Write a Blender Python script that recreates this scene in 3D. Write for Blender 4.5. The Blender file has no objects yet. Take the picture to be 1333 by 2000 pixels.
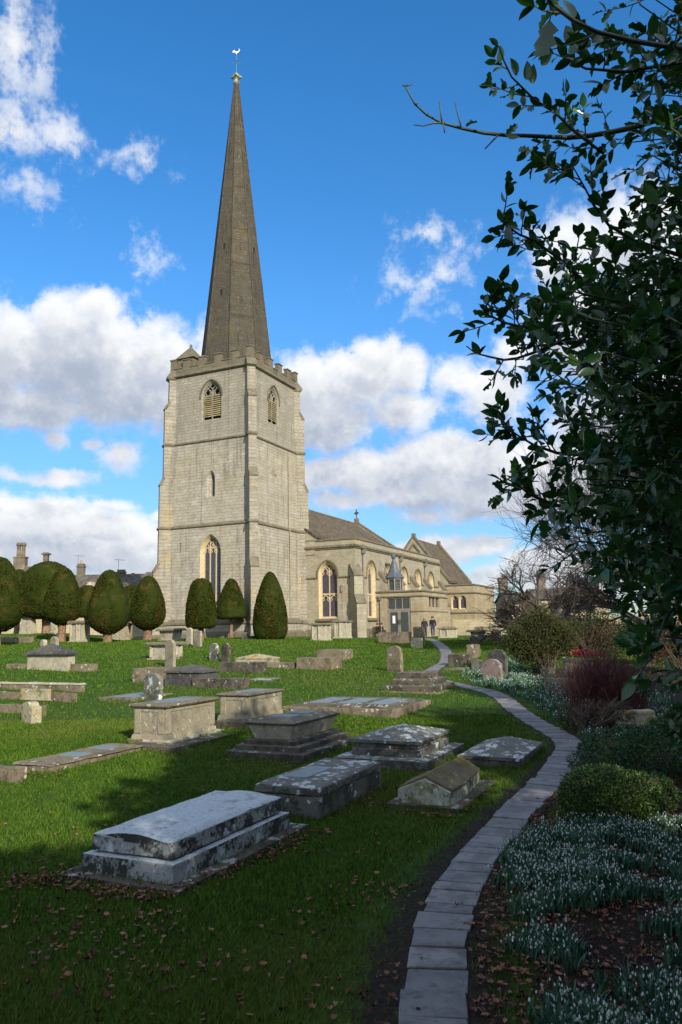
import bpy, bmesh, math, random
import numpy as np
from mathutils import Vector, Matrix, noise, geometry
R = math.radians
rng = np.random.default_rng(7)
random.seed(7)
S = bpy.context.scene

# ------------------------------------------------------------------ camera
FPX, PITCH, ROLL = 1500.0, R(8.7), R(1.1)          # focal length in pixels of a 2000 px tall frame
CAMH = 2.0
cam = bpy.data.cameras.new('camera'); cam_o = bpy.data.objects.new('camera', cam)
S.collection.objects.link(cam_o)
cam.sensor_fit = 'VERTICAL'; cam.sensor_height = 36.0; cam.lens = 36.0 * FPX / 2000.0
cam.clip_start = 0.1; cam.clip_end = 3000
cam_o.location = (0, 0, CAMH)
cam_o.rotation_euler = (Matrix.Rotation(R(90) + PITCH, 3, 'X') @ Matrix.Rotation(-ROLL, 3, 'Z')).to_euler()
S.camera = cam_o
cP, sP, cR, sR = math.cos(PITCH), math.sin(PITCH), math.cos(ROLL), math.sin(ROLL)

# ------------------------------------------------------------------ light
SUN_AZ, SUN_EL = R(154.0), R(27.0)                 # azimuth measured clockwise from +Y
sun = bpy.data.lights.new('sun', 'SUN'); sun_o = bpy.data.objects.new('sun', sun)
S.collection.objects.link(sun_o)
sun.energy = 2.9; sun.angle = R(0.6); sun.color = (1.0, 0.91, 0.76)
sd = Vector((math.sin(SUN_AZ) * math.cos(SUN_EL), math.cos(SUN_AZ) * math.cos(SUN_EL), math.sin(SUN_EL)))
sun_o.rotation_euler = sd.to_track_quat('Z', 'Y').to_euler()
sun_o.location = sd * 60
S.render.engine = 'CYCLES'
S.view_settings.view_transform = 'Standard'; S.view_settings.look = 'None'
S.view_settings.exposure = 1.0; S.view_settings.gamma = 1.0
S.cycles.max_bounces = 6; S.cycles.transparent_max_bounces = 4

# ------------------------------------------------------------------ node helper
class NT:
    def __init__(s, nt): s.t = nt; nt.nodes.clear()
    def n(s, typ, ins=None, **kw):
        nd = s.t.nodes.new(typ)
        for k, v in kw.items(): setattr(nd, k, v)
        if ins:
            for k, v in ins.items(): s.set(nd, k, v)
        return nd
    def set(s, nd, k, v):
        sock = nd.inputs[k]
        if hasattr(v, 'is_output'): s.t.links.new(v, sock)
        elif hasattr(v, 'outputs'): s.t.links.new(v.outputs[0], sock)
        else: sock.default_value = v
    def m(s, op, a, b=0.0, c=0.0, clamp=False):
        nd = s.t.nodes.new('ShaderNodeMath'); nd.operation = op; nd.use_clamp = clamp
        s.set(nd, 0, a); s.set(nd, 1, b)
        if op in ('MULTIPLY_ADD', 'SMOOTH_MIN', 'SMOOTH_MAX'): s.set(nd, 2, c)
        return nd.outputs[0]
    def v(s, op, a, b=(0, 0, 0), c=(0, 0, 0)):
        nd = s.t.nodes.new('ShaderNodeVectorMath'); nd.operation = op
        s.set(nd, 0, a)
        if op == 'SCALE': s.set(nd, 3, b)
        else: s.set(nd, 1, b)
        if op == 'MULTIPLY_ADD': s.set(nd, 2, c)
        return nd.outputs['Value'] if op in ('LENGTH', 'DOT_PRODUCT') else nd.outputs[0]
    def mix(s, f, a, b, blend='MIX'):
        nd = s.t.nodes.new('ShaderNodeMix'); nd.data_type = 'RGBA'; nd.blend_type = blend
        s.set(nd, 0, f)
        for i, x in ((6, a), (7, b)):
            if isinstance(x, tuple) and len(x) == 3: x = (*x, 1)
            s.set(nd, i, x)
        return nd.outputs[2]
    def ss(s, x, lo, hi, a=0.0, b=1.0):
        nd = s.t.nodes.new('ShaderNodeMapRange'); nd.interpolation_type = 'SMOOTHSTEP'
        s.set(nd, 0, x)
        for i, q in enumerate((lo, hi, a, b)): s.set(nd, i + 1, q)
        return nd.outputs[0]
    def noise(s, vec, scale, detail=4, rough=0.55, dist=0.0):
        nd = s.t.nodes.new('ShaderNodeTexNoise')
        s.set(nd, 'Vector', vec); s.set(nd, 'Scale', scale); s.set(nd, 'Detail', detail)
        s.set(nd, 'Roughness', rough); s.set(nd, 'Distortion', dist)
        return nd.outputs[0]

# ------------------------------------------------------------------ pixel -> world helpers (photo measured at 1333 x 2000)
def ray(x, y):
    X = x - 667.0; Y = y - 1000.0
    u = X * cR - Y * sR; v = X * sR + Y * cR
    return Vector((u, FPX * cP + v * sP, FPX * sP - v * cP)) / FPX
def proj(p):
    X, Y, Z = p[0], p[1], p[2] - CAMH
    z = Y * cP + Z * sP; y = -Y * sP + Z * cP
    u = FPX * X / z; v = -FPX * y / z
    return (667 + u * cR + v * sR, 1000 - u * sR + v * cR)
_ys = np.arange(0, 420, 0.5)
def _tab(ks, vs):
    a = np.interp(_ys, ks, vs); k = np.hanning(15); k /= k.sum()
    return np.convolve(np.pad(a, 7, mode='edge'), k, 'valid')
_TL = _tab([0, 9, 15, 22, 28, 34, 40, 48, 66, 100, 420], [-2, -2, -1.85, -1.55, -1.25, -.85, -.58, -.48, -.45, -.45, -6])
_TR = _tab([0, 9, 15, 22, 30, 40, 50, 60, 70, 100, 420], [-2, -2, -1.9, -1.6, -1.32, -1.0, -.86, -.8, -.76, -.7, -6])
def hnp(X, Y):
    X = np.asarray(X, float); Y = np.asarray(Y, float)
    Yc = np.clip(Y, 0, 419)
    u = X / np.maximum(Y, 2.0)
    t = np.clip((u + .12) / .22, 0, 1); w = t * t * (3 - 2 * t)
    z = np.interp(Yc, _ys, _TL) * (1 - w) + np.interp(Yc, _ys, _TR) * w
    q = np.clip((-u - .24) / .14, 0, 1) * np.clip((Yc - 44) / 14, 0, 1) * np.clip((130 - Yc) / 30, 0, 1); z = z + .62 * q * q * (3 - 2 * q)
    z = z + .012 * np.sin(X * 1.3 + .7 * Y) * np.cos(Y * .9 - .4 * X) * np.clip(Yc / 6, .3, 1)
    return z + CAMH
def H(X, Y): return float(hnp(X, Y))
def G(px, py, lift=0.0):
    r = ray(px, py); Y = 1.2; step = .02
    while Y < 260:
        x = r.x / r.y * Y; z = CAMH + r.z / r.y * Y
        if z <= H(x, Y) + lift: break
        Y += step * max(1, Y * .12)
    return Vector((x, Y, H(x, Y) + lift))
def at(px, py, Y):
    r = ray(px, py); return Vector((r.x / r.y * Y, Y, CAMH + r.z / r.y * Y))
def solve_px(P, d, px, lo=0.05, hi=30.0):
    """length s along direction d so that P + s d projects to pixel column px"""
    f = lambda s: proj(P + d * s)[0] - px
    a, b = lo, hi; fa = f(a)
    if fa * f(b) > 0: return .6
    for _ in range(50):
        m = .5 * (a + b)
        if f(m) * fa > 0: a = m
        else: b = m
    return .5 * (a + b)
def hgt(P, py):
    a, b = -1.0, 60.0
    for _ in range(50):
        m = .5 * (a + b)
        if proj((P.x, P.y, P.z + m))[1] > py: a = m
        else: b = m
    return .5 * (a + b)
TH = R(24.7)
EAST = Vector((math.sin(TH), math.cos(TH), 0)); NORTH = Vector((-math.cos(TH), math.sin(TH), 0))
YAW = R(90) - TH

# ------------------------------------------------------------------ object helpers
COL = S.collection
def tag(o, label=None, cat=None, group=None, kind=None):
    if label: o['label'] = label
    if cat: o['category'] = cat
    if group: o['group'] = group
    if kind: o['kind'] = kind
    return o
def thing(name, label, cat, loc=(0, 0, 0), rz=0.0, group=None):
    o = bpy.data.objects.new(name, None); COL.objects.link(o)
    o.empty_display_size = .2; o.location = loc; o.rotation_euler = (0, 0, rz)
    return tag(o, label, cat, group)
def link(name, me, parent=None, loc=None):
    o = bpy.data.objects.new(name, me); COL.objects.link(o)
    if parent: o.parent = parent
    if loc is not None: o.location = loc
    return o
class MB:
    def __init__(s): s.v = []; s.f = []; s.mi = []; s.pc = []
    def add(s, vs, fs, mi=0):
        b = len(s.v); s.pc.append((b, len(s.f))); s.v.extend([tuple(p) for p in vs])
        for f in fs: s.f.append(tuple(i + b for i in f)); s.mi.append(mi)
    def box(s, x0, x1, y0, y1, z0, z1, mi=0, M=None):
        vs = [Vector(p) for p in ((x0,y0,z0),(x1,y0,z0),(x1,y1,z0),(x0,y1,z0),(x0,y0,z1),(x1,y0,z1),(x1,y1,z1),(x0,y1,z1))]
        if M: vs = [M @ p for p in vs]
        s.add(vs, [(0,3,2,1),(4,5,6,7),(0,1,5,4),(1,2,6,5),(2,3,7,6),(3,0,4,7)], mi)
    def frus(s, r0, r1, z0, z1, mi=0):
        """r = (x0,x1,y0,y1)"""
        a, b, c, d = r0; e, f, g, h = r1
        vs = [(a,c,z0),(b,c,z0),(b,d,z0),(a,d,z0),(e,g,z1),(f,g,z1),(f,h,z1),(e,h,z1)]
        s.add(vs, [(0,3,2,1),(4,5,6,7),(0,1,5,4),(1,2,6,5),(2,3,7,6),(3,0,4,7)], mi)
    def prism(s, loop, d, mi=0, M=None):
        """closed loop of 3D points extruded by vector d"""
        n = len(loop); a = [Vector(p) for p in loop]; b = [p + Vector(d) for p in a]
        if M: a = [M @ p for p in a]; b = [M @ p for p in b]
        s.add(a + b, [tuple(range(n))[::-1], tuple(range(n, 2 * n))] + [(i, (i + 1) % n, n + (i + 1) % n, n + i) for i in range(n)], mi)
    def tube(s, pts, rad, n=5, mi=0, cap=True):
        pts = [Vector(p) for p in pts]
        if not hasattr(rad, '__len__'): rad = [rad] * len(pts)
        vs = []; prev = None
        for i, p in enumerate(pts):
            d = (pts[min(i + 1, len(pts) - 1)] - pts[max(i - 1, 0)])
            if d.length < 1e-9: d = Vector((0, 0, 1))
            d.normalize()
            a = prev if prev is not None else (Vector((0, 0, 1)) if abs(d.z) < .9 else Vector((1, 0, 0)))
            u = d.cross(a)
            if u.length < 1e-4: u = d.cross(Vector((1, .3, .2)))
            u.normalize(); w = u.cross(d); prev = w
            for k in range(n):
                t = 2 * math.pi * k / n
                vs.append(p + (u * math.cos(t) + w * math.sin(t)) * rad[i])
        fs = []
        for i in range(len(pts) - 1):
            for k in range(n):
                fs.append((i*n+k, i*n+(k+1)%n, (i+1)*n+(k+1)%n, (i+1)*n+k))
        if cap and n > 2:
            fs.append(tuple(range(n))[::-1]); fs.append(tuple(range((len(pts)-1)*n, len(pts)*n)))
        s.add(vs, fs, mi)
    def lathe(s, prof, n=24, mi=0, c=(0, 0), ph=0.0, sx=1, sy=1):
        vs = []
        for r, z in prof:
            for k in range(n):
                t = 2 * math.pi * k / n + ph
                vs.append((c[0] + r * math.cos(t) * sx, c[1] + r * math.sin(t) * sy, z))
        fs = []
        for i in range(len(prof) - 1):
            for k in range(n): fs.append((i*n+k, i*n+(k+1)%n, (i+1)*n+(k+1)%n, (i+1)*n+k))
        fs.append(tuple(range(n))[::-1]); fs.append(tuple(range((len(prof)-1)*n, len(prof)*n)))
        s.add(vs, fs, mi)
    def build(s, name, mats, parent=None, smooth=False, loc=None, rough=0, cell=.2, bevel=0, fix=True, split=False):
        if split and len(s.pc) > 1:
            o = None; ends = s.pc[1:] + [(len(s.v), len(s.f))]
            for (v0, f0), (v1, f1) in zip(s.pc, ends):
                m2 = MB(); m2.add(s.v[v0:v1], [tuple(i - v0 for i in f) for f in s.f[f0:f1]]); o = m2.build(name, mats, parent, smooth, loc, rough, cell, bevel, fix)
            return o
        me = bpy.data.meshes.new(name); me.from_pydata(s.v, [], s.f)
        if not isinstance(mats, (list, tuple)): mats = [mats]
        for m_ in mats: me.materials.append(m_)
        me.polygons.foreach_set('material_index', s.mi)
        if fix or bevel or rough:
            bm = bmesh.new(); bm.from_mesh(me)
            if fix: bmesh.ops.recalc_face_normals(bm, faces=bm.faces)
            if bevel:
                es = [e for e in bm.edges if len(e.link_faces) == 2 and e.calc_face_angle(0) > .35]
                bmesh.ops.bevel(bm, geom=es, offset=bevel, segments=2, profile=.6, affect='EDGES', clamp_overlap=True)
            if rough:
                for _ in range(5):
                    es = [e for e in bm.edges if e.calc_length() > cell]
                    if not es or len(bm.faces) > 6000: break
                    bmesh.ops.subdivide_edges(bm, edges=es, cuts=1, use_grid_fill=True)
                bmesh.ops.triangulate(bm, faces=[f for f in bm.faces if len(f.verts) > 4])
                off = Vector((random.random() * 50, random.random() * 50, 0))
                bm.normal_update()
                for v in bm.verts:
                    q = v.co + off
                    k = noise.noise(q * 2.2) * .5 + noise.noise(q * 7) * .35 + noise.noise(q * 19) * .2
                    v.co += v.normal * k * rough
            bm.to_mesh(me); bm.free()
        if smooth: me.polygons.foreach_set('use_smooth', [True] * len(me.polygons))
        me.update()
        return link(name, me, parent, loc)
def npmesh(name, V, F, mats, mi=None, parent=None, smooth=False, loc=None):
    """V (n,3), F (m,k) constant face size"""
    me = bpy.data.meshes.new(name); V = np.asarray(V, np.float32); F = np.asarray(F, np.int32)
    m_, k = F.shape
    me.vertices.add(len(V)); me.vertices.foreach_set('co', V.ravel())
    me.loops.add(m_ * k); me.loops.foreach_set('vertex_index', F.ravel())
    me.polygons.add(m_); me.polygons.foreach_set('loop_start', np.arange(0, m_ * k, k, dtype=np.int32))
    if not isinstance(mats, (list, tuple)): mats = [mats]
    for q in mats: me.materials.append(q)
    if mi is not None: me.polygons.foreach_set('material_index', np.asarray(mi, np.int32))
    if smooth: me.polygons.foreach_set('use_smooth', np.ones(m_, bool))
    me.update(calc_edges=True); me.validate()
    return link(name, me, parent, loc)
def inst(TV, TF, M, T):
    """tile template (tv,3),(tf,k) with matrices M (n,3,3) and translations T (n,3)"""
    TV = np.asarray(TV, float); TF = np.asarray(TF, int); n = len(T)
    V = np.einsum('nij,vj->nvi', M, TV) + T[:, None, :]
    F = TF[None] + (np.arange(n) * len(TV))[:, None, None]
    return V.reshape(-1, 3), F.reshape(-1, TF.shape[1])
def rotz(a):
    c, s_ = np.cos(a), np.sin(a); M = np.zeros((len(a), 3, 3)); M[:,0,0]=c; M[:,0,1]=-s_; M[:,1,0]=s_; M[:,1,1]=c; M[:,2,2]=1; return M
def rotx(a):
    c, s_ = np.cos(a), np.sin(a); M = np.zeros((len(a), 3, 3)); M[:,1,1]=c; M[:,1,2]=-s_; M[:,2,1]=s_; M[:,2,2]=c; M[:,0,0]=1; return M
def frame_from(d, up=None, spin=None):
    """rotation matrices whose Y column is d (n,3)"""
    d = d / np.linalg.norm(d, axis=1, keepdims=True)
    if up is None: up = np.tile([0, 0, 1.0], (len(d), 1))
    x = np.cross(d, up); x /= np.maximum(np.linalg.norm(x, axis=1, keepdims=True), 1e-6)
    z = np.cross(x, d)
    if spin is not None:
        c, s_ = np.cos(spin)[:, None], np.sin(spin)[:, None]
        x, z = x * c + z * s_, z * c - x * s_
    return np.stack([x, d, z], axis=2)
# ------------------------------------------------------------------ sky
W = bpy.data.worlds.new('World'); S.world = W; W.use_nodes = True
w = NT(W.node_tree)
sky = w.n('ShaderNodeTexSky', sky_type='NISHITA', sun_disc=False, sun_elevation=SUN_EL, sun_rotation=SUN_AZ,
          air_density=1.0, dust_density=0.35, ozone_density=2.2)
# clouds: (px, py, rx, ry, strength) measured on the photograph, turned into directions (azimuth, elevation in degrees)
CL = [(20,690,170,100,1),(130,640,80,80,1),(200,610,60,50,1),(170,700,180,110,1.1),(310,700,110,75,1.05),(60,785,150,55,1.05),(260,775,150,70,1.05),(350,790,110,85,1),(400,760,100,90,1),
 (600,760,100,80,1.1),(700,745,110,75,1.1),(790,720,60,60,1),(740,690,70,45,1),(640,825,110,60,.95),(790,800,95,50,.85),(905,735,75,45,.65),(960,770,80,70,.8),
 (640,930,110,45,1.05),(730,920,120,60,1.1),(850,900,110,65,1.15),(950,920,120,75,1.1),(1050,930,130,90,1.1),(820,960,160,35,1),(960,985,120,35,.9),(1080,980,140,45,.9),(660,980,70,22,.75),(830,1005,60,20,.6),(470,800,140,110,1.0),(420,690,60,60,.9),
 (60,1010,150,55,1.1),(170,1030,140,50,1.1),(270,1060,120,60,1.05),(80,1080,260,60,1),(330,1090,140,60,1),(120,930,75,22,.68),(230,890,45,30,.62),(115,850,32,22,.55),(185,862,22,14,.5),(20,920,40,14,.45),(215,985,55,12,.6),(325,1005,45,26,.6),
 (870,1068,80,30,1),(940,1068,70,24,1),(780,1072,50,20,.9),(1060,1100,90,40,.9),(960,1125,60,22,.7),(1150,1130,160,50,1),
 (1180,640,150,120,1),(1120,500,110,90,.8),(1260,470,120,120,1),(1010,690,70,50,.6),(1250,820,170,120,.9),
 (20,245,100,75,.40),(110,265,85,50,.32),(10,90,70,130,.38),(70,120,60,90,.28),(60,365,60,40,.22),(255,305,65,26,.22),(295,320,36,24,.24),(275,530,24,44,.24),(290,500,34,30,.18),
 (830,455,65,30,.27),(820,560,75,42,.25),(870,535,48,28,.29),(900,470,44,24,.15)]
g = bpy.data.node_groups.new('cloud_density', 'ShaderNodeTree')
g.interface.new_socket('P', in_out='INPUT', socket_type='NodeSocketVector')
g.interface.new_socket('D', in_out='OUTPUT', socket_type='NodeSocketFloat'); g.interface.new_socket('A', in_out='OUTPUT', socket_type='NodeSocketFloat')
q = NT(g)
gi = q.n('NodeGroupInput'); go = q.n('NodeGroupOutput')
P = gi.outputs[0]
wn = w_n = q.n('ShaderNodeTexNoise', {'Vector': P, 'Scale': .22, 'Detail': 3.0, 'Roughness': .5})
Pd = q.v('MULTIPLY_ADD', q.v('SUBTRACT', wn.outputs['Color'], (.5, .5, .5)), (3.2, 2.4, 0), P)
acc = None
for (px, py, rx, ry, st) in CL:
    r = ray(px, py).normalized(); az = math.degrees(math.atan2(r.x, r.y)); el = math.degrees(math.asin(r.z))
    k = 57.3 / 1500.0 * (1 - .25 * min(1, (abs(py - 1000) / 1000.0)))
    ax, ay = rx * k * 1.14, ry * k * 1.08
    d = q.v('LENGTH', q.v('MULTIPLY_ADD', Pd, (1 / ax, 1 / ay, 0), (-az / ax, -el / ay, 0)))
    e = q.m('MULTIPLY_ADD', d, -st, st)
    acc = e if acc is None else q.m('SMOOTH_MAX', acc, e, .12)
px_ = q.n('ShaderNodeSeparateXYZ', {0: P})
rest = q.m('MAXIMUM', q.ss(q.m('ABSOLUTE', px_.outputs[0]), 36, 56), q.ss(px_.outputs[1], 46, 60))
acc = q.m('MAXIMUM', acc, q.m('MULTIPLY_ADD', rest, .74, -.5))     # unseen cumulus added over the rest of the sky as white shade fill
n1 = q.noise(P, .55, 9, .61)
n2 = q.noise(P, 1.9, 7, .62, .2)
D = q.m('ADD', acc, q.m('MULTIPLY_ADD', n1, 1.45, -.665))
D = q.m('ADD', D, q.m('MULTIPLY_ADD', n2, .42, -.21))
q.set(go, 0, D); q.set(go, 1, acc)
tc = w.n('ShaderNodeTexCoord')
dirv = w.v('NORMALIZE', tc.outputs['Generated'])
sp = w.n('ShaderNodeSeparateXYZ', {0: dirv})
az = w.m('MULTIPLY', w.m('ARCTAN2', sp.outputs[0], sp.outputs[1]), 57.2958)
el = w.m('MULTIPLY', w.m('ARCSINE', sp.outputs[2]), 57.2958)
pv = w.n('ShaderNodeCombineXYZ', {0: az, 1: el}).outputs[0]
def dens(off):
    nd = w.n('ShaderNodeGroup', node_tree=g); w.set(nd, 0, w.v('ADD', pv, off)); return nd.outputs[0] if off != (0, 0, 0) else nd.outputs
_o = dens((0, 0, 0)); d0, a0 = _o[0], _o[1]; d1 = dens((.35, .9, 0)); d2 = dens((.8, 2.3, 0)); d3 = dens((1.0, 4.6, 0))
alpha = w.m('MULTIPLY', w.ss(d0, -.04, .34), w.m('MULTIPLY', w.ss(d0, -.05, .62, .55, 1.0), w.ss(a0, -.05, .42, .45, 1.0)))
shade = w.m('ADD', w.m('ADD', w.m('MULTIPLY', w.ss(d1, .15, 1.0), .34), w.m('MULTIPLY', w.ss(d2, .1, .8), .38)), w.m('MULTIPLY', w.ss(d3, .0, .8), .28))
ccol = w.mix(shade, (1.0, 1.0, 1.0), (.43, .49, .61))
skc = w.n('ShaderNodeHueSaturation', {'Saturation': 1.36, 'Value': 1.0, 'Color': sky})
lum = w.mix(1.0, ccol, (3.55, 3.6, 3.65), 'MULTIPLY')
skt = w.mix(1.0, w.mix(1.0, skc.outputs[0], (.90, .80, .82), 'MULTIPLY'), w.mix(w.ss(el, 0, 26), (.34, .47, .60), (1, 1, 1)), 'MULTIPLY')
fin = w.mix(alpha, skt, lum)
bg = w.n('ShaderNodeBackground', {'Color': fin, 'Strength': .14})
w.n('ShaderNodeOutputWorld', {0: bg})
# ------------------------------------------------------------------ materials
def new_mat(name):
    m_ = bpy.data.materials.new(name); m_.use_nodes = True
    t = NT(m_.node_tree)
    b = t.n('ShaderNodeBsdfPrincipled'); t.n('ShaderNodeOutputMaterial', {0: b})
    return m_, t, b
def objvec(t, sc=1.0):
    tc = t.n('ShaderNodeTexCoord'); oi = t.n('ShaderNodeObjectInfo')
    o = t.v('MULTIPLY', t.n('ShaderNodeCombineXYZ', {0: oi.outputs['Random'], 1: oi.outputs['Random'], 2: oi.outputs['Random']}).outputs[0], (37, 53, 71))
    return t.v('ADD', tc.outputs['Object'], o)
def bump(t, b, h, strength=.4, dist=.02):
    bn = t.n('ShaderNodeBump', {'Height': h, 'Strength': strength, 'Distance': dist}); t.set(b, 'Normal', bn.outputs[0]); return bn
def m_plain(name, col, rough=.6, metal=0, var=.25, scale=6, bmp=.0):
    m_, t, b = new_mat(name); v = objvec(t)
    n = t.noise(v, scale, 5)
    c2 = tuple(c * (1 - var) for c in col)
    t.set(b, 'Base Color', t.mix(t.ss(n, .3, .7), c2, tuple(min(1, c * (1 + var * .4)) for c in col)))
    t.set(b, 'Roughness', rough); t.set(b, 'Metallic', metal)
    if bmp: bump(t, b, n, bmp)
    return m_
def m_tomb(name, base, dark, lichen=(.62, .64, .62), la=.5, ls=9, moss=.0, mosscol=(.10, .13, .02), da=.5, ochre=.0, toplichen=0.0):
    """weathered churchyard stone: base colour, dark algae staining, round pale lichen, moss / ochre patches"""
    m_, t, b = new_mat(name); v = objvec(t)
    n1 = t.noise(v, 1.6, 6, .62); n2 = t.noise(v, 7, 6, .65); n3 = t.noise(v, 30, 4, .6)
    col = t.mix(t.ss(n2, .3, .72), tuple(c * .72 for c in base), tuple(min(1, c * 1.15) for c in base))
    col = t.mix(t.ss(t.m('SUBTRACT', t.m('ADD', t.m('ADD', t.m('MULTIPLY', n1, .42), t.m('MULTIPLY', n2, .38)), t.m('MULTIPLY', n3, .2)), t.m('MULTIPLY', t.ss(t.n('ShaderNodeSeparateXYZ', {0: t.n('ShaderNodeNewGeometry').outputs['Normal']}).outputs[2], .3, .9), toplichen * .09)), .60 - da * .22, .645 - da * .18), col, dark)
    if moss:
        n4 = t.noise(t.v('ADD', v, (9, 3, 5)), 3.2, 6, .65)
        col = t.mix(t.m('MULTIPLY', t.ss(n4, .64 - moss * .2, .72 - moss * .15), .8), col, mosscol)
    if ochre:
        n5 = t.noise(t.v('ADD', v, (19, 31, 5)), 5, 5, .6)
        col = t.mix(t.m('MULTIPLY', t.ss(n5, .68 - ochre * .1, .74 - ochre * .1), .85), col, (.42, .24, .035))
    spk = t.ss(t.noise(t.v('ADD', v, (2, 4, 8)), 42, 5, .72), .55, .62)
    ge = t.n('ShaderNodeNewGeometry'); nz = t.n('ShaderNodeSeparateXYZ', {0: ge.outputs['Normal']}).outputs[2]
    up = t.m('MULTIPLY', t.ss(nz, .3, .9), toplichen)
    vor = t.n('ShaderNodeTexVoronoi', {'Vector': t.v('MULTIPLY_ADD', t.n('ShaderNodeTexNoise', {'Vector': v, 'Scale': 14.0}).outputs['Color'], (.05, .05, .05), v), 'Scale': float(ls), 'Randomness': 1.0})
    rnd = t.n('ShaderNodeSeparateXYZ', {0: vor.outputs['Color']}).outputs[0]
    n6 = t.noise(t.v('ADD', v, (3, 7, 1)), 3.6, 7, .70)
    sz = t.m('MULTIPLY', t.m('MULTIPLY', rnd, t.m('ADD', t.ss(n6, .42, .66), t.m('MULTIPLY', up, .9))), .62)
    spot = t.ss(t.m('SUBTRACT', sz, vor.outputs['Distance']), -.02, .05)
    pat = t.ss(t.m('ADD', t.m('ADD', n6, t.m('MULTIPLY', n2, .35)), t.m('MULTIPLY', up, .16)), .98 - la * .3, 1.04 - la * .3)
    k = t.m('MULTIPLY', t.m('MAXIMUM', spot, pat), min(1, .35 + la))
    k = t.m('MULTIPLY', k, t.ss(n3, .28, .5, .55, 1))
    col = t.mix(k, col, lichen)
    col = t.mix(t.m('MULTIPLY', spk, .62), col, tuple(c * 1.6 for c in dark))
    t.set(b, 'Base Color', col); t.set(b, 'Roughness', .88); t.set(b, 'Specular IOR Level', .25)
    bump(t, b, t.m('ADD', t.m('MULTIPLY', n2, .7), t.m('MULTIPLY', n3, .5)), .7, .02)
    return m_
def m_ashlar(name, base, course=.27, blockw=.62, grime=.3, top=None, warm=(.46, .34, .16), lich=.25, mort=.25, rubble=.0, relief=.5):
    m_, t, b = new_mat(name)
    tc = t.n('ShaderNodeTexCoord'); v = tc.outputs['Object']
    s = t.n('ShaderNodeSeparateXYZ', {0: v})
    wob = t.noise(v, 1.1, 3)
    uv = t.n('ShaderNodeCombineXYZ', {0: t.m('ADD', s.outputs[0], s.outputs[1]), 1: t.m('ADD', s.outputs[2], t.m('MULTIPLY', wob, .05))}).outputs[0]
    br = t.n('ShaderNodeTexBrick', {'Vector': uv, 'Color1': (.35,.35,.35,1), 'Color2': (.75,.75,.75,1), 'Mortar': (0,0,0,1), 'Scale': 1.0,
             'Mortar Size': .012, 'Mortar Smooth': .4, 'Bias': 0.0, 'Brick Width': blockw, 'Row Height': course}, offset=.45, squash=.8, squash_frequency=3)
    bw = t.n('ShaderNodeSeparateXYZ', {0: br.outputs['Color']}).outputs[0]
    st = t.v('MULTIPLY', v, (1, 1, 3.2))
    n1 = t.noise(v, .45, 6, .6); n2 = t.noise(st, 2.6, 7, .68); n3 = t.noise(st, 11, 5, .65); n4 = t.noise(t.v('MULTIPLY', v, (2.4, 2.4, .17)), 1.2, 7, .68)
    K = base[0] / .46; sc = lambda c: tuple(x * K for x in c)
    col = t.mix(t.ss(bw, .3, .8), tuple(c * .92 for c in base), tuple(min(1, c * 1.06) for c in base))
    col = t.mix(t.ss(n2, .3, .75), t.mix(.42, col, sc((.20, .17, .12))), col)  # dark horizontal streaks: grazing-light relief painted into the stone colour
    col = t.mix(t.m('MULTIPLY', t.ss(n1, .5, .72), .55), col, warm)
    col = t.mix(t.m('MULTIPLY', t.ss(n4, .50, .66), grime), col, sc((.13, .12, .10)))
    n7 = t.noise(t.v('MULTIPLY', t.v('ADD', v, (3, 8, 2)), (1, 1, 1.7)), .9, 7, .72)
    col = t.mix(t.m('MULTIPLY', t.ss(n7, .53, .64), .42), col, sc((.24, .215, .165)))
    col = t.mix(t.m('MULTIPLY', t.ss(n7, .47, .36), .35), col, sc((.60, .58, .50)))
    n5 = t.noise(t.v('ADD', v, (5, 2, 9)), 6.5, 4, .7)
    col = t.mix(t.m('MULTIPLY', t.ss(n5, .66 - lich * .08, .71 - lich * .08), .7), col, sc((.66, .64, .56)) if K > .6 else (.30, .29, .25))
    n6 = t.noise(t.v('ADD', v, (15, 2, 29)), 1.4, 6, .7)
    col = t.mix(t.m('MULTIPLY', t.ss(n6, .62, .70), grime * .9), col, sc((.16, .15, .12)))
    # horizontal bedding cracks
    crk = t.ss(t.noise(t.v('MULTIPLY', v, (.8, .8, 9)), 2.2, 6, .75), .62, .68)
    col = t.mix(t.m('MULTIPLY', crk, .6), col, sc((.12, .10, .075)))
    if top is not None:   # grey weathering that starts at a height and is part of the stone
        k = t.m('MULTIPLY', t.ss(t.m('ADD', s.outputs[2], t.m('MULTIPLY', n1, 2.5)), top, top + 2.0), t.ss(n2, .35, .6))
        col = t.mix(t.m('MULTIPLY', k, .6), col, (.20, .185, .15))
    col = t.mix(t.m('MULTIPLY', t.m('MULTIPLY', br.outputs['Fac'], mort), t.ss(n2, .25, .62, 1.3, .25)), col, sc((.09, .08, .06)))
    t.set(b, 'Base Color', col); t.set(b, 'Roughness', .92); t.set(b, 'Specular IOR Level', .2)
    hgt_ = t.m('ADD', t.m('MULTIPLY', br.outputs['Fac'], -.5), t.m('ADD', t.m('MULTIPLY', n3, .5), t.m('ADD', t.m('MULTIPLY', bw, .35), t.m('MULTIPLY', crk, -.6))))
    bump(t, b, hgt_, relief, .05)
    return m_
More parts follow.
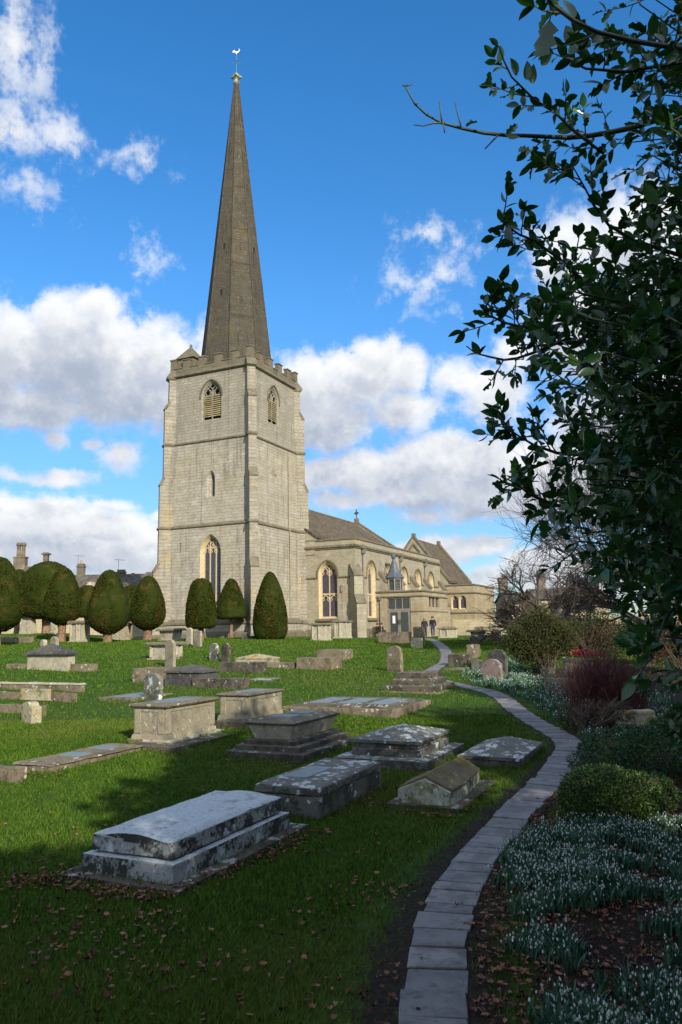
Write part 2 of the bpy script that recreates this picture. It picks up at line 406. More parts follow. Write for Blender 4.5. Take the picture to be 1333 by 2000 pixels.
def m_tiles(name, base, row=.22, wid=.3, ax='x'):
    m_, t, b = new_mat(name); tc = t.n('ShaderNodeTexCoord'); v = tc.outputs['Object']; s = t.n('ShaderNodeSeparateXYZ', {0: v})
    uv = t.n('ShaderNodeCombineXYZ', {0: s.outputs[0 if ax == 'x' else 1], 1: t.m('ADD', t.m('MULTIPLY', s.outputs[2], 1.4), t.m('MULTIPLY', t.noise(v, 2, 2), .04))}).outputs[0]
    br = t.n('ShaderNodeTexBrick', {'Vector': uv, 'Color1': (.2,.2,.2,1), 'Color2': (.9,.9,.9,1), 'Mortar': (0,0,0,1), 'Scale': 1.0, 'Mortar Size': .014, 'Mortar Smooth': .2, 'Brick Width': wid, 'Row Height': row})
    bw = t.n('ShaderNodeSeparateXYZ', {0: br.outputs['Color']}).outputs[0]
    n = t.noise(v, 3, 6, .7); n2 = t.noise(v, .5, 4)
    col = t.mix(t.ss(bw, .2, .9), tuple(c * .6 for c in base), tuple(c * 1.3 for c in base))
    col = t.mix(t.m('MULTIPLY', t.ss(n, .5, .7), .5), col, (.17, .15, .10))
    col = t.mix(t.m('MULTIPLY', t.ss(n2, .45, .7), .4), col, (.06, .05, .035))
    col = t.mix(t.m('MULTIPLY', br.outputs['Fac'], .8), col, (.025, .02, .018))
    t.set(b, 'Base Color', col); t.set(b, 'Roughness', .9)
    bump(t, b, t.m('SUBTRACT', t.m('MULTIPLY', bw, .6), br.outputs['Fac']), .8, .05)
    return m_
def m_leaf(name, c1, c2, rough=.6, spec=.3, scale=3.0, island=True, trans=0.0, detail=5, c3=None):
    m_, t, b = new_mat(name); v = objvec(t)
    n = t.noise(v, scale, detail, .6)
    if island:
        ge = t.n('ShaderNodeNewGeometry')
        n = t.m('ADD', t.m('MULTIPLY', n, .5), t.m('MULTIPLY', ge.outputs['Random Per Island'], .5))
    col = t.mix(t.ss(n, .25, .75), c1, c2)
    if c3: col = t.mix(t.ss(t.noise(v, scale * .35, 3), .5, .68), col, c3)
    t.set(b, 'Base Color', col); t.set(b, 'Roughness', rough); t.set(b, 'Specular IOR Level', spec)
    if trans:      # thin leaves let some light through
        tl = t.n('ShaderNodeBsdfTranslucent', {'Color': t.mix(1.0, col, (1.6, 2.2, .7), 'MULTIPLY')}); out = [n_ for n_ in t.t.nodes if n_.type == 'OUTPUT_MATERIAL'][0]
        t.set(out, 0, t.n('ShaderNodeMixShader', {0: trans, 1: b, 2: tl}))
    return m_
def m_glass(name, col=(.02, .026, .035), lead=.11, ax=(1, 1)):
    m_, t, b = new_mat(name); tc = t.n('ShaderNodeTexCoord'); v = tc.outputs['Object']; s = t.n('ShaderNodeSeparateXYZ', {0: v})
    h = t.m('ADD', s.outputs[0], s.outputs[1])
    a = t.m('ADD', h, s.outputs[2]); c = t.m('SUBTRACT', h, s.outputs[2])
    f1 = t.m('ABSOLUTE', t.m('SUBTRACT', t.m('FRACT', t.m('DIVIDE', a, lead * 1.3)), .5)); f2 = t.m('ABSOLUTE', t.m('SUBTRACT', t.m('FRACT', t.m('DIVIDE', c, lead * 1.3)), .5))
    ln = t.ss(t.m('MAXIMUM', f1, f2), .40, .46)
    n = t.noise(v, 5, 3)
    col_ = t.mix(t.ss(n, .35, .7), col, tuple(c_ * 2.2 for c_ in col))
    t.set(b, 'Base Color', t.mix(ln, col_, (.10, .10, .11))); t.set(b, 'Roughness', t.m('MULTIPLY_ADD', ln, .4, .18))
    bump(t, b, t.noise(v, 12, 2), .25, .02)
    return m_
M = {}
M['tower'] = m_ashlar('tower_limestone', (.44, .405, .325), grime=.5, top=16.2, warm=(.36, .31, .20), relief=.85, course=.25, blockw=.55, mort=.26)
M['aisle'] = m_ashlar('aisle_limestone', (.365, .33, .24), course=.32, blockw=.8, grime=.22, warm=(.42, .30, .13), mort=.16, lich=0, relief=.35)
M['porch'] = m_ashlar('porch_limestone', (.38, .315, .195), course=.36, blockw=.75, grime=.2, warm=(.42, .29, .12), mort=.2, lich=0, relief=.3)
M['butt'] = m_ashlar('buttress_limestone', (.34, .315, .25), course=.3, blockw=.8, grime=.4, relief=.8, lich=.9, mort=.3)
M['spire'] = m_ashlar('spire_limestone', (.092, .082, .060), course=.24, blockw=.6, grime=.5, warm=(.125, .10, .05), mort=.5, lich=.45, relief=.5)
M['trim'] = m_tomb('weathered_trim_stone', (.19, .165, .115), (.10, .09, .065), (.42, .40, .33), la=.15, ls=6, moss=.3, mosscol=(.16, .14, .05), da=.45)
M['trimlight'] = m_tomb('window_dressing_stone', (.56, .46, .28), (.36, .28, .15), (.6, .55, .42), la=.1, ls=8, da=.15)
M['tiles'] = m_tiles('stone_roof_tiles', (.125, .094, .052))
M['tilesgrey'] = m_tiles('grey_house_roof_tiles', (.12, .105, .09), row=.25)
M['lead'] = m_plain('lead_sheet', (.085, .105, .135), .5, .0, .25, 4)
M['glass'] = m_glass('leaded_glass')
M['glassp'] = m_glass('purple_leaded_glass', (.030, .022, .040))
M['doorglass'] = m_glass('door_glass', (.025, .035, .033), .2)
M['timber'] = m_plain('grey_oak', (.25, .22, .18), .7, 0, .3, 5, .3)
M['timberdark'] = m_plain('weathered_bench_timber', (.22, .17, .12), .75, 0, .4, 6, .3)
M['iron'] = m_plain('cast_iron_pipe', (.20, .20, .18), .6, .1)
M['verd'] = m_plain('copper_green_iron', (.10, .22, .22), .6, .2)
M['gold'] = m_plain('gilded_cock', (.75, .55, .42), .35, .6)
M['paper'] = m_plain('white_paper', (.8, .82, .84), .8, 0, .04)
M['black'] = m_plain('dark_opening', (.012, .012, .012), .9)
M['louvre'] = m_tomb('louvre_stone', (.42, .35, .19), (.2, .17, .09), la=.1)
M['house'] = m_ashlar('house_limestone', (.50, .43, .28), course=.25, blockw=.5, grime=.2, lich=0)
M['chim'] = m_ashlar('chimney_stone', (.17, .15, .115), course=.25, blockw=.5, grime=.4, lich=0)
M['pot'] = m_plain('clay_pot', (.42, .22, .12), .8)
# tomb stones
M['t_white'] = m_tomb('tomb_white_lichen', (.36, .38, .37), (.035, .040, .034), (.49, .54, .56), la=.60, ls=8, da=.62, toplichen=1.3)
M['t_roofmoss'] = m_tomb('mossy_brown_coping', (.17, .135, .08), (.07, .06, .035), (.56, .56, .5), la=.5, ls=9, moss=.8, mosscol=(.13, .105, .02), da=.4, ochre=.3)
M['t_grey'] = m_tomb('tomb_grey_blotched', (.165, .165, .14), (.055, .055, .045), (.60, .64, .64), la=.42, ls=10, da=.6, toplichen=.75, moss=.2)
M['t_dark'] = m_tomb('tomb_dark_crusted', (.12, .105, .08), (.045, .04, .032), (.52, .52, .47), la=.28, ls=9, da=.6, toplichen=.4, moss=.25)
M['t_ash'] = m_tomb('tomb_smooth_buff', (.30, .265, .185), (.17, .155, .115), (.56, .55, .46), la=.16, ls=9, da=.42, moss=.12)
M['t_buff'] = m_tomb('tomb_pale_buff', (.40, .365, .27), (.20, .18, .12), (.62, .62, .54), la=.3, ls=8, da=.35, moss=.15)
M['t_lid'] = m_tomb('tomb_lid_brown', (.18, .155, .11), (.075, .065, .05), (.5, .5, .46), la=.2, ls=9, da=.4, toplichen=.3, moss=.1)
M['t_mossy'] = m_tomb('tomb_mossy_pale', (.46, .47, .36), (.10, .10, .055), (.66, .68, .6), la=.45, ls=8, moss=.75, mosscol=(.13, .13, .02), da=.5, ochre=.3, toplichen=.15)
M['t_rough'] = m_tomb('tomb_rough_brown', (.22, .18, .125), (.10, .08, .055), (.58, .56, .48), la=.33, ls=8, moss=.3, da=.5, ochre=.2)
M['t_ochre'] = m_tomb('stone_ochre_lichen', (.40, .36, .24), (.14, .12, .07), (.62, .62, .56), la=.35, ls=9, moss=.5, da=.35, ochre=1.0)
M['t_pink'] = m_tomb('stone_pinkish', (.27, .20, .18), (.12, .10, .09), (.55, .55, .52), la=.25, ls=9, da=.35, moss=.35)
M['t_purp'] = m_tomb('stone_dark_slaty', (.10, .095, .09), (.045, .045, .045), (.36, .38, .38), la=.15, ls=9, da=.5, moss=.2)
M['t_green'] = m_tomb('stone_green_topped', (.24, .19, .13), (.09, .08, .05), (.34, .50, .42), la=.55, ls=4, da=.4, moss=.35)
M['t_hs'] = m_tomb('headstone_blotched', (.20, .20, .165), (.08, .08, .065), (.62, .62, .56), la=.75, ls=7, da=.5, moss=.2)
M['slate'] = m_plain('blue_slate_plaque', (.155, .21, .225), .45, 0, .18, 8)
M['turq'] = m_plain('turquoise_plaque', (.07, .24, .23), .5, 0, .2, 8)
M['yew'] = m_leaf('yew_foliage', (.022, .032, .005), (.050, .055, .008), .8, .05, 3.5, c3=(.052, .044, .010))
M['bark'] = m_plain('yew_bark', (.24, .15, .09), .9, 0, .45, 7, .6)
M['barkg'] = m_plain('grey_bark', (.13, .10, .075), .9, 0, .4, 7, .5)
M['twig'] = m_plain('bare_twig', (.095, .072, .052), .9, 0, .3, 2)
M['twigl'] = m_plain('far_bare_twig', (.085, .07, .062), .9, 0, .3, 2)
M['skin'] = m_plain('skin', (.55, .33, .24), .55, 0, .08)
M['hair'] = m_plain('dark_hair', (.06, .04, .025), .7, 0, .3)
M['hairl'] = m_plain('light_brown_hair', (.26, .17, .09), .7, 0, .3)
M['navy'] = m_plain('navy_jacket', (.012, .014, .026), .85, 0, .2)
M['coat'] = m_plain('dark_coat', (.018, .018, .024), .85, 0, .2)
M['jeans'] = m_plain('blue_jeans', (.03, .055, .12), .85, 0, .3, 12)
M['dkpants'] = m_plain('dark_trousers', (.02, .022, .03), .85, 0, .2)
M['maroon'] = m_plain('maroon_coat', (.05, .022, .022), .85, 0, .2)
M['shoe'] = m_plain('black_shoe', (.015, .015, .015), .5)
# ------------------------------------------------------------------ ground sheet
PATHPX = [((772,2000),(920,2000)),((785,1953),(918,1953)),((789,1891),(920,1891)),((800,1843),(918,1843)),((816,1810),(914,1810)),((831,1764),(933,1764)),
 ((850,1732),(942,1732)),((875,1703),(955,1703)),((896,1677),(964,1677)),((938,1636),(1001,1636)),((955,1616),(1017,1616)),((975,1590),(1034,1590)),((999,1568),(1056,1568)),
 ((1030,1540),(1085,1540)),((1052,1522),(1104,1522)),((1065,1500),(1117,1500)),((1082,1478),(1132,1478)),((1094,1460),(1138,1460)),((1086,1444),(1126,1444)),((1064,1430),(1094,1430)),
 ((1036,1413),(1064,1413)),((1008,1396),(1036,1396)),((990,1380),(1014,1380)),((972,1364),(996,1364)),((945,1352),(972,1352)),((915,1345),(935,1343)),((880,1338),(900,1336)),((852,1330),(864,1330)),((838,1320),(852,1320)),((834,1312),(850,1312)),
 ((846,1303),(862,1303)),((862,1295),(879,1295)),((867,1286),(881,1286)),((869,1277),(878,1277)),((865,1268),(873,1268)),((856,1260),(864,1260)),((846,1252),(852,1252)),((832,1247),(838,1247))]
pc = []
for a, b in PATHPX:
    p = (G(*a) + G(*b)) / 2; pc.append((p.x, p.y))
pc = [(pc[0][0] - .12, -1.0), (pc[0][0] - .06, 1.5)] + pc
pc = np.array(pc)
def resample(P, step):
    d = np.r_[0, np.cumsum(np.linalg.norm(np.diff(P, axis=0), axis=1))]
    s = np.arange(0, d[-1], step)
    return np.stack([np.interp(s, d, P[:, 0]), np.interp(s, d, P[:, 1])], 1)
PC = resample(pc, .1)
for _ in range(3):
    k = np.array([1, 2, 3, 2, 1.]) / 9
    PC = np.stack([np.convolve(np.pad(PC[:, i], 2, mode='edge'), k, 'valid') for i in (0, 1)], 1)
PW = .20          # half width of the path near the camera
def path_dist(X, Y):
    """signed lateral distance to the path (positive = right of it) for arrays"""
    X = np.ravel(X); Y = np.ravel(Y); out = np.empty(len(X)); sgn = np.empty(len(X))
    t = np.gradient(PC, axis=0)
    for i in range(0, len(X), 20000):
        dx = X[i:i+20000, None] - PC[None, ::2, 0]; dy = Y[i:i+20000, None] - PC[None, ::2, 1]
        d2 = dx * dx + dy * dy; j = d2.argmin(1); ii = np.arange(len(j))
        out[i:i+20000] = np.sqrt(d2[ii, j])
        tt = t[::2][j]; sgn[i:i+20000] = np.sign(dx[ii, j] * tt[:, 1] - dy[ii, j] * tt[:, 0])
    return out * sgn
nx, ny = 330, 520
tx = np.linspace(-1, 1, nx); gx = np.sinh(tx * 6.2) / np.sinh(6.2) * 400 + 0.0
gx = np.where(True, np.sinh(tx * 5.2) / np.sinh(5.2) * 330 + tx * 12, gx)
ty = np.linspace(-.42, 1, ny); gy = np.sinh(ty * 5.2) / np.sinh(5.2) * 420 + ty * 14 + 2
GX, GY = np.meshgrid(gx, gy)
GZ = hnp(GX, GY) * 1.0
V = np.stack([GX, GY, GZ], 2).reshape(-1, 3)
idx = np.arange(nx * ny).reshape(ny, nx)
F = np.stack([idx[:-1, :-1], idx[:-1, 1:], idx[1:, 1:], idx[1:, :-1]], 2).reshape(-1, 4)
near = (np.abs(V[:, 0]) < 30) & (V[:, 1] < 80)
pdist = np.full(len(V), 50.0); pdist[near] = path_dist(V[near, 0], V[near, 1])
def bed_mask(X, Y, pd):
    """planted bed right of the path: bare soil and leaf litter"""
    off = np.where(Y < 8, .34, np.where(Y < 12, .75, 1.3))
    b = np.clip((pd - off) / .35, 0, 1)
    return b * np.clip((30 - Y) / 6, 0, 1)
bed = bed_mask(V[:, 0], V[:, 1], pdist)
mud = .85 * np.clip(1 - (np.abs(pdist) - PW) / (.42 + .25 * np.clip((10 - V[:, 1]) / 8, 0, 1)), 0, 1) * np.clip((34 - V[:, 1]) / 20, 0, 1)
mud = np.maximum(mud, np.clip(1 - np.hypot(V[:, 0] - .15, (V[:, 1] - 3.1)) / 1.1, 0, 1) * .8)
m_, t, b = new_mat('lawn_and_soil')
v = t.n('ShaderNodeTexCoord').outputs['Object']
am = t.n('ShaderNodeAttribute', attribute_name='mud').outputs['Fac']; ab = t.n('ShaderNodeAttribute', attribute_name='bed').outputs['Fac']
n0 = t.noise(v, .35, 5, .6); n1 = t.noise(v, 3.0, 6, .65); n2 = t.noise(v, 22, 5, .7); n3 = t.noise(t.v('MULTIPLY', v, (1, 1, 1)), 90, 3, .7)
gcol = t.mix(t.ss(n1, .3, .72), (.032, .080, .007), (.058, .112, .012))
gcol = t.mix(t.ss(n0, .45, .68), gcol, (.066, .105, .018))
gcol = t.mix(t.m('MULTIPLY', t.ss(n2, .52, .72), .45), gcol, (.022, .048, .008))
gcol = t.mix(t.m('MULTIPLY', t.ss(t.noise(v, 1.3, 5, .7), .62, .74), .35), gcol, (.085, .10, .022))
scol = t.mix(t.ss(n2, .3, .7), (.020, .015, .010), (.055, .042, .030))
k = t.ss(t.m('ADD', am, t.m('ADD', t.m('MULTIPLY_ADD', n1, .9, -.45), t.m('MULTIPLY_ADD', n2, .9, -.45))), .45, .62)
col = t.mix(k, gcol, scol)
kb = t.ss(t.m('ADD', ab, t.m('MULTIPLY_ADD', n1, .5, -.25)), .4, .7)
col = t.mix(kb, col, t.mix(t.ss(n3, .4, .6), (.018, .013, .009), (.05, .034, .022)))
t.set(b, 'Base Color', col); t.set(b, 'Roughness', .95); t.set(b, 'Specular IOR Level', .15)
bump(t, b, t.m('ADD', t.m('MULTIPLY', n2, .8), t.m('MULTIPLY', n3, .5)), .9, .05)
M['lawn'] = m_
gr = npmesh('ground', V, F, M['lawn'], smooth=True)
tag(gr, 'green churchyard lawn rising gently to the church', kind='structure')
for nm, arr in (('mud', mud), ('bed', bed)):
    a = gr.data.attributes.new(nm, 'FLOAT', 'POINT'); a.data.foreach_set('value', arr.astype(np.float32))
# ------------------------------------------------------------------ flagstone path
m_, t, b = new_mat('flagstone')
v = t.n('ShaderNodeTexCoord').outputs['Object']; ge = t.n('ShaderNodeNewGeometry')
n1 = t.noise(v, 4, 6, .65); n2 = t.noise(v, 40, 5, .7)
col = t.mix(ge.outputs['Random Per Island'], (.155, .145, .14), (.225, .21, .20))
col = t.mix(t.m('MULTIPLY', t.ss(n1, .42, .62), .75), col, (.085, .078, .068))
col = t.mix(t.m('MULTIPLY', t.ss(n2, .55, .75), .5), col, (.29, .27, .25))
col = t.mix(t.m('MULTIPLY', t.ss(t.noise(v, 7, 6, .75), .54, .64), .7), col, (.045, .052, .03))
t.set(b, 'Base Color', col); t.set(b, 'Roughness', .62); bump(t, b, t.m('ADD', n1, t.m('MULTIPLY', n2, .5)), .45, .02)
M['flag'] = m_
mb = MB(); i = 0
tg = np.gradient(PC, axis=0); tg /= np.linalg.norm(tg, axis=1, keepdims=True)
PCl = len(PC)
while i < PCl - 5:
    Y = PC[i, 1]
    ln = int(round(random.uniform(2.2, 3.6))) if Y < 20 else 4
    j = min(i + ln, PCl - 1)
    hw = (.180 if Y < 7 else .180 + .04 * min(1, (Y - 7) / 5)) if Y < 30 else .26
    gap = .009
    p0, p1 = Vector(PC[i]), Vector(PC[j]); d0_, d1_ = Vector(tg[i]), Vector(tg[j])
    n0_, n1_ = Vector((d0_.y, -d0_.x)), Vector((d1_.y, -d1_.x))
    p0 = p0 + d0_ * gap; p1 = p1 - d1_ * gap
    L = hw + random.uniform(-.012, .016); Rr = hw + random.uniform(-.012, .016)
    cs = [p0 - n0_ * (L + random.uniform(-.006, .006)), p0 + n0_ * (Rr + random.uniform(-.006, .006)), p1 + n1_ * Rr, p1 - n1_ * L]
    zz = random.uniform(-.004, .010); vs = []; cs = [c + Vector((random.uniform(-.006, .006), random.uniform(-.006, .006))) for c in cs]
    for c in cs: vs.append((c.x, c.y, H(c.x, c.y) - .05))
    for c in cs: vs.append((c.x, c.y, H(c.x, c.y) + .014 + zz + random.uniform(-.005, .005)))
    mb.add(vs, [(0,3,2,1),(4,5,6,7),(0,1,5,4),(1,2,6,5),(2,3,7,6),(3,0,4,7)])
    i = j
po = mb.build('path', M['flag'], bevel=.009)
tag(po, 'narrow winding path of grey flagstones', kind='structure')
# ------------------------------------------------------------------ church
TC = Vector((-9.076, 65.387, CAMH))
ch = thing('church', 'pale limestone church with a tall octagonal spire on a battlemented west tower', 'church', (TC.x, TC.y, CAMH - .45), YAW)
ZL = .45     # local z = level relative to the camera + ZL
def gothic(cx, w_, zs, za, n=9):
    """pointed arch from (cx-w/2,zs) over apex (cx,za) to (cx+w/2,zs)"""
    a = w_ / 2; r = za - zs; Rr = (a * a + r * r) / (2 * a); th = math.asin(min(1, r / Rr))
    L = [(cx - a + Rr - Rr * math.cos(th * i / n), zs + Rr * math.sin(th * i / n)) for i in range(n + 1)]
    return L + [(2 * cx - x, z) for x, z in L[-2::-1]]
class Fr:
    """wall frame: u along the wall, z up, d depth into the wall"""
    def __init__(s, P0, U, N): s.P = Vector(P0); s.U = Vector(U).normalized(); s.N = Vector(N).normalized()
    def __call__(s, u, z, d=0): return s.P + s.U * u + Vector((0, 0, z + ZL)) - s.N * d
def panel(mb, F, outline, holes, mi=0):
    loops = [[Vector((x, z, 0)) for x, z in outline]] + [[Vector((x, z, 0)) for x, z in h] for h in holes]
    tris = geometry.tessellate_polygon(loops)
    pts = [p for l in loops for p in l]
    mb.add([F(p.x, p.y) for p in pts], [tuple(t_) for t_ in tris], mi)
def rect(u0, u1, z0, z1): return [(u0, z0), (u1, z0), (u1, z1), (u0, z1)]
def arch_loop(cx, w_, zb, zs, za, n=9):
    return [(cx - w_ / 2, zb), (cx + w_ / 2, zb)] + gothic(cx, w_, zs, za, n)[::-1]
def bar(mb, F, pts, wd, d0, d1, mi=0):
    """strip of stone following a 2D polyline in the wall plane"""
    n = len(pts); L = []; Rr = []
    for i, p in enumerate(pts):
        a = Vector(pts[max(i-1, 0)]); b_ = Vector(pts[min(i+1, n-1)]); d = (b_ - a)
        if d.length < 1e-6: d = Vector((0, 1))
        d.normalize(); q_ = Vector((-d.y, d.x)) * wd / 2; p = Vector(p)
        L.append(p + q_); Rr.append(p - q_)
    vs = [F(*p, d0) for p in L] + [F(*p, d0) for p in Rr] + [F(*p, d1) for p in L] + [F(*p, d1) for p in Rr]
    fs = []
    for i in range(n - 1):
        fs += [(i, i+1, n+i+1, n+i), (2*n+i, 3*n+i, 3*n+i+1, 2*n+i+1), (i, 2*n+i, 2*n+i+1, i+1), (n+i, n+i+1, 3*n+i+1, 3*n+i)]
    fs += [(0, n, 3*n, 2*n), (n-1, 3*n-1, 4*n-1, 2*n-1)]
    mb.add(vs, fs, mi)
def loft(mb, F, la, da, lb, db, mi=0):
    n = len(la); mb.add([F(*p, da) for p in la] + [F(*p, db) for p in lb], [(i, (i+1) % n, n + (i+1) % n, n + i) for i in range(n)], mi)
def window(F, cx, w_, zb, zs, za, lights=2, transom=None, dep=.34, glass='glass', hood=None, louv=False, splay=.13, name='window', tm='trimlight', trac=True):
    """builds reveal, mullions, tracery, glass; returns the outer hole for the wall panel"""
    outer = arch_loop(cx, w_, zb, zs, za); wi = w_ - 2 * splay; zai = zs + (za - zs) * (wi / w_) + .02
    inner = arch_loop(cx, wi, zb + splay * .8, zs, zai)
    mb = MB(); loft(mb, F, outer, 0, inner, dep - .06); loft(mb, F, inner, dep - .06, inner, dep + .12)
    if hood is None or hood:
        pass
    t_ = .085 if wi > 1 else .07
    d0, d1 = dep - .02, dep + .09
    ws = wi / lights
    for i in range(1, lights):
        bar(mb, F, [(cx - wi/2 + ws*i, zb + splay * .8), (cx - wi/2 + ws*i, zs + (zai - zs) * (.55 if lights == 2 else .42))], t_, d0, d1)
    # frame rib inside the arch
    bar(mb, F, arch_loop(cx, wi - t_ * .8, zb + splay * .8 + .02, zs, zai - t_ * .5)[1:] , t_ * .9, d0, d1)
    bar(mb, F, [(cx - wi/2 + .02, zb + splay * .8), (cx - wi/2 + .02, zs)], t_ * .9, d0, d1)
    bar(mb, F, [(cx - wi/2, zb + splay * .8 + .03), (cx + wi/2, zb + splay * .8 + .03)], t_, d0 - .004, d1 + .003)
    def heads(zbase, hgt_):
        for i in range(lights):
            c = cx - wi/2 + ws * (i + .5)
            g_ = gothic(c, ws, zbase, zbase + hgt_, 5)
            bar(mb, F, g_, t_ * .75, d0 + .012, d1 - .012)
            # cusps
            for sgn in (-1, 1):
                bar(mb, F, [(c + sgn * ws * .44, zbase + hgt_ * .10), (c + sgn * ws * .17, zbase + hgt_ * .34), (c + sgn * ws * .30, zbase + hgt_ * .66)], t_ * .6, d0 + .02, d1 - .02)
    hh = ws * .95
    if trac:
        zh = zs - hh * .25 if lights == 2 else zs - hh * .2
        heads(zh, hh)
        if lights == 2:
            ztop = zh + hh
            # two reticulated curves rising from the light heads to the arch
            for sgn in (-1, 1):
                bar(mb, F, [(cx + sgn * ws * .5, ztop), (cx + sgn * ws * .28, ztop + (zai - ztop) * .42), (cx, ztop + (zai - ztop) * .8)], t_ * .7, d0 + .01, d1 - .01)
                bar(mb, F, [(cx, zs + (zai - zs) * .50), (cx + sgn * ws * .26, ztop + (zai - ztop) * .30)], t_ * .6, d0 + .015, d1 - .015)
                bar(mb, F, [(cx + sgn * ws * .5, ztop), (cx + sgn * ws * .62, ztop + .16)], t_ * .6, d0 + .015, d1 - .015)
            bar(mb, F, [(cx, ztop + (zai - ztop) * .78), (cx, zai)], t_ * .6, d0 + .01, d1 - .01)
        else:
            for i in range(1, lights):
                xx = cx - wi/2 + ws * i
                bar(mb, F, [(xx, zh + hh * .3), (xx, zs + (zai - zs) * .72)], t_ * .85, d0 + .005, d1 - .005)
                for sgn in (-1, 1):
                    bar(mb, F, [(xx, zh + hh * .75), (xx + sgn * ws * .42, zh + hh * 1.45)], t_ * .6, d0 + .015, d1 - .015)
            zt = zh + hh * 1.45
            bar(mb, F, [(cx - wi * .42, zh + hh), (cx + wi * .42, zh + hh)], t_ * .6, d0 + .02, d1 - .02)
            for q_ in (-.25, .25): bar(mb, F, gothic(cx + q_ * ws, ws * .5, zh + hh * 1.25, zh + hh * 1.9, 3), t_ * .55, d0 + .02, d1 - .02)
            bar(mb, F, [(cx, zh + hh), (cx, zh + hh * 2.0)], t_ * .6, d0 + .017, d1 - .017)
    if transom is not None:
        bar(mb, F, [(cx - wi/2, transom), (cx + wi/2, transom)], t_ * 1.5, d0 - .003, d1 + .002)
        heads(transom - hh * .95, hh * .8)
    o = mb.build(name, M[tm], ch)
    if louv:
        mb = MB(); nl = 11; z0 = zb + .35; st = (zs - z0 + .1) / nl
        for i in range(nl):
            for k_ in range(lights):
                u0 = cx - wi/2 + ws * k_ + t_ * .6; u1 = u0 + ws - t_ * 1.2; z = z0 + st * i
                mb.add([F(u0, z, dep - .05), F(u1, z, dep - .05), F(u1, z + st * .78, dep + .16), F(u0, z + st * .78, dep + .16),
                        F(u0, z + .07, dep - .05), F(u1, z + .07, dep - .05), F(u1, z + st * .78 + .07, dep + .16), F(u0, z + st * .78 + .07, dep + .16)],
                       [(0,3,2,1),(4,5,6,7),(0,1,5,4),(1,2,6,5),(2,3,7,6),(3,0,4,7)])
        mb.build('louvre', M['louvre'], o)
        mb = MB(); lp = inner; mb.add([F(*p, dep + .25) for p in lp], [tuple(range(len(lp)))]); mb.build('dark_opening', M['black'], o, fix=False)
    else:
        mb = MB(); mb.add([F(*p, dep + .035) for p in inner], [tuple(range(len(inner)))]); mb.build('glass', M[glass], o, fix=False)
    if hood:
        mb = MB(); e = .10
        hl = gothic(cx, w_ + 2 * e, zs, za + e * 1.3, 10)
        ext = [(hl[0][0], zs - hood)] + hl + [(hl[-1][0], zs - hood)]
        bar(mb, F, ext, .10, -.10, .02)
        mb.build('hood_mould', M['trim'], ch)
    return outer
# ---- tower walls
tw = MB(); HW = 3.97
stages = [(1.0, 8.55, 4.11), (8.55, 15.65, 4.0), (15.65, 21.5, 3.95)]
FW = lambda hw: Fr((-hw, 0, 0), (0, 1, 0), (-1, 0, 0)); FS = lambda hw: Fr((0, -hw, 0), (1, 0, 0), (0, -1, 0))
FN = lambda hw: Fr((0, hw, 0), (1, 0, 0), (0, 1, 0)); FE = lambda hw: Fr((hw, 0, 0), (0, 1, 0), (1, 0, 0))
slit = lambda u, z0, z1, w_=.09: rect(u - w_, u + w_, z0, z1)
hW = {0: [], 1: [], 2: []}; hS = {0: [], 1: [], 2: []}
hW[0].append(window(FW(4.11), -.24, 2.0, 1.95, 6.35, 7.82, lights=3, dep=.42, glass='glass', splay=.14))
hW[0].append(slit(2.72, 6.46, 7.3, .06))
hW[1].append(window(FW(4.0), -.17, .78, 10.85, 12.45, 13.1, lights=1, dep=.40, splay=.2, trac=False, tm='tower'))
hW[2].append(window(FW(3.95), -.14, 1.95, 17.35, 19.5, 20.75, lights=2, dep=.16, louv=True, splay=.07, tm='tower', hood=.15))
hS[2].append(window(FS(3.95), -.3, 1.8, 17.35, 19.4, 20.7, lights=2, dep=.16, louv=True, splay=.07, tm='tower', hood=.15))
hS[1].append(window(FS(4.0), -.1, .5, 12.3, 12.75, 13.15, lights=1, dep=.25, splay=.12, trac=False, tm='tower'))
for i, (z0, z1, hw) in enumerate(stages):
    o = rect(-hw, hw, z0, z1)
    panel(tw, FW(hw), o, hW[i]); panel(tw, FS(hw), o, hS[i]); panel(tw, FN(hw), o, []); panel(tw, FE(hw), o, [])
mbx = MB()
for (u, z0, z1) in ((2.72, 6.46, 7.3),):
    F = FW(4.11); l = rect(u - .06, u + .06, z0, z1); loft(tw, F, l, 0, l, .3); mbx.add([F(*p, .3) for p in l], [(0,1,2,3)])
mbx.build('slit_opening', M['black'], ch, fix=False)
# plinth: sloped top and thick base
def ring(mb, hw0, hw1, z0, z1, mi=0, cap=True):
    vs = []
    for hw, z in ((hw0, z0), (hw1, z1)):
        for sx, sy in ((-1,-1),(1,-1),(1,1),(-1,1)): vs.append((sx * hw, sy * hw, z + ZL))
    fs = [(i, (i+1)%4, 4+(i+1)%4, 4+i) for i in range(4)]
    if cap: fs += [(4,5,6,7), (3,2,1,0)]
    mb.add(vs, fs, mi)
ring(tw, 4.34, 4.34, -1.2, .62, cap=False)
tw.build('tower_wall', M['tower'], ch, fix=False)
mb = MB(); ring(mb, 4.42, 4.42, .60, .74, cap=False); ring(mb, 4.42, 4.11, .74, 1.06, cap=False); ring(mb, 4.30, 4.42, .52, .60, cap=False); ring(mb, 4.6, 4.6, -1.2, -.15); ring(mb, 4.6, 4.36, -.15, .0)
mb.build('plinth', M['trim'], ch)
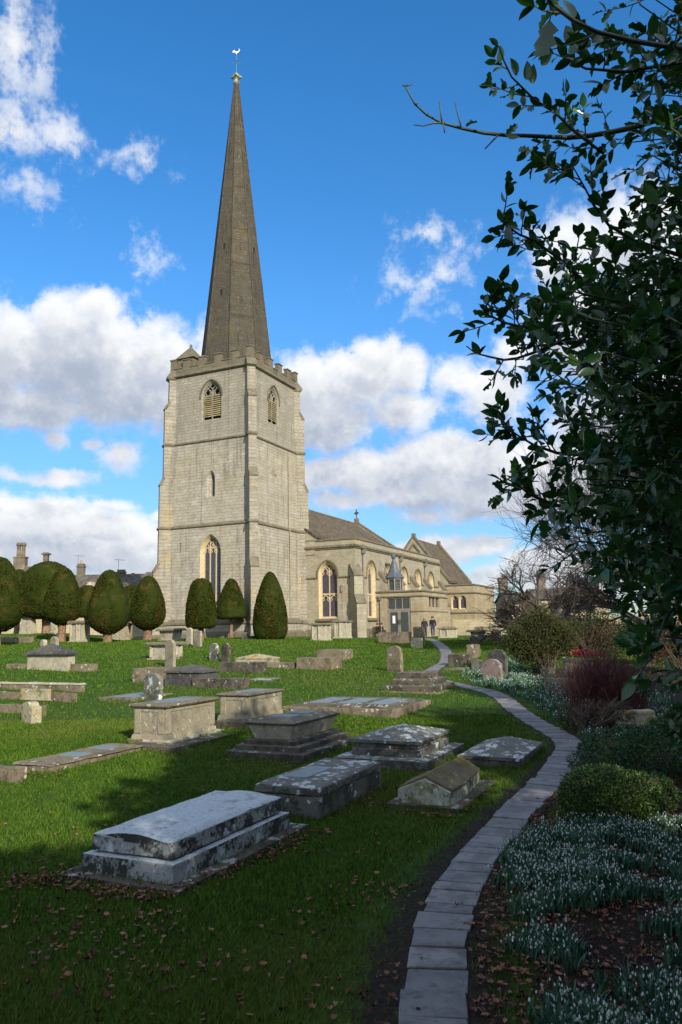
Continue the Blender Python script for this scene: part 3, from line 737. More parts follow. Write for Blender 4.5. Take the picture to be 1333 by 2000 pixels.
# buttresses
prof = [(4.86, -1.2), (4.86, 4.97), (4.60, 5.65), (4.58, 12.2), (4.38, 12.85), (4.35, 18.8), (4.12, 19.4), (4.10, 21.5)]
def diag_M(sx, sy, cx=0, cy=0):
    a = math.atan2(sy, sx); return Matrix.Translation((cx, cy, 0)) @ Matrix.Rotation(a, 4, 'Z')
bt = None
for k_, (sx, sy) in enumerate(((-1,-1),(-1,1),(1,-1),(1,1))):
    mb = MB(); r2 = math.sqrt(2); hw = .33
    lp = [Vector((4.4, -hw, -1.2 + ZL))] + [Vector((a * r2, -hw, z + ZL)) for a, z in prof] + [Vector((4.4, -hw, 21.5 + ZL))]
    mb.prism(lp, (0, 2 * hw, 0), 0, diag_M(sx, sy))
    b_ = mb.build('buttress', M['butt'], ch)
    mb = MB()
    for (a, z, a2, z2) in ((4.86, 4.97, 4.58, 5.68), (4.58, 12.2, 4.36, 12.88), (4.35, 18.8, 4.10, 19.42)):
        lp = [Vector(((a + .045) * r2, -hw - .04, z - .06 + ZL)), Vector(((a + .045) * r2, -hw - .04, z + .03 + ZL)), Vector(((a2 + .02) * r2, -hw - .04, z2 + .05 + ZL)), Vector(((a2 - .1) * r2, -hw - .04, z2 - .05 + ZL)), Vector(((a - .1) * r2, -hw - .04, z - .06 + ZL))]
        mb.prism(lp, (0, 2 * hw + .08, 0), 0, diag_M(sx, sy))
    # string course and plinth running round the buttress
    for z, a, h_, e in ((8.50, 4.60, .20, .10), (15.60, 4.37, .22, .10), (.60, 4.88, .30, .10)):
        mb.frus((4.4, (a + e) * r2, -hw - e, hw + e), (4.4, (a + .01) * r2, -hw - .015, hw + .015), z + ZL, z + h_ + ZL) if False else None
        vs = []
        for ee, zz in ((e * .5, z - .08), (e, z), (e, z + h_ * .35), (.012, z + h_)):
            vs += [(4.4, -hw - ee, zz + ZL), ((a) * r2 + ee, -hw - ee, zz + ZL), ((a) * r2 + ee, hw + ee, zz + ZL), (4.4, hw + ee, zz + ZL)]
        Mx = diag_M(sx, sy); vs = [Mx @ Vector(p) for p in vs]
        fs = []
        for i in range(3): fs += [(i*4+j, i*4+(j+1)%4, i*4+4+(j+1)%4, i*4+4+j) for j in range(4)]
        fs += [(3,2,1,0), (12,13,14,15)]
        mb.add(vs, fs)
    Mx = diag_M(sx, sy); mb.box(4.4, 5.1 * r2, -hw - .12, hw + .12, -1.2 + ZL, -.15 + ZL, 0, Mx)
    mb.build('weathering', M['trim'], b_, split=True)
# string courses
for z, hw in ((8.50, 4.08), (15.60, 3.97)):
    mb = MB(); ring(mb, hw + .06, hw + .13, z - .07, z, cap=False); ring(mb, hw + .13, hw + .13, z, z + .08, cap=False); ring(mb, hw + .13, hw - .1, z + .08, z + .26, cap=False)
    mb.build('string_course', M['trim'], ch)
# parapet
mb = MB(); ring(mb, 3.96, 4.16, 21.42, 21.56, cap=False); ring(mb, 4.16, 4.16, 21.56, 21.66, cap=False); ring(mb, 4.16, 4.04, 21.66, 21.78, cap=False)
for sx, sy in ((-1,-1),(-1,1),(1,-1),(1,1)):      # corbelled corners above the buttresses
    vs = []
    for r_, hw, z in ((5.80, .34, 21.30), (6.02, .42, 21.46), (6.02, .42, 21.64), (5.60, .40, 22.15)):
        vs += [(4.5, -hw, z + ZL), (r_, -hw, z + ZL), (r_, hw, z + ZL), (4.5, hw, z + ZL)]
    Mx = diag_M(sx, sy); vs = [Mx @ Vector(p) for p in vs]; fs = [(3,2,1,0), (12,13,14,15)]
    for i in range(3): fs += [(i*4+j, i*4+(j+1)%4, i*4+4+(j+1)%4, i*4+4+j) for j in range(4)]
    mb.add(vs, fs)
mb.build('cornice', M['trim'], ch)
M['parapet'] = m_ashlar('parapet_limestone', (.20, .175, .12), course=.3, blockw=.7, grime=.5, warm=(.17, .135, .065), mort=.3, lich=.3)
mb = MB()
def ringwall(mb, ho, hi, z0, z1):
    for (x0, x1, y0, y1) in ((-ho, ho, -ho, -hi), (-ho, ho, hi, ho), (-ho, -hi, -hi, hi), (hi, ho, -hi, hi)):
        mb.box(x0, x1, y0, y1, z0 + ZL, z1 + ZL)
ringwall(mb, 4.04, 3.7, 21.5, 22.28)
cop = MB()
for side in range(4):
    A_ = Matrix.Rotation(side * math.pi / 2, 4, 'Z')
    for q_ in (-2.4, -.8, .8, 2.4):
        mb.box(3.70, 4.036, q_ - .34, q_ + .34, 22.28 + ZL, 22.95 + ZL, 0, A_)
        cop.box(3.64, 4.10, q_ - .39, q_ + .39, 22.95 + ZL, 23.04 + ZL, 0, A_)
    for q_ in (-3.2, -1.6, 0, 1.6, 3.2):
        cop.box(3.64, 4.10, q_ - .415, q_ + .415, 22.28 + ZL, 22.35 + ZL, 0, A_)
for sx, sy in ((-1,-1),(-1,1),(1,-1),(1,1)):
    mb.box(min(sx*3.55, sx*4.03), max(sx*3.55, sx*4.03), min(sy*3.55, sy*4.03), max(sy*3.55, sy*4.03), 22.28 + ZL, 23.1 + ZL)
    a0 = min(sx*3.5, sx*4.09); a1 = max(sx*3.5, sx*4.09); c0 = min(sy*3.5, sy*4.09); c1 = max(sy*3.5, sy*4.09)
    cop.box(a0, a1, c0, c1, 23.1 + ZL, 23.2 + ZL)
mb.build('parapet', M['parapet'], ch, fix=False); cop.build('coping', M['trim'], ch, fix=False, split=True)
# turret with a pyramid cap and the lead roof inside the parapet
mb = MB(); mb.box(-3.75, -2.15, 1.9, 3.5, 21.6 + ZL, 23.25 + ZL); mb.frus((-3.92, -1.98, 1.73, 3.67), (-2.98, -2.92, 2.67, 2.73), 23.25 + ZL, 24.55 + ZL)
mb.lathe([(.09, 24.5 + ZL), (.13, 24.62 + ZL), (.02, 24.8 + ZL)], 8, c=(-2.95, 2.7)); mb.build('stair_turret', M['parapet'], ch)
mb = MB(); mb.box(-3.7, 3.7, -3.7, 3.7, 21.2 + ZL, 21.75 + ZL); mb.build('tower_roof', M['lead'], ch)
# spire
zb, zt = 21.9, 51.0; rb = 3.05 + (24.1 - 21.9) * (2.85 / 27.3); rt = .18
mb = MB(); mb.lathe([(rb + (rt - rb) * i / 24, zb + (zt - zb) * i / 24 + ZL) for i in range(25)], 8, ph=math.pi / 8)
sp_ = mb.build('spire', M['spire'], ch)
mb = MB()
for k_ in range(8):
    a = math.pi / 8 + k_ * math.pi / 4
    mb.tube([(math.cos(a) * (rb + .01), math.sin(a) * (rb + .01), zb + ZL), (math.cos(a) * (rt + .01), math.sin(a) * (rt + .01), zt + ZL)], [.085, .05], 6)
mb.build('edge_rib', M['spire'], sp_, split=True)
mb = MB()
for (a, zz) in ((math.pi, 33.5), (-math.pi / 2, 33.5), (math.pi, 29.0)):
    rr = (rb + (rt - rb) * (zz - zb) / (zt - zb)) * math.cos(math.pi / 8)
    Mx = Matrix.Rotation(a, 4, 'Z'); mb.box(rr - .12, rr + .03, -.07, .07, zz + ZL, zz + .55 + ZL, 0, Mx)
mb.build('spire_light', M['black'], sp_, split=True)
mb = MB(); mb.lathe([(.19, 50.85 + ZL), (.32, 51.02 + ZL), (.32, 51.12 + ZL), (.2, 51.18 + ZL), (.18, 51.4 + ZL), (.30, 51.52 + ZL), (.38, 51.6 + ZL), (.36, 51.78 + ZL), (.24, 51.86 + ZL), (.18, 52.0 + ZL), (.05, 52.15 + ZL)], 10)
for k_ in range(4):
    a = k_ * math.pi / 2 + .4; mb.lathe([(.02, 51.55 + ZL), (.12, 51.6 + ZL), (.12, 51.72 + ZL), (.02, 51.8 + ZL)], 6, c=(.40 * math.cos(a), .40 * math.sin(a)))
mb.build('finial', M['t_mossy'], ch, smooth=False)
mb = MB(); mb.tube([(0, 0, 52.0 + ZL), (0, 0, 54.15 + ZL)], [.045, .03], 6)
for a in (.5, .5 + math.pi / 2): mb.tube([(-.5 * math.cos(a), -.5 * math.sin(a), 53.15 + ZL), (.5 * math.cos(a), .5 * math.sin(a), 53.15 + ZL)], .025, 5)
wv = mb.build('weathervane', M['verd'], ch)
# cockerel: outline with real thickness
ck = [(-.66, .50), (-.58, .78), (-.44, .84), (-.50, .62), (-.36, .40), (-.05, .28), (.18, .30), (.34, .46), (.40, .56), (.56, .46), (.70, .24), (.72, .02), (.60, -.06), (.52, .10), (.36, .08), (.16, -.02), (.04, -.28), (-.04, -.28), (-.08, -.06), (-.32, .06), (-.48, .24)]
mb = MB(); A_ = Matrix.Rotation(R(-60), 4, 'Z')
mb.prism([A_ @ Vector((-x * .50, -.03, 54.22 + z * .55 + ZL)) for x, z in ck], A_.to_3x3() @ Vector((0, .06, 0))); mb.build('cockerel', M['gold'], wv)
# downpipes on the tower south side
mb = MB(); mb.tube([(2.0, -4.16, 15.2 + ZL), (2.0, -4.16, 8.9 + ZL), (2.0, -4.22, 8.5 + ZL), (2.0, -4.2, 1.2 + ZL)], .035, 6); mb.build('drainpipe', M['louvre'], ch)
# ---- nave
mb = MB()
def gable_roof(mb, x0, x1, yr, zr, ye0, ze0, ye1, ze1, th=.22):
    for ye, ze in ((ye0, ze0), (ye1, ze1)):
        lp = [Vector((x0, yr, zr + ZL)), Vector((x0, ye, ze + ZL)), Vector((x0, ye, ze - th + ZL)), Vector((x0, yr, zr - th + ZL))]
        mb.prism(lp, (x1 - x0, 0, 0))
gable_roof(mb, 4.05, 25.9, 0, 12.12, -5.6, 8.2, 5.6, 8.2)
gable_roof(mb, 26.2, 38, 0, 10.6, -4.5, 6.2, 4.5, 6.2)
nr = mb.build('nave_roof', M['tiles'], ch)
mb = MB(); mb.tube([(3.9, 0, 12.16 + ZL), (25.9, 0, 12.16 + ZL)], .11, 6); mb.build('ridge_tiles', M['trim'], nr)
mb = MB()
lp = [Vector((25.9, y, z + ZL)) for y, z in ((-6.5, -1), (6.5, -1), (6.5, 7.75), (0, 12.3), (-6.5, 7.75))]; mb.prism(lp, (.3, 0, 0))
mb.prism([Vector((4.12, y, z + ZL)) for y, z in ((-5.5, 6.5), (5.5, 6.5), (5.5, 8.05), (0, 11.85), (-5.5, 8.05))], (.3, 0, 0)); mb.box(4.2, 25.9, -5.45, -5.0, 6.5 + ZL, 8.0 + ZL); mb.box(26.2, 38, -4.4, 4.4, -1 + ZL, 6.2 + ZL); mb.box(4.3, 25.9, 5.9, 6.4, -1 + ZL, 7.5 + ZL); mb.build('nave_wall', M['aisle'], ch)
mb = MB()
for s_ in (-1, 1):
    lp = [Vector((25.85, 0, 12.3 + ZL)), Vector((25.85, s_ * 6.55, 7.75 + ZL)), Vector((25.85, s_ * 6.55, 7.95 + ZL)), Vector((25.85, 0, 12.52 + ZL))]; mb.prism(lp, (.42, 0, 0))
mb.build('gable_coping', M['trim'], ch, split=True)
def cross(mb, x, y, z, s_=1.0):
    F = Fr((x, y, 0), (.5, .86, 0), (-.86, .5, 0)); z = z
    bar(mb, F, [(0, z), (0, z + .95 * s_)], .10 * s_, -.05, .05); bar(mb, F, [(-.3 * s_, z + .62 * s_), (.3 * s_, z + .62 * s_)], .10 * s_, -.052, .052)
    c = [(.17 * s_ * math.cos(t_ * math.pi / 6), z + .62 * s_ + .17 * s_ * math.sin(t_ * math.pi / 6)) for t_ in range(13)]
    bar(mb, F, c, .05 * s_, -.035, .035)
    for q_ in ((-.3, .62), (.3, .62), (0, .95)): bar(mb, F, [(q_[0] * s_ - .07 * s_, z + q_[1] * s_), (q_[0] * s_ + .07 * s_, z + q_[1] * s_)], .14 * s_, -.045, .045)
mb = MB(); cross(mb, 26.05, 0, 12.75, 1.15); mb.box(25.85, 26.25, -.25, .25, 12.4 + ZL, 12.8 + ZL); mb.build('gable_cross', M['trim'], ch)
# ---- south aisle
FA = Fr((4.2, 0, 0), (0, 1, 0), (-1, 0, 0)); FB = Fr((0, -9.3, 0), (1, 0, 0), (0, -1, 0))
holes = [window(FA, -6.68, 1.80, .95, 4.75, 5.85, transom=3.05, glass='glassp', hood=.3)]
aw = MB(); panel(aw, FA, rect(-9.3, -3.9, -1.2, 7.68), holes)
hb = []
for cx_ in (7.66, 11.85, 16.05, 20.2, 24.45):
    hb.append(window(FB, cx_, 1.95, .95 if cx_ < 9 else 2.2, 4.85, 5.95, transom=3.05 if cx_ < 9 else None, glass='glassp', hood=.3))
panel(aw, FB, rect(4.2, 28.0, -1.2, 7.68), hb)
panel(aw, Fr((28.0, 0, 0), (0, 1, 0), (1, 0, 0)), rect(-9.3, -3.9, -1.2, 7.68), [])
aw.build('aisle_wall', M['aisle'], ch, fix=False)
mb = MB()
def lshape(mb, x0, y0, x1, ytop, e, z0, z1, ein=.35):
    """moulding along the west (x0) and south (y0) faces, proud by e"""
    mb.box(x0 - e, x0 + ein, y0 + ein, ytop, z0 + ZL, z1 + ZL); mb.box(x0 - e, x1, y0 - e, y0 + ein, z0 + ZL, z1 + ZL)
lshape(mb, 4.2, -9.3, 28.1, -3.95, .10, 6.90, 7.02); lshape(mb, 4.2, -9.3, 28.1, -3.95, .19, 7.02, 7.16); lshape(mb, 4.2, -9.3, 28.1, -3.95, .12, 7.16, 7.24)
mb.build('parapet_string', M['trim'], ch, fix=False, bevel=.03)
mb = MB(); lshape(mb, 4.2, -9.3, 28.1, -3.9, .09, 7.66, 7.80); mb.build('parapet_coping', M['trim'], ch, fix=False, bevel=.02)
mb = MB(); zz = 4.48
mb.box(4.09, 4.22, -5.70, -4.0, zz - .06 + ZL, zz + .05 + ZL); mb.box(4.09, 4.22, -9.39, -7.66, zz - .06 + ZL, zz + .05 + ZL)
xs = [4.09, 6.62, 8.70, 10.8, 12.9, 15.0, 17.1, 19.15, 21.25, 23.4, 25.5, 28]
for i in range(0, len(xs), 2): mb.box(xs[i], xs[i+1], -9.41, -9.28, zz - .06 + ZL, zz + .05 + ZL)
mb.build('sill_string', M['trim'], ch, split=True)
mb = MB(); mb.box(4.02, 4.3, -7.75, -5.6, .72 + ZL, .95 + ZL); mb.box(6.55, 8.8, -9.5, -9.2, .72 + ZL, .95 + ZL); mb.build('window_sill', M['trim'], ch, bevel=.03, split=True)
mb = MB(); lshape(mb, 4.2, -9.3, 28.1, -4.2, .14, -1.2, .05); mb.build('aisle_plinth', M['trim'], ch)
mb = MB(); mb.box(4.4, 27.9, -9.0, -3.9, 7.1 + ZL, 7.4 + ZL); mb.frus((4.4, 27.9, -9.0, -5.9), (4.4, 27.9, -6.1, -5.9), 7.4 + ZL, 7.72 + ZL); mb.build('aisle_roof', M['lead'], ch)
# aisle buttresses: one diagonal at the corner and square ones along the south wall
def buttress(Mx, r_up, r_lo, hw, z1=3.0, z2=4.9, r0=-.3):
    mb = MB(); lp = [Vector((x, -hw, z + ZL)) for x, z in ((r0, -1.2), (r_lo, -1.2), (r_lo, z1), (r_up, z1 + .65), (r_up, z2), (0.05, z2 + .9), (r0, z2 + .9))]
    mb.prism(lp, (0, 2 * hw, 0), 0, Mx); o = mb.build('buttress', M['aisle'], ch)
    mb = MB()
    for (a, za, b_, zb_) in ((r_lo, z1, r_up, z1 + .65), (r_up, z2, .05, z2 + .9)):
        lp = [Vector((x, -hw - .05, z + ZL)) for x, z in ((a + .09, za - .08), (a + .09, za + .02), (b_ + .02, zb_ + .10), (b_ - .15, zb_ - .02), (a - .1, za - .08))]
        mb.prism(lp, (0, 2 * hw + .1, 0), 0, Mx)
    mb.build('weathering', M['trim'], o, split=True)
buttress(diag_M(-1, -1, 4.45, -9.05), 1.05, 1.55, .40, 2.2, 4.55)
for x_ in (9.75, 13.95, 18.1, 22.3, 27.4): buttress(Matrix.Translation((x_, -9.3, 0)) @ Matrix.Rotation(-math.pi / 2, 4, 'Z'), .75, 1.05, .36, 2.4, 4.2)
for x_ in (5.66, 14.95, 22.4):
    mb = MB(); mb.tube([(x_, -9.48, 6.95 + ZL), (x_, -9.48, 6.5 + ZL), (x_, -9.42, 6.3 + ZL), (x_, -9.42, -.4 + ZL)], [.10, .10, .06, .06], 8)
    mb.tube([(x_, -9.42, 4.6 + ZL), (x_, -9.42, 4.45 + ZL)], .085, 8)
    mb.box(x_ - .16, x_ + .16, -9.64, -9.36, 6.5 + ZL, 6.85 + ZL)
    mb.build('drainpipe', M['iron'], ch)
    mb = MB(); mb.box(x_ - .36, x_ + .36, -9.62, -9.25, 6.92 + ZL, 7.26 + ZL); mb.build('hopper_block', M['trim'], ch, bevel=.03)
mb = MB(); mb.box(4.06, 4.21, -8.12, -7.95, 3.2 + ZL, 3.75 + ZL); mb.tube([(4.15, -8.03, 3.2 + ZL), (4.15, -8.03, 1.7 + ZL)], .012, 4); mb.build('wall_lamp', M['timber'], ch)
mb = MB(); mb.tube([(4.14, -4.25, 6.9 + ZL), (4.14, -4.25, -.3 + ZL)], .05, 6); mb.build('drainpipe', M['trimlight'], ch)
# ---- porch
FP = Fr((8.67, 0, 0), (0, 1, 0), (-1, 0, 0)); FQ = Fr((0, -13.73, 0), (1, 0, 0), (0, -1, 0))
mb = MB(); door = rect(-12.56, -10.30, -.8, 2.72); panel(mb, FP, rect(-13.73, -9.3, -1.2, 3.2), [door]); loft(mb, FP, door, 0, door, .22)
wl = rect(10.25, 13.35, 1.85, 2.72); panel(mb, FQ, rect(8.67, 15.9, -1.2, 3.2), [wl]); loft(mb, FQ, wl, 0, wl, .2)
panel(mb, Fr((15.9, 0, 0), (0, 1, 0), (1, 0, 0)), rect(-13.73, -9.3, -1.2, 3.2), [])
mb.build('porch_wall', M['porch'], ch, fix=False)
mb = MB(); lshape(mb, 8.67, -13.73, 15.98, -9.3, .08, 2.74, 2.86); lshape(mb, 8.67, -13.73, 15.98, -9.3, .10, 3.18, 3.32)
mb.box(15.6, 15.98, -13.4, -9.3, 3.18 + ZL, 3.32 + ZL); lshape(mb, 8.67, -13.73, 15.98, -12.6, .05, 1.42, 1.50); mb.build('porch_moulding', M['trim'], ch, bevel=.015)
mb = MB(); mb.box(8.9, 15.8, -13.5, -9.3, 2.9 + ZL, 3.1 + ZL); mb.build('porch_roof', M['lead'], ch)
def rbar(mb, F, u0, u1, z0, z1, d0, d1): 
    vs = [F(u, z, d) for d in (d0, d1) for u, z in ((u0, z0), (u1, z0), (u1, z1), (u0, z1))]
    mb.add(vs, [(0,3,2,1),(4,5,6,7),(0,1,5,4),(1,2,6,5),(2,3,7,6),(3,0,4,7)])
pf = MB(); d0, d1 = .06, .19
for (a, b_, c, d) in ((-12.56, -12.42, -.8, 2.72), (-10.44, -10.30, -.8, 2.72)): rbar(pf, FP, a, b_, c, d, d0, d1)
rbar(pf, FP, -12.42, -10.44, 2.60, 2.72, d0, d1); rbar(pf, FP, -12.42, -10.44, 1.55, 1.72, d0, d1)
for u in (-11.76, -11.10): rbar(pf, FP, u - .04, u + .04, 1.72, 2.60, d0 + .01, d1 - .01)
fr = pf.build('door_frame', M['timber'], ch, bevel=.01)
mb = MB(); rbar(mb, FP, -12.42, -10.44, 1.72, 2.60, .13, .15); mb.build('fanlight_glass', M['doorglass'], fr)
for u0, u1 in ((-12.41, -11.44), (-11.42, -10.45)):
    mb = MB(); fw = .12; z0, z1 = -.72, 1.54
    rbar(mb, FP, u0, u0 + fw, z0, z1, .08, .14); rbar(mb, FP, u1 - fw, u1, z0, z1, .08, .14); rbar(mb, FP, u0 + fw, u1 - fw, z1 - .12, z1, .08, .14); rbar(mb, FP, u0 + fw, u1 - fw, z0, z0 + .32, .08, .14)
    dr = mb.build('door', M['timber'], ch)
    mb = MB(); rbar(mb, FP, u0 + fw, u1 - fw, z0 + .32, z1 - .12, .10, .12); mb.build('glass', M['doorglass'], dr)
    mb = MB(); uu = u1 - .07 if u0 < -12 else u0 + .07; rbar(mb, FP, uu - .03, uu + .03, .35, .75, .04, .078); mb.build('handle', M['black'], dr)
mb = MB(); rbar(mb, FP, -11.05, -10.80, .45, 1.12, .085, .098); mb.build('notice', M['paper'], ch)
mb = MB()
for u in (11.25, 12.30): rbar(mb, FQ, u - .07, u + .07, 1.85, 2.72, .05, .17)
wn_ = mb.build('window', M['porch'], ch)
mb = MB(); mb.add([FQ(*p, .19) for p in wl], [(0,1,2,3)]); mb.build('glass', M['doorglass'], wn_, fix=False)
mb = MB(); mb.tube([(8.58, -9.72, 2.65 + ZL), (8.58, -9.72, -.5 + ZL)], .05, 6); mb.box(8.46, 8.66, -9.84, -9.60, 2.55 + ZL, 2.78 + ZL); mb.build('drainpipe', M['iron'], ch)
# cupola
_c = at(771, 1140, 1.0) ; 
def loc_on(px, py, axis, val):
    r = ray(px, py); o = -Vector((TC.x, TC.y)); E2 = EAST.xy; N2 = NORTH.xy
    oo = (o.dot(E2), o.dot(N2)); dd = (r.xy.dot(E2), r.xy.dot(N2)); t_ = (val - oo[axis]) / dd[axis]
    return (oo[0] + dd[0] * t_, oo[1] + dd[1] * t_, r.z * t_)
cu = loc_on(771, 1140, 0, 10.4); ccx, ccy = 10.4, cu[1]
mb = MB(); rw = .74
for k_ in range(8):
    a = k_ * math.pi / 4 + math.pi / 8
    mb.tube([(ccx + rw * math.cos(a), ccy + rw * math.sin(a), 3.0 + ZL), (ccx + rw * math.cos(a), ccy + rw * math.sin(a), 4.55 + ZL)], .07, 5)
mb.lathe([(.80, 3.0 + ZL), (.80, 3.42 + ZL), (.70, 3.45 + ZL)], 8, c=(ccx, ccy), ph=math.pi / 8); mb.lathe([(.70, 4.38 + ZL), (.80, 4.4 + ZL), (.84, 4.56 + ZL)], 8, c=(ccx, ccy), ph=math.pi / 8)
cp_ = mb.build('cupola', M['timber'], ch)
mb = MB(); mb.lathe([(.67, 3.4 + ZL), (.67, 4.5 + ZL)], 8, c=(ccx, ccy), ph=math.pi / 8); mb.build('glass', M['doorglass'], cp_)
mb = MB(); mb.lathe([(.92, 4.52 + ZL), (.95, 4.60 + ZL), (.72, 4.82 + ZL), (.52, 5.10 + ZL), (.36, 5.48 + ZL), (.22, 5.95 + ZL), (.12, 6.3 + ZL), (.10, 6.38 + ZL)], 8, c=(ccx, ccy), ph=math.pi / 8)
cr = mb.build('cupola_roof', M['lead'], ch)
mb = MB(); mb.lathe([(.10, 6.3 + ZL), (.20, 6.42 + ZL), (.22, 6.55 + ZL), (.20, 6.68 + ZL), (.10, 6.8 + ZL), (.03, 6.85 + ZL)], 10, c=(ccx, ccy)); mb.build('finial', M['lead'], cr)
# ---- vestry and chapel at the east end
FV = Fr((28.12, 0, 0), (0, 1, 0), (-1, 0, 0)); FX = Fr((0, -13.05, 0), (1, 0, 0), (0, -1, 0))
mb = MB(); vh = []
for c in (-10.85, -11.75): vh.append(window(FV, c, .80, 2.0, 3.05, 3.5, lights=1, dep=.2, splay=.06, glass='glassp', name='window'))
vv = [[(p[0], p[1]) for p in h_] for h_ in vh]
panel(mb, FV, rect(-13.05, -9.3, -1.2, 4.62), vv); panel(mb, FX, rect(28.12, 37.5, -1.2, 4.62), []); panel(mb, Fr((37.5, 0, 0), (0, 1, 0), (1, 0, 0)), rect(-13.05, -9.3, -1.2, 4.62), [])
mb.build('vestry_wall', M['porch'], ch, fix=False)
mb = MB(); lshape(mb, 28.12, -13.05, 37.6, -9.4, .12, 3.72, 3.86); lshape(mb, 28.12, -13.05, 37.6, -9.4, .10, 4.60, 4.76); lshape(mb, 28.12, -13.05, 37.6, -9.4, .10, 1.52, 1.68); lshape(mb, 28.12, -13.05, 37.6, -9.4, .06, -1.2, .1)
mb.build('vestry_moulding', M['trim'], ch, bevel=.02)
mb = MB(); mb.box(28.4, 37.3, -12.8, -9.9, 4.2 + ZL, 4.45 + ZL); mb.build('vestry_roof', M['lead'], ch)
mb = MB(); gable_roof(mb, 28.5, 37.7, -6.2, 10.3, -10.15, 5.25, -2.3, 5.25); mb.build('chapel_roof', M['tiles'], ch)
mb = MB(); gp = [(-10.05, -1), (-2.3, -1), (-2.3, 5.4), (-6.2, 10.45), (-10.05, 5.4)]
mb.prism([Vector((28.14, y, z + ZL)) for y, z in gp], (.4, 0, 0)); mb.prism([Vector((37.5, y, z + ZL)) for y, z in gp], (.35, 0, 0)); mb.box(28.5, 37.5, -9.95, -9.4, -1 + ZL, 5.2 + ZL); mb.build('chapel_wall', M['aisle'], ch)
mb = MB()
for x_ in (28.04, 37.45):
    for s_ in (-1, 1):
        lp = [Vector((x_, -6.2, 10.40 + ZL)), Vector((x_, -6.2 + s_ * 4.0, 5.22 + ZL)), Vector((x_, -6.2 + s_ * 4.05, 5.50 + ZL)), Vector((x_, -6.2, 10.72 + ZL))]; mb.prism(lp, (.50, 0, 0))
    mb.box(x_ - .02, x_ + .52, -6.38, -6.02, 10.5 + ZL, 10.85 + ZL)
for s_ in (-1, 1):
    lp = [Vector((28.02, -6.2, 9.75 + ZL)), Vector((28.02, -6.2 + s_ * .85, 8.65 + ZL)), Vector((28.02, -6.2 + s_ * .72, 8.6 + ZL)), Vector((28.02, -6.2, 9.5 + ZL))]; mb.prism(lp, (.2, 0, 0))
mb.build('gable_coping', M['trim'], ch, split=True)
# ------------------------------------------------------------------ clipped yews
leafq = np.array([(-.5, 0, 0), (0, -.12, .1), (.5, 0, 0), (0, .5, .15)]); leafqf = np.array([[0, 1, 2, 3]])
def yew(label, px, wpx, ytop, ycrown, ybase, tw_px, prof, Y=None, seed=0, group='clipped yews beside the church', name='clipped_yew', leaves=5200):
    P = G(px, ybase) if Y is None else Vector((at(px, 1230, Y).x, Y, H(at(px, 1230, Y).x, Y)))
    s = P.y / 1500.0 / .985
    t_ = thing(name, label, 'yew tree', P, seed * 1.7, group)
    R_ = wpx / 2 * s * .955; zt = hgt(P, ytop); zc = max(-.02, hgt(P, ycrown))
    n = 48; rows = 44
    rr = np.random.default_rng(seed + 3)
    V = []; ks, vs = zip(*prof)
    off = Vector((seed * 7.1, 3, 1))
    for i in range(rows + 1):
        f = i / rows; r0 = np.interp(f, ks, vs) * R_; z = zc + (zt - zc) * f
        for k_ in range(n):
            a = 2 * math.pi * k_ / n; q_ = Vector((math.cos(a) * 1.2, math.sin(a) * 1.2, z * .8)) + off
            r = r0 * (1 + .10 * noise.noise(q_ * .7) + .03 * noise.noise(q_ * 2.2)) + .05 * noise.noise(q_ * 5)
            V.append((r * math.cos(a), r * math.sin(a), z + .03 * noise.noise(q_ * 4)))
    F = [(i*n+k_, i*n+(k_+1)%n, (i+1)*n+(k_+1)%n, (i+1)*n+k_) for i in range(rows) for k_ in range(n)]
    V = np.array(V); F = np.array(F)
    # leaf sprays over the clipped surface
    f = rr.random(leaves * 2) ; a = rr.random(leaves * 2) * 2 * np.pi; r = np.interp(f, ks, vs) * R_
    keep = rr.random(len(f)) < (r + .15) / (R_ + .15); f, a, r = f[keep], a[keep], r[keep]
    dr = (np.interp(f + .02, ks, vs) - np.interp(f - .02, ks, vs)) * R_ / (.04 * (zt - zc))
    N_ = np.stack([np.cos(a), np.sin(a), -dr], 1); N_ /= np.linalg.norm(N_, axis=1, keepdims=True)
    T_ = np.stack([r * np.cos(a) * .995, r * np.sin(a) * .995, zc + (zt - zc) * f], 1)
    d = N_ + rr.normal(0, .8, N_.shape)
    Mx = frame_from(d, spin=rr.random(len(d)) * 6.28) * (rr.uniform(.05, .13, len(d)) * (1 + .0 * R_))[:, None, None]
    V2, F2 = inst(leafq, leafqf, Mx, T_)
    npmesh('crown', np.r_[V, V2], np.r_[F, F2 + len(V)], M['yew'], parent=t_)
    if tw_px:
        mb = MB(); tr = tw_px / 2 * s; zz = zc + .35 * (zt - zc) * .3
        for k_ in range(5):
            a = k_ * 2.513 + seed; b_ = tr * .45
            mb.tube([(b_ * math.cos(a), b_ * math.sin(a), -.15), (b_ * .8 * math.cos(a + .2), b_ * .8 * math.sin(a + .2), zc * .5), (b_ * 1.5 * math.cos(a + .5), b_ * 1.5 * math.sin(a + .5), zz + .1)], [tr * .62, tr * .5, tr * .45], 8)
        mb.build('trunk', M['bark'], t_, smooth=True, rough=.03, cell=.2)
    return t_
egg = [(0, .30), (.06, .62), (.12, .84), (.22, .97), (.34, 1), (.5, .93), (.68, .76), (.84, .56), (.94, .36), (.985, .18), (1, .02)]
bell = [(0, .55), (.02, .92), (.06, 1), (.2, .99), (.4, .88), (.6, .72), (.8, .50), (.93, .32), (.985, .16), (1, .02)]
tall = [(0, .70), (.03, .88), (.12, .97), (.28, 1), (.45, .93), (.62, .77), (.8, .54), (.92, .35), (.98, .18), (1, .02)]
dome = [(0, .45), (.05, .8), (.12, .95), (.3, 1), (.55, .98), (.7, .90), (.82, .75), (.92, .52), (.98, .25), (1, .02)]
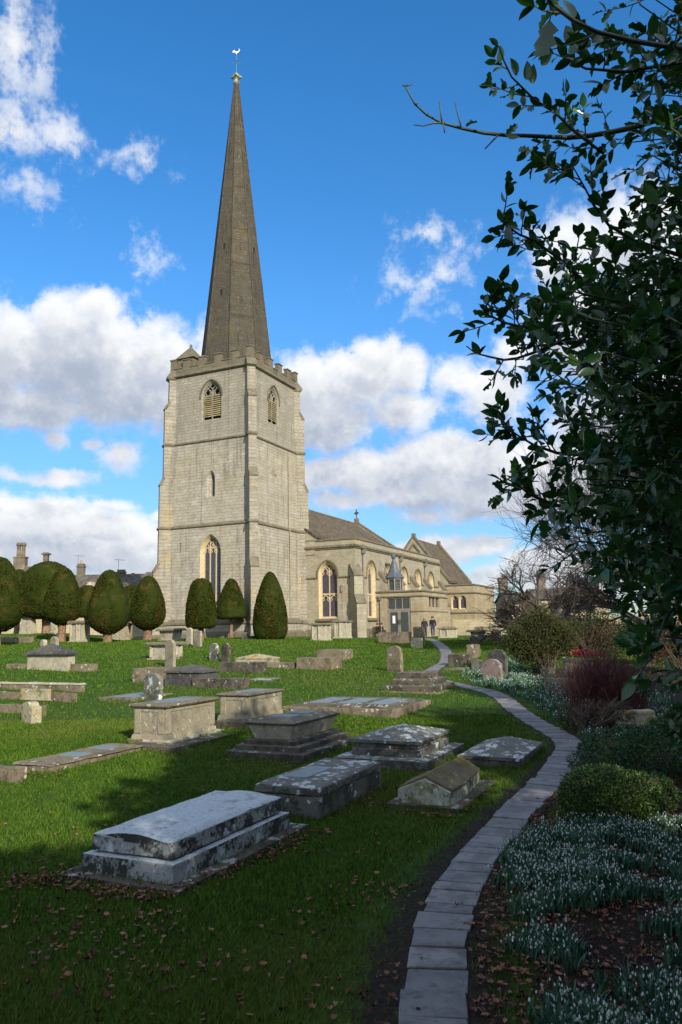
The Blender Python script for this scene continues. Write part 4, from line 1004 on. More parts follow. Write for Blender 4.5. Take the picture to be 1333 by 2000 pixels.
blocky = [(0, .6), (.04, .9), (.1, .98), (.25, 1), (.5, .95), (.75, .78), (.88, .66), (.95, .5), (.99, .25), (1, .02)]
yew('tall bullet-shaped clipped yew cut off by the left edge of the view', -6, 96, 1088, 1234, 1262, 16, egg, seed=1)
yew('broad round-topped clipped yew, the widest, behind the egg-shaped one', 92, 112, 1096, 1209, 1238, 20, dome, Y=57, seed=2, leaves=8000)
yew('egg-shaped clipped yew on a reddish trunk in front of the broad domed yew', 121, 73, 1108, 1220, 1254, 17, egg, seed=3)
yew('egg-shaped clipped yew standing alone before the long grey roof', 211, 79, 1113, 1238, 1255, 20, egg, seed=4)
yew('egg-shaped clipped yew whose right side touches the left edge of the tower', 289, 69, 1125, 1230, 1251, 18, egg, seed=5)
yew('clipped yew with a slanting flattened top below the large tower window', 393, 60, 1130, 1228, 1252, 12, blocky, seed=6)
yew('small bell-shaped clipped yew with a flat underside on a thin straight stem', 452.5, 59, 1130, 1209, 1246, 7, bell, seed=7)
yew('tall clipped yew growing right down to the grass at the tower corner', 529, 68, 1117, 1248, 1249, 0, tall, seed=8)
yew('dark clipped yew block half hidden between the two left egg-shaped yews and the roof', 170, 52, 1143, 1206, 1240, 10, blocky, Y=64, seed=9, leaves=3500)
yew('dark clipped yew peeping out between the two egg-shaped yews left of the tower', 256, 44, 1143, 1208, 1240, 10, blocky, Y=63, seed=10, leaves=3500)
yew('dark clipped yew top showing behind the leftmost yew', 34, 52, 1112, 1208, 1240, 12, dome, Y=62, seed=11, leaves=3500)
# ------------------------------------------------------------------ houses beyond the churchyard
def chimney(mb, x, y, z0, z1, w_=.8, d=.8, n=1, parent=None, pot=True):
    mb = MB()
    mb.box(x - w_ / 2, x + w_ / 2, y - d / 2, y + d / 2, z0, z1 - .5); mb.box(x - w_ / 2 - .1, x + w_ / 2 + .1, y - d / 2 - .1, y + d / 2 + .1, z1 - .5, z1 - .32); mb.box(x - w_ / 2 + .03, x + w_ / 2 - .03, y - d / 2 + .03, y + d / 2 - .03, z1 - .32, z1)
    o = mb.build('chimney', M['chim'], parent)
    if pot:
        m2 = MB(); m2.lathe([(.16, z1 - .05), (.13, z1 + .35), (.17, z1 + .45)], 10, c=(x, y)); m2.build('chimney_pot', M['pot'], o)
    return o
def hpos(px, Y): p = at(px, 1200, Y); return Vector((p.x, Y, H(p.x, Y)))
def zat(px, py, Y): return at(px, py, Y).z
def xat(px, Y): return at(px, 1200, Y).x
Yh = 108
hz = H(xat(225, Yh), Yh); x0, x1 = xat(128, Yh), xat(318, Yh)
hs = thing('terraced_house', 'long low limestone house with a grey stone-tiled roof behind the yews left of the tower', 'house', ((x0 + x1) / 2, Yh, hz))
L2 = (x1 - x0) / 2; ze = zat(200, 1158, Yh) - hz; zr = zat(200, 1121, Yh) - hz
mb = MB(); mb.box(-L2, L2, 0, 7, -.5, ze); mb.prism([Vector((-L2, 0, ze)), Vector((-L2, 7, ze)), Vector((-L2, 3.5, zr - .1))], (2 * L2, 0, 0)); mb.build('wall', M['house'], hs)
mb = MB()
for yy in (-.35, 7.35):
    mb.prism([Vector((-L2 - .2, 3.5, zr)), Vector((-L2 - .2, yy, ze - .1)), Vector((-L2 - .2, yy, ze + .1)), Vector((-L2 - .2, 3.5, zr + .2))], (2 * L2 + .4, 0, 0))
mb.build('roof', M['tilesgrey'], hs)
cx0 = (x0 + x1) / 2
for gx_, gt in ((176, 1136), (243, 1137)):
    X = xat(gx_, Yh) - cx0; zt_ = zat(gx_, gt, Yh) - hz; zb_ = zt_ - 1.9
    mb = MB(); mb.prism([Vector((X - 1.55, -.45, ze - .6)), Vector((X + 1.55, -.45, ze - .6)), Vector((X + 1.55, -.45, zb_ + .3)), Vector((X, -.45, zt_)), Vector((X - 1.55, -.45, zb_ + .3))], (0, 2.6, 0)); g_ = mb.build('gable_dormer', M['house'], hs)
    mb = MB(); mb.box(X - .5, X + .5, -.47, -.3, ze - .4, ze + .7); mb.build('window', M['glass'], g_)
for wx in (150, 165, 190, 205, 225, 262, 285):
    X = xat(wx, Yh) - cx0; mb = MB(); mb.box(X - .55, X + .55, -.05, .1, ze - 2.0, ze - .8); mb.build('window', M['glass'], hs)
chimney(None, xat(140, Yh) - cx0, 3.5, zr - 1, zat(140, 1097, Yh) - hz, 1.0, .8, parent=hs)
chimney(None, xat(222, Yh) - cx0, 3.5, zr - 1, zat(222, 1109, Yh) - hz, 1.1, .8, parent=hs, pot=False)
chimney(None, xat(246, Yh) - cx0, 3.5, zr - 1, zat(246, 1116, Yh) - hz, .5, .5, parent=hs, pot=False)
for ax_, at_ in ((134, 1079), (216, 1087)):
    X = xat(ax_, Yh) - cx0; zt_ = zat(ax_, at_, Yh) - hz
    mb = MB(); mb.tube([(X, 3.4, zr), (X, 3.4, zt_)], .03, 4); mb.tube([(X - .6, 3.4, zt_ - .1), (X + .9, 3.5, zt_ - .25)], .025, 4)
    for q_ in (-.4, 0, .4, .8): mb.tube([(X + q_, 3.2, zt_ - .15), (X + q_, 3.7, zt_ - .15)], .02, 3)
    mb.build('aerial', M['iron'], hs)
Yk = 104; hz = H(xat(283, Yk), Yk); xc = xat(290, Yk)
h2 = thing('house', 'taller dark-roofed house end showing just left of the tower above the yew', 'house', (xc, Yk + 6, hz))
w2 = xat(330, Yk) - xat(262, Yk); ze = zat(283, 1135, Yk) - hz; zr = zat(283, 1113, Yk) - hz
mb = MB(); mb.box(-w2 / 2, w2 / 2, 0, 5, -.5, ze); mb.build('wall', M['house'], h2)
mb = MB()
for yy in (-.3, 5.3): mb.prism([Vector((-w2/2 - .2, 2.5, zr + .1)), Vector((-w2/2 - .2, yy, ze)), Vector((-w2/2 - .2, yy, ze + .2)), Vector((-w2/2 - .2, 2.5, zr + .35))], (w2 + .4, 0, 0))
mb.build('roof', M['tiles'], h2)
mb = MB(); mb.box(-w2/2 + .5, -w2/2 + 1.4, -.06, .1, ze - 1.6, ze - .5); mb.build('window', M['glass'], h2)
Yl = 98
def gable_house(label, pxa, pxb, ye, yr, Y, dep=7, mat='house', roof='tilesgrey'):
    a, b_ = xat(pxa, Y), xat(pxb, Y); c = (a + b_) / 2; z0 = H(c, Y); o = thing('house', label, 'house', (c, Y, z0)); w_ = (b_ - a) / 2
    ze_, zr_ = zat((pxa + pxb) / 2, ye, Y) - z0, zat((pxa + pxb) / 2, yr, Y) - z0
    mb = MB(); mb.box(-w_, w_, 0, dep, -.5, ze_); mb.prism([Vector((-w_ + .02, 0, ze_)), Vector((-w_ + .02, dep, ze_)), Vector((-w_ + .02, dep / 2, zr_ - .1))], (2 * w_ - .04, 0, 0)); mb.build('wall', M[mat], o)
    mb = MB()
    for yy in (-.3, dep + .3): mb.prism([Vector((-w_ - .15, dep / 2, zr_)), Vector((-w_ - .15, yy, ze_ - .1)), Vector((-w_ - .15, yy, ze_ + .12)), Vector((-w_ - .15, dep / 2, zr_ + .22))], (2 * w_ + .3, 0, 0))
    mb.build('roof', M[roof], o)
    nw = max(2, int(w_ * 2 / 2.6))
    for fl in range(2):
        for i in range(nw):
            X = -w_ + (i + .5) * 2 * w_ / nw; z_ = ze_ - 1.7 - fl * 2.7
            if z_ < .4: continue
            m2 = MB(); m2.box(X - .65, X + .65, -.04, .1, z_ - .1, z_ + 1.25); f_ = m2.build('window', M['trimlight'], o)
            m2 = MB(); m2.box(X - .52, X - .04, -.06, .05, z_, z_ + 1.12); m2.box(X + .04, X + .52, -.06, .05, z_, z_ + 1.12); m2.build('pane', M['glass'], f_)
    return o, c, z0
o, c, z0 = gable_house('stone house with paired column chimneys behind the leftmost yews', -60, 52, 1150, 1106, Yl)
for px_, yt in ((9.5, 1054), (19, 1054)):
    X = xat(px_, Yl) - c; zt_ = zat(px_, yt, Yl) - z0; mb = MB()
    mb.lathe([(.30, zt_ - 2.4), (.27, zt_ - .5), (.38, zt_ - .38), (.38, zt_ - .22), (.26, zt_)], 8, c=(X, 3.5)); mb.build('chimney_shaft', M['chim'], o)
X = xat(14, Yl) - c; zt_ = zat(14, 1085, Yl) - z0; mb = MB(); mb.box(X - .75, X + .75, 3, 4, 4, zt_); mb.box(X - .85, X + .85, 2.9, 4.1, zt_, zt_ + .15); mb.build('chimney', M['chim'], o)
X = xat(66, Yl) - c
mb = MB(); zt_ = zat(66, 1074, Yl) - z0; mb.box(X - .3, X + .3, 3.2, 3.8, 0, zt_ - .3); mb.box(X - .5, X + .5, 3, 4, zt_ - .3, zt_ - .12); mb.box(X - .3, X + .3, 3.2, 3.8, zt_ - .12, zt_); mb.build('chimney', M['chim'], o)
X = xat(48, Yl) - c; mb = MB(); zt_ = zat(48, 1101, Yl) - z0; mb.box(X - .3, X + .3, 3.2, 3.8, 3, zt_ - .3); o2 = mb.build('chimney', M['chim'], o); mb = MB(); mb.lathe([(.14, zt_ - .3), (.11, zt_)], 8, c=(X, 3.5)); mb.build('chimney_pot', M['pot'], o2)
# houses to the right of the church
o, c, z0 = gable_house('honey-coloured stone house with a tall chimney behind the bare spreading tree', 992, 1060, 1174, 1158, 96, 7, 'house')
chimney(None, xat(998, 96) - c, 3.5, 5, zat(998, 1124, 96) - z0, 1.1, .9, parent=o)
o, c, z0 = gable_house('long pale house low behind the shrubs right of the bare spreading tree', 1050, 1190, 1168, 1150, 84, 7, 'house')
chimney(None, xat(1077, 84) - c, 3.5, 3, zat(1077, 1113, 84) - z0, .8, .9, parent=o)
# boundary walls
def wall_run(label, p0, p1, h_, th=.4, mat='chim'):
    n = 12; mid = (p0 + p1) / 2; o = None; mb = MB(); d = (p1 - p0); L_ = d.length; d.normalize(); nn = Vector((-d.y, d.x, 0))
    base = Vector((mid.x, mid.y, H(mid.x, mid.y)))
    for i in range(n):
        a = p0 + d * (L_ * i / n); b_ = p0 + d * (L_ * (i + 1) / n); za, zb_ = H(a.x, a.y) - base.z, H(b_.x, b_.y) - base.z
        vs = []
        for q_, z_ in ((a, za), (b_, zb_)):
            for s_ in (-1, 1):
                for hh in (-.5, h_): vs.append((q_.x + nn.x * th / 2 * s_ - base.x, q_.y + nn.y * th / 2 * s_ - base.y, z_ + hh))
        mb.add(vs, [(0,1,5,4),(2,6,7,3),(1,3,7,5),(0,2,3,1),(4,5,7,6)])
    o = mb.build('boundary_wall', M[mat], None, loc=base); return tag(o, label, 'wall')
wall_run('low stone boundary wall behind the yews left of the tower', Vector((-62, 84, 0)), Vector((-13.5, 84, 0)), 1.7, mat='house')
wall_run('low stone boundary wall beyond the vestry right of the church', Vector((10.5, 74, 0)), Vector((30, 66, 0)), 1.5, mat='house')
# ------------------------------------------------------------------ tombs
def dims(C, xA, xB, e=EAST, n_=NORTH, lift=0.0):
    P = G(*C, lift); s_ = solve_px(P, n_, xA); t_ = solve_px(P, e, xB); return P, s_, t_
FOOT = []
TG = 'old stone tombs on the lawn'; HG = 'upright headstones in the churchyard'
def tomb(name, label, cat, C, xA, xB, parts, group=TG, s_over=None, t_over=None, yaw=YAW, rough=.012, cell=None, bev=.012, lift=0.0):
    """parts: [(part name, material, [(y_bottom, y_top, grow_bottom, grow_top)...])]; y's are pixel rows at the front corner"""
    P, s_, t_ = dims(C, xA, xB, lift=lift)
    if s_over: s_ = s_over
    if t_over: t_ = t_over
    c = P + EAST * (t_ / 2) + NORTH * (s_ / 2); zc = H(c.x, c.y)
    o = thing(name, label, cat, (c.x, c.y, zc), yaw, group)
    base = P.z - zc; FOOT.append((c.x, c.y, t_, s_))
    if cell is None: cell = max(.07, P.y * .008)
    res = {'P': P, 's': s_, 't': t_, 'o': o, 'zb': base}
    for (nm, mat, tiers) in parts:
        mb = MB()
        for tr in tiers:
            yb, yt, g0, g1 = tr[:4]
            z0 = base + (hgt(P, yb) if yb < 9000 else -.12) ; z1 = base + hgt(P, yt)
            if yb >= C[1] - .01: z0 = base - .15
            ge0, ge1 = (tr[4], tr[5]) if len(tr) > 4 else (g0, g1)
            mb.frus((-t_/2 - ge0, t_/2 + ge0, -s_/2 - g0, s_/2 + g0), (-t_/2 - ge1, t_/2 + ge1, -s_/2 - g1, s_/2 + g1), z0, z1)
        b_ = min(bev, .02)
        ob = mb.build(nm, M[mat], o, bevel=b_, rough=rough, cell=cell, smooth=False)
        res[nm] = ob
    return res
def plaque(res, x0, x1, y0, y1, ypx, mat='slate', name='slate_plaque', up=.012):
    """slab inset on the top: fractions of the length (x) and width (y)"""
    t_, s_ = res['t'], res['s']; z = res['zb'] + hgt(res['P'], ypx)
    mb = MB(); mb.box(-t_/2 + x0*t_, -t_/2 + x1*t_, -s_/2 + y0*s_, -s_/2 + y1*s_, z - .03, z + up); mb.build(name, M[mat], res['o'], bevel=.004)
# T8 nearest ledger tomb
r = tomb('chest_tomb', 'largest and nearest low tomb, covered in pale blue-white lichen, in the foreground', 'tomb', (339, 1738), 160, 568,
     [('chest', 't_white', [(1738, 1690, .0, .0)]), ('lid', 't_white', [(1686, 1652, -.055, -.06), (1652, 1645, -.06, -.12)])], cell=.05, rough=.014)
P, s_, t_ = r['P'], r['s'], r['t']; z = r['zb'] + hgt(P, 1652)
mb = MB(); n = 9
lp = [Vector((-t_/2 + .06, -s_/2 + .06 + (s_ - .12) * i / n, z - .02 + .055 * math.sin(math.pi * i / n))) for i in range(n + 1)]
mb.prism(lp + [Vector((-t_/2 + .06, s_/2 - .06, z - .03)), Vector((-t_/2 + .06, -s_/2 + .06, z - .03))], (t_ - .12, 0, 0))
mb.build('curved_lid_top', M['t_white'], r['o'], rough=.012, cell=.05)
mb = MB(); mb.frus((-t_/2 - .13, t_/2 + .16, -s_/2 - .15, s_/2 + .16), (-t_/2 - .12, t_/2 + .15, -s_/2 - .14, s_/2 + .15), -.10, .035 + r['zb'] * .5); mb.build('base_slab', M['t_dark'], r['o'], rough=.008, cell=.08)
# T7
r = tomb('chest_tomb', 'plain box tomb with one blue-grey slate on top, right behind the nearest tomb', 'tomb', (626, 1603), 500, 746,
     [('chest', 't_grey', [(1603, 1558, 0, 0)]), ('lid', 't_grey', [(1556, 1541, .012, .005), (1541, 1537, .005, -.04)])], cell=.06)
plaque(r, .22, .62, .45, .85, 1537.5)
# T6 coped coffin-shaped stone
P, s_, t_ = dims((883, 1582), 778, 948); c = P + EAST * t_/2 + NORTH * s_/2; zc = H(c.x, c.y)
o = thing('coped_tomb', 'small coffin-shaped coped tomb with a mossy ridge and pale end, beside the path', 'tomb', (c.x, c.y, zc), YAW, TG)
FOOT.append((c.x, c.y, t_ + .25, s_ + .25)); b0 = P.z - zc; he = hgt(P, 1549); hr = he + .13
mb = MB(); a, b_ = t_/2, s_/2
def wl_(x, k): return [Vector((x, -b_ * k, b0 + .03)), Vector((x, b_ * k, b0 + .03)), Vector((x, b_ * k, b0 + he)), Vector((x, 0, b0 + hr)), Vector((x, -b_ * k, b0 + he))]
def rf_(x, k): return [Vector((x, b_ * k + .012, b0 + he - .004)), Vector((x, 0, b0 + hr + .004)), Vector((x, -b_ * k - .012, b0 + he - .004)), Vector((x, -b_ * k - .012, b0 + he + .022)), Vector((x, 0, b0 + hr + .032)), Vector((x, b_ * k + .012, b0 + he + .022))]
def loft3(mb, fn, secs):
    L_ = [fn(*q) for q in secs]; n = len(L_[0]); V_ = [p for l in L_ for p in l]
    mb.add(V_, [tuple(range(n)), tuple(range(len(V_) - n, len(V_)))[::-1]] + [(k_*n+i, k_*n+(i+1)%n, (k_+1)*n+(i+1)%n, (k_+1)*n+i) for k_ in range(len(L_) - 1) for i in range(n)])
loft3(mb, wl_, [(-a, .97), (-a * .3, 1.04), (a, .78)])
mb.build('coffin_stone', M['t_mossy'], o, bevel=.004, rough=.006, cell=.05)
mb = MB(); loft3(mb, rf_, [(-a + .05, .97), (-a * .3, 1.04), (a + .01, .78)]); mb.build('coped_top', M['t_roofmoss'], o, bevel=.004, rough=.007, cell=.05)
mb = MB(); mb.box(-a - .10, a + .14, -b_ - .13, b_ + .10, b0 - .12, b0 + .035); mb.build('base_slab', M['t_dark'], o, rough=.008, cell=.08)
# T4, T5 hipped ledgers
def hipped(name, label, C, xA, xB, tiers, eave, ridge, rf=.35, mat='t_grey', low='t_grey', lowt=None, grow=.02, group=TG, lift=0.0):
    parts = []
    if lowt: parts.append(('base_step', low, lowt))
    parts.append(('chest', mat, tiers))
    r = tomb(name, label, 'tomb', C, xA, xB, parts, group=group, lift=lift)
    P, s_, t_ = r['P'], r['s'], r['t']; z0 = r['zb'] + hgt(P, eave); z1 = r['zb'] + hgt(P, ridge); k = min(s_, t_) * .5
    g = grow; mb = MB(); ins = min(t_ * .5 - .03, k * (1 - rf) * 1.6)
    ins2 = s_ * .5 - .03
    mb.frus((-t_/2 - g, t_/2 + g, -s_/2 - g, s_/2 + g), (-t_/2 - g, t_/2 + g, -s_/2 - g, s_/2 + g), z0 - .02, z0 + .02)
    mb.frus((-t_/2 - g, t_/2 + g, -s_/2 - g, s_/2 + g), (-t_/2 + ins, t_/2 - ins, -s_/2 + ins2, s_/2 - ins2), z0 + .019, z1)
    r['lid'] = mb.build('hipped_lid', M[mat], r['o'], rough=.012, cell=max(.06, P.y * .008)); return r
r = hipped('ledger_tomb', 'low white-lichened hipped tomb on a broad step right of the turquoise-plaqued tomb', (822, 1483), 688, 879, [(1483, 1466, 0, 0), (1466, 1452, -.03, -.03)], 1452, 1430, low='t_grey', lift=.11)
P, s_, t_ = dims((835, 1508), 651, 909); c = P + EAST * t_/2 + NORTH * s_/2
bs = MB(); o2 = r['o']; lc = o2.matrix_world
z_ = P.z - o2.location.z
dx = (c - o2.location).dot(EAST); dy = (c - o2.location).dot(NORTH)
bs.box(dx - t_/2, dx + t_/2, dy - s_/2, dy + s_/2, z_ - .15, z_ + hgt(P, 1489)); bs.build('base_step', M['t_grey'], o2, bevel=.01, rough=.012, cell=.08)
hipped('ledger_tomb', 'low hipped ledger tomb closest to the bend of the path, speckled with white lichen', (1018, 1503), 899, 1060, [(1503, 1484, 0, 0)], 1484, 1462, mat='t_grey')
# T3 sarcophagus on steps
r = tomb('pedestal_tomb', 'sarcophagus tomb that widens upward on moulded steps, with a turquoise plaque on its side', 'tomb', (566, 1443), 507, 640,
     [('body', 't_buff', [(1443, 1416, .0, .13)]), ('moulding', 't_buff', [(1450, 1441, .10, .02)]), ('lid', 't_lid', [(1416, 1411, .15, .18), (1411, 1404, .18, -.02)])], cell=.08, lift=.24, rough=.008)
plaque(r, .12, .42, .12, .88, 1404.3); plaque(r, .55, .85, .12, .88, 1404.3)
t_, s_, zb_ = r['t'], r['s'], r['zb']; z0, z1 = zb_ + hgt(r['P'], 1441), zb_ + hgt(r['P'], 1417)
mb = MB(); a = .0; k = (z1 - z0)
vs = []
for x in (-.02, .38):
    for z_, g_ in ((z0 + .18 * k, .13 * .18), (z0 + .85 * k, .13 * .85)): vs.append((x * t_, -s_/2 - g_ - .006, z_)); 
    for z_, g_ in ((z0 + .85 * k, .13 * .85), (z0 + .18 * k, .13 * .18)): vs.append((x * t_, -s_/2 - g_ + .02, z_))
mb.add(vs, [(0,1,5,4),(2,3,7,6),(0,3,2,1),(4,5,6,7),(1,2,6,5),(0,4,7,3)]); mb.build('turquoise_plaque', M['turq'], r['o'])
def steps(r, C, xA, xB, ytop, mat='t_dark', name='step', lo=None):
    P, s_, t_ = dims(C, xA, xB); c = P + EAST * t_/2 + NORTH * s_/2; o2 = r['o']; z_ = P.z - o2.location.z
    if lo is None: FOOT.append((c.x, c.y, t_, s_))
    dx = (c - o2.location).dot(EAST); dy = (c - o2.location).dot(NORTH); zb = z_ - .15 if lo is None else z_ + lo
    mb = MB(); mb.box(dx - t_/2, dx + t_/2, dy - s_/2, dy + s_/2, zb, z_ + hgt(P, ytop)); mb.build(name, M[mat], o2, bevel=.015, rough=.014, cell=.09)
    return P, s_, t_, dx, dy, z_
q_ = steps(r, (594, 1491), 441, 700, 1475, name='lower_step')
h1 = hgt(q_[0], 1475)
zz = q_[5] + h1 - .01; k1 = .12
for nm_, f_, za_, zb2 in (('middle_step', .38, zz, zz + .085), ('upper_step', .72, zz + .08, zz + .15)):
    lo_ = (q_[3] - q_[2]/2 + .0, q_[3] + q_[2]/2, q_[4] - q_[1]/2, q_[4] + q_[1]/2); hi_ = (-r['t']/2 - .10, r['t']/2 + .10, -r['s']/2 - .10, r['s']/2 + .10)
    b4 = [a_ + (b_ - a_) * f_ for a_, b_ in zip(lo_, hi_)]
    mb = MB(); mb.box(b4[0], b4[1], b4[2], b4[3], za_ - .02, zb2); mb.build(nm_, M['t_dark'], r['o'], bevel=.012, rough=.012, cell=.08)
# lift the body onto the steps if the terrain corner lies lower
# T1, T2 table tombs
def table(label, C, xA, xB, ytopbody, lid, mat='t_ash', base=None, over=.09, slate=(.2, .8, .25, .75), mould=True, name='table_tomb', lidmat='t_lid', panels=True, lift=.12):
    lb, lt = lid
    parts = [('chest', mat, [(C[1], ytopbody, 0, 0)] + ([(C[1], C[1] - 7, .06, .02)] if mould else [])), ('lid', lidmat, [(lb, (lb + lt) / 2, over * .55, over), ((lb + lt) / 2, lt, over, over * .92)])]
    r = tomb(name, label, 'tomb', C, xA, xB, parts, rough=.006, bev=.006, lift=lift)
    if slate: plaque(r, *slate, lt + .3)
    if panels:
        t_, s_, zb = r['t'], r['s'], r['zb']; h_ = hgt(r['P'], ytopbody); mb = MB(); e = .018
        z0, z1 = zb + h_ * .16, zb + h_
        for x in (-t_/2 + .07, t_/2 - .07): mb.box(x - .07, x + .07, -s_/2 - e, -s_/2 + .03, z0, z1)
        for y in (-s_/2 + .09, s_/2 - .09): mb.box(-t_/2 - e, -t_/2 + .03, y - .06, y + .06, z0, z1)
        mb.box(-t_/2 + .14, t_/2 - .14, -s_/2 - e + .004, -s_/2 + .03, z1 - .07, z1 - .002); mb.box(-t_/2 - e + .004, -t_/2 + .03, -s_/2 + .15, s_/2 - .15, z1 - .07, z1 - .002)
        mb.build('pilaster', M[mat], r['o'], bevel=.006, split=True)
    return r
r = table('large table tomb with panelled buff sides in front of the white-mottled headstone', (324, 1444), 262, 419, 1383, (1384, 1376), over=.07, slate=(.25, .8, .2, .85))
steps(r, (343, 1470), 240, 462, 1460, name='plinth'); steps(r, (334, 1460), 250, 440, 1447, name='upper_plinth', mat='t_mossy')
r = table('plain grey-buff table tomb with an overhanging dark lid, right of the large panelled one', (486, 1405), 430, 550, 1361, (1361, 1355.5), over=.06, slate=(.3, .85, .2, .8))
steps(r, (497, 1426), 419, 568, 1411, name='plinth'); steps(r, (490, 1413), 423, 560, 1404, name='upper_plinth')
# K1 kerbed grave with three slates
r = tomb('kerbed_grave', 'wide low kerbed grave with three blue-grey slates set in its top', 'grave', (775, 1405), 552, 841, [('kerb', 't_rough', [(1405, 1386, 0, 0)]), ('cover_slab', 't_dark', [(1386, 1383, -.12, -.14), (1383, 1380, -.25, -.32)])], t_over=2.3)
for k_ in range(3): plaque(r, .18, .72, .12 + .27 * k_, .30 + .27 * k_, 1380.5)
# stepped tomb
r = tomb('stepped_tomb', 'dark pyramid-stepped tomb beside the middle stretch of the path', 'tomb', (851, 1354), 748, 889, [('lower_step', 't_dark', [(1354, 1341, 0, 0)]), ('middle_step', 't_dark', [(1341, 1339, -.05, -.17), (1339, 1331, -.17, -.17)]), ('top_block', 't_dark', [(1331, 1326, -.17, -.30), (1326, 1316, -.28, -.28)]), ('base_slab', 't_rough', [(1354, 1351.5, .22, .2)])])
# low chests in the middle distance
def low(label, C, xA, xB, top, mat='t_rough', name='low_chest_tomb', extra=None, t_over=None, lidtop=None, group=TG, cap=None):
    parts = [('chest', mat, [(C[1], top, 0, 0)])]
    if cap: parts.append(('cover_slab', cap, [(top + 1, top - 2.5, .03, .0)]))
    if extra: parts += extra
    return tomb(name, label, 'tomb', C, xA, xB, parts, group=group, t_over=t_over, rough=.03)
low('low rough box tomb below the pair of leaning headstones, stained dark', (503, 1316), 430, 523, 1294, 't_dark')
hipped('ledger_tomb', 'low tomb with a yellow-green coped top behind the dark stained box tomb', (532, 1299), 461, 547, [(1299, 1286, 0, 0)], 1286, 1277, mat='t_ochre')
low('long low dark box tomb nearest the table tombs, with a crumbling right end', (472, 1348), 376, 488, 1326, 't_dark')
tomb('flat_ledger', 'thin grey ledger slab lying in the grass beside the long low dark box tomb', 'grave slab', (520, 1333), 480, 547, [('slab', 't_grey', [(1333, 1328, 0, 0)])], t_over=1.0)
low('low brown box tomb in the middle of the lawn with a hedge-like mossy face', (648, 1310), 580, 669, 1285, 't_rough')
low('low brown box tomb behind and right of the mossy-faced one', (672, 1291), 620, 691, 1269, 't_rough')
low('very low broken stone joining the two groups of box tombs', (566, 1307), 520, 584, 1295, 't_rough')
hipped('ledger_tomb', 'dark slate-coloured hipped tomb behind the round-topped headstone', (395, 1343), 322, 428, [(1343, 1326, .0, 0), (1326, 1313, -.03, -.03)], 1313, 1299, mat='t_purp', rf=.3)
low('long reddish stone slab wall left of the dark hipped tomb', (318, 1336), 259, 345, 1306, 't_rough', t_over=1.0)
# L1 hipped chest with wings
r = hipped('chest_tomb', 'pale chest tomb with a grey hipped roof-like lid near the left edge', (133, 1312), 53, 147, [(1312, 1279, 0, 0)], 1277, 1257, mat='t_buff', rf=.4, grow=.13)
r['lid'].data.materials[0] = M['t_purp']
steps(r, (176, 1313), 12, 192, 1297, mat='t_rough', name='base_step')
# L2 group at the left edge
low('long stone ledger at the left edge, rearmost of the low group there', (158, 1353), -40, 167, 1337, 't_rough', cap='t_buff')
r = low('second stone ledger of the low group at the left edge, with a yellow-green slab', (146, 1373), -40, 152, 1354, 't_rough')
steps(r, (96, 1371), 40, 101, 1346, mat='t_ochre', name='slab_end', lo=.02)
low('front stone ledger of the low group at the left edge', (86, 1399), -70, 92, 1378, 't_rough')
# L4 long slab and its neighbour
r = low('long rough box tomb with a blue slate let into its top, low on the left', (100, 1511), 29, 277, 1496, 't_rough', cap='t_rough', t_over=None)
plaque(r, .35, .5, .2, .75, 1493.5); plaque(r, .7, .85, .3, .8, 1493.5)
low('rough stone block touching the left edge in front of the long slate-topped tomb', (36, 1532), -60, 53, 1500, 't_rough')
tomb('flat_ledger', 'thin flat ledger with a blue slate behind the big table tomb', 'grave slab', (262, 1371), 199, 338, [('slab', 't_rough', [(1371, 1364, 0, .02)]), ('slate_plaque', 'slate', [(1364, 1362.8, -.2, -.2)])], s_over=1.1)
# flat stones in turf
for lb, C, xa, xb, mt in (('worn flat stone in the grass below the church corner', (697, 1263), 674, 708, 't_rough'), ('flat grey stone in the turf left of the stepped tomb', (722, 1333), 684, 739, 't_grey'), ('small flat stone in the turf behind the brown box tombs', (614, 1275), 594, 622, 't_grey'), ('flat stone in the turf above the flat grey one left of the stepped tomb', (728, 1317), 702, 746, 't_rough'), ('flat stone beside the green-streaked headstone', (826, 1273), 797, 840, 't_grey'), ('sunken flat slab in the grass right of the chest tomb with a hipped lid', (230, 1302), 192, 236, 't_rough')):
    tomb('flat_stone', lb, 'grave slab', C, xa, xb, [('slab', mt, [(C[1], C[1] - 1.0, 0, .0)])], t_over=.9)
# near-church pedestal tombs
def pedestal(label, C, xA, xB, top, lidtop, mat='t_buff', w0=0, w1=0, over=.12, lidmat='t_lid', foot=True, name='pedestal_tomb', over2=None, group='pedestal tombs near the church'):
    parts = [('chest', mat, [(C[1], top, w0, w1)])]
    if foot: parts.append(('foot', mat, [(C[1], C[1] - 3, .10, .06)]))
    parts.append(('lid', lidmat, [(top, (top + lidtop) / 2, over, over), ((top + lidtop) / 2, lidtop, over, over2 if over2 is not None else over * .6)]))
    r = tomb(name, label, 'tomb', C, xA, xB, parts, group=group, rough=.008)
    t_, s_, zb = r['t'], r['s'], r['zb']; h_ = hgt(r['P'], top); mb = MB()
    if w0 == w1 == 0:
        for x in (-t_/2 + .1, t_/2 - .1, 0): mb.tube([(x, -s_/2, zb + .1), (x, -s_/2, zb + h_)], .075, 8)
        for y in (-s_/2 + .1, s_/2 - .1): mb.tube([(-t_/2, y, zb + .1), (-t_/2, y, zb + h_)], .075, 8)
        mb.build('pilaster', M[mat], r['o'], split=True)
    return r
pedestal('square pedestal tomb with corner columns left of the aisle corner, the left of the two', (627, 1252), 609, 647, 1221, 1217)
pedestal('square pedestal tomb with corner columns left of the aisle corner, the right of the two', (667, 1247), 653, 687, 1215, 1212)
low('low rough rubble tomb with a pale crumbling foot in front of the porch door', (792, 1257), 740, 806, 1234, 't_rough')
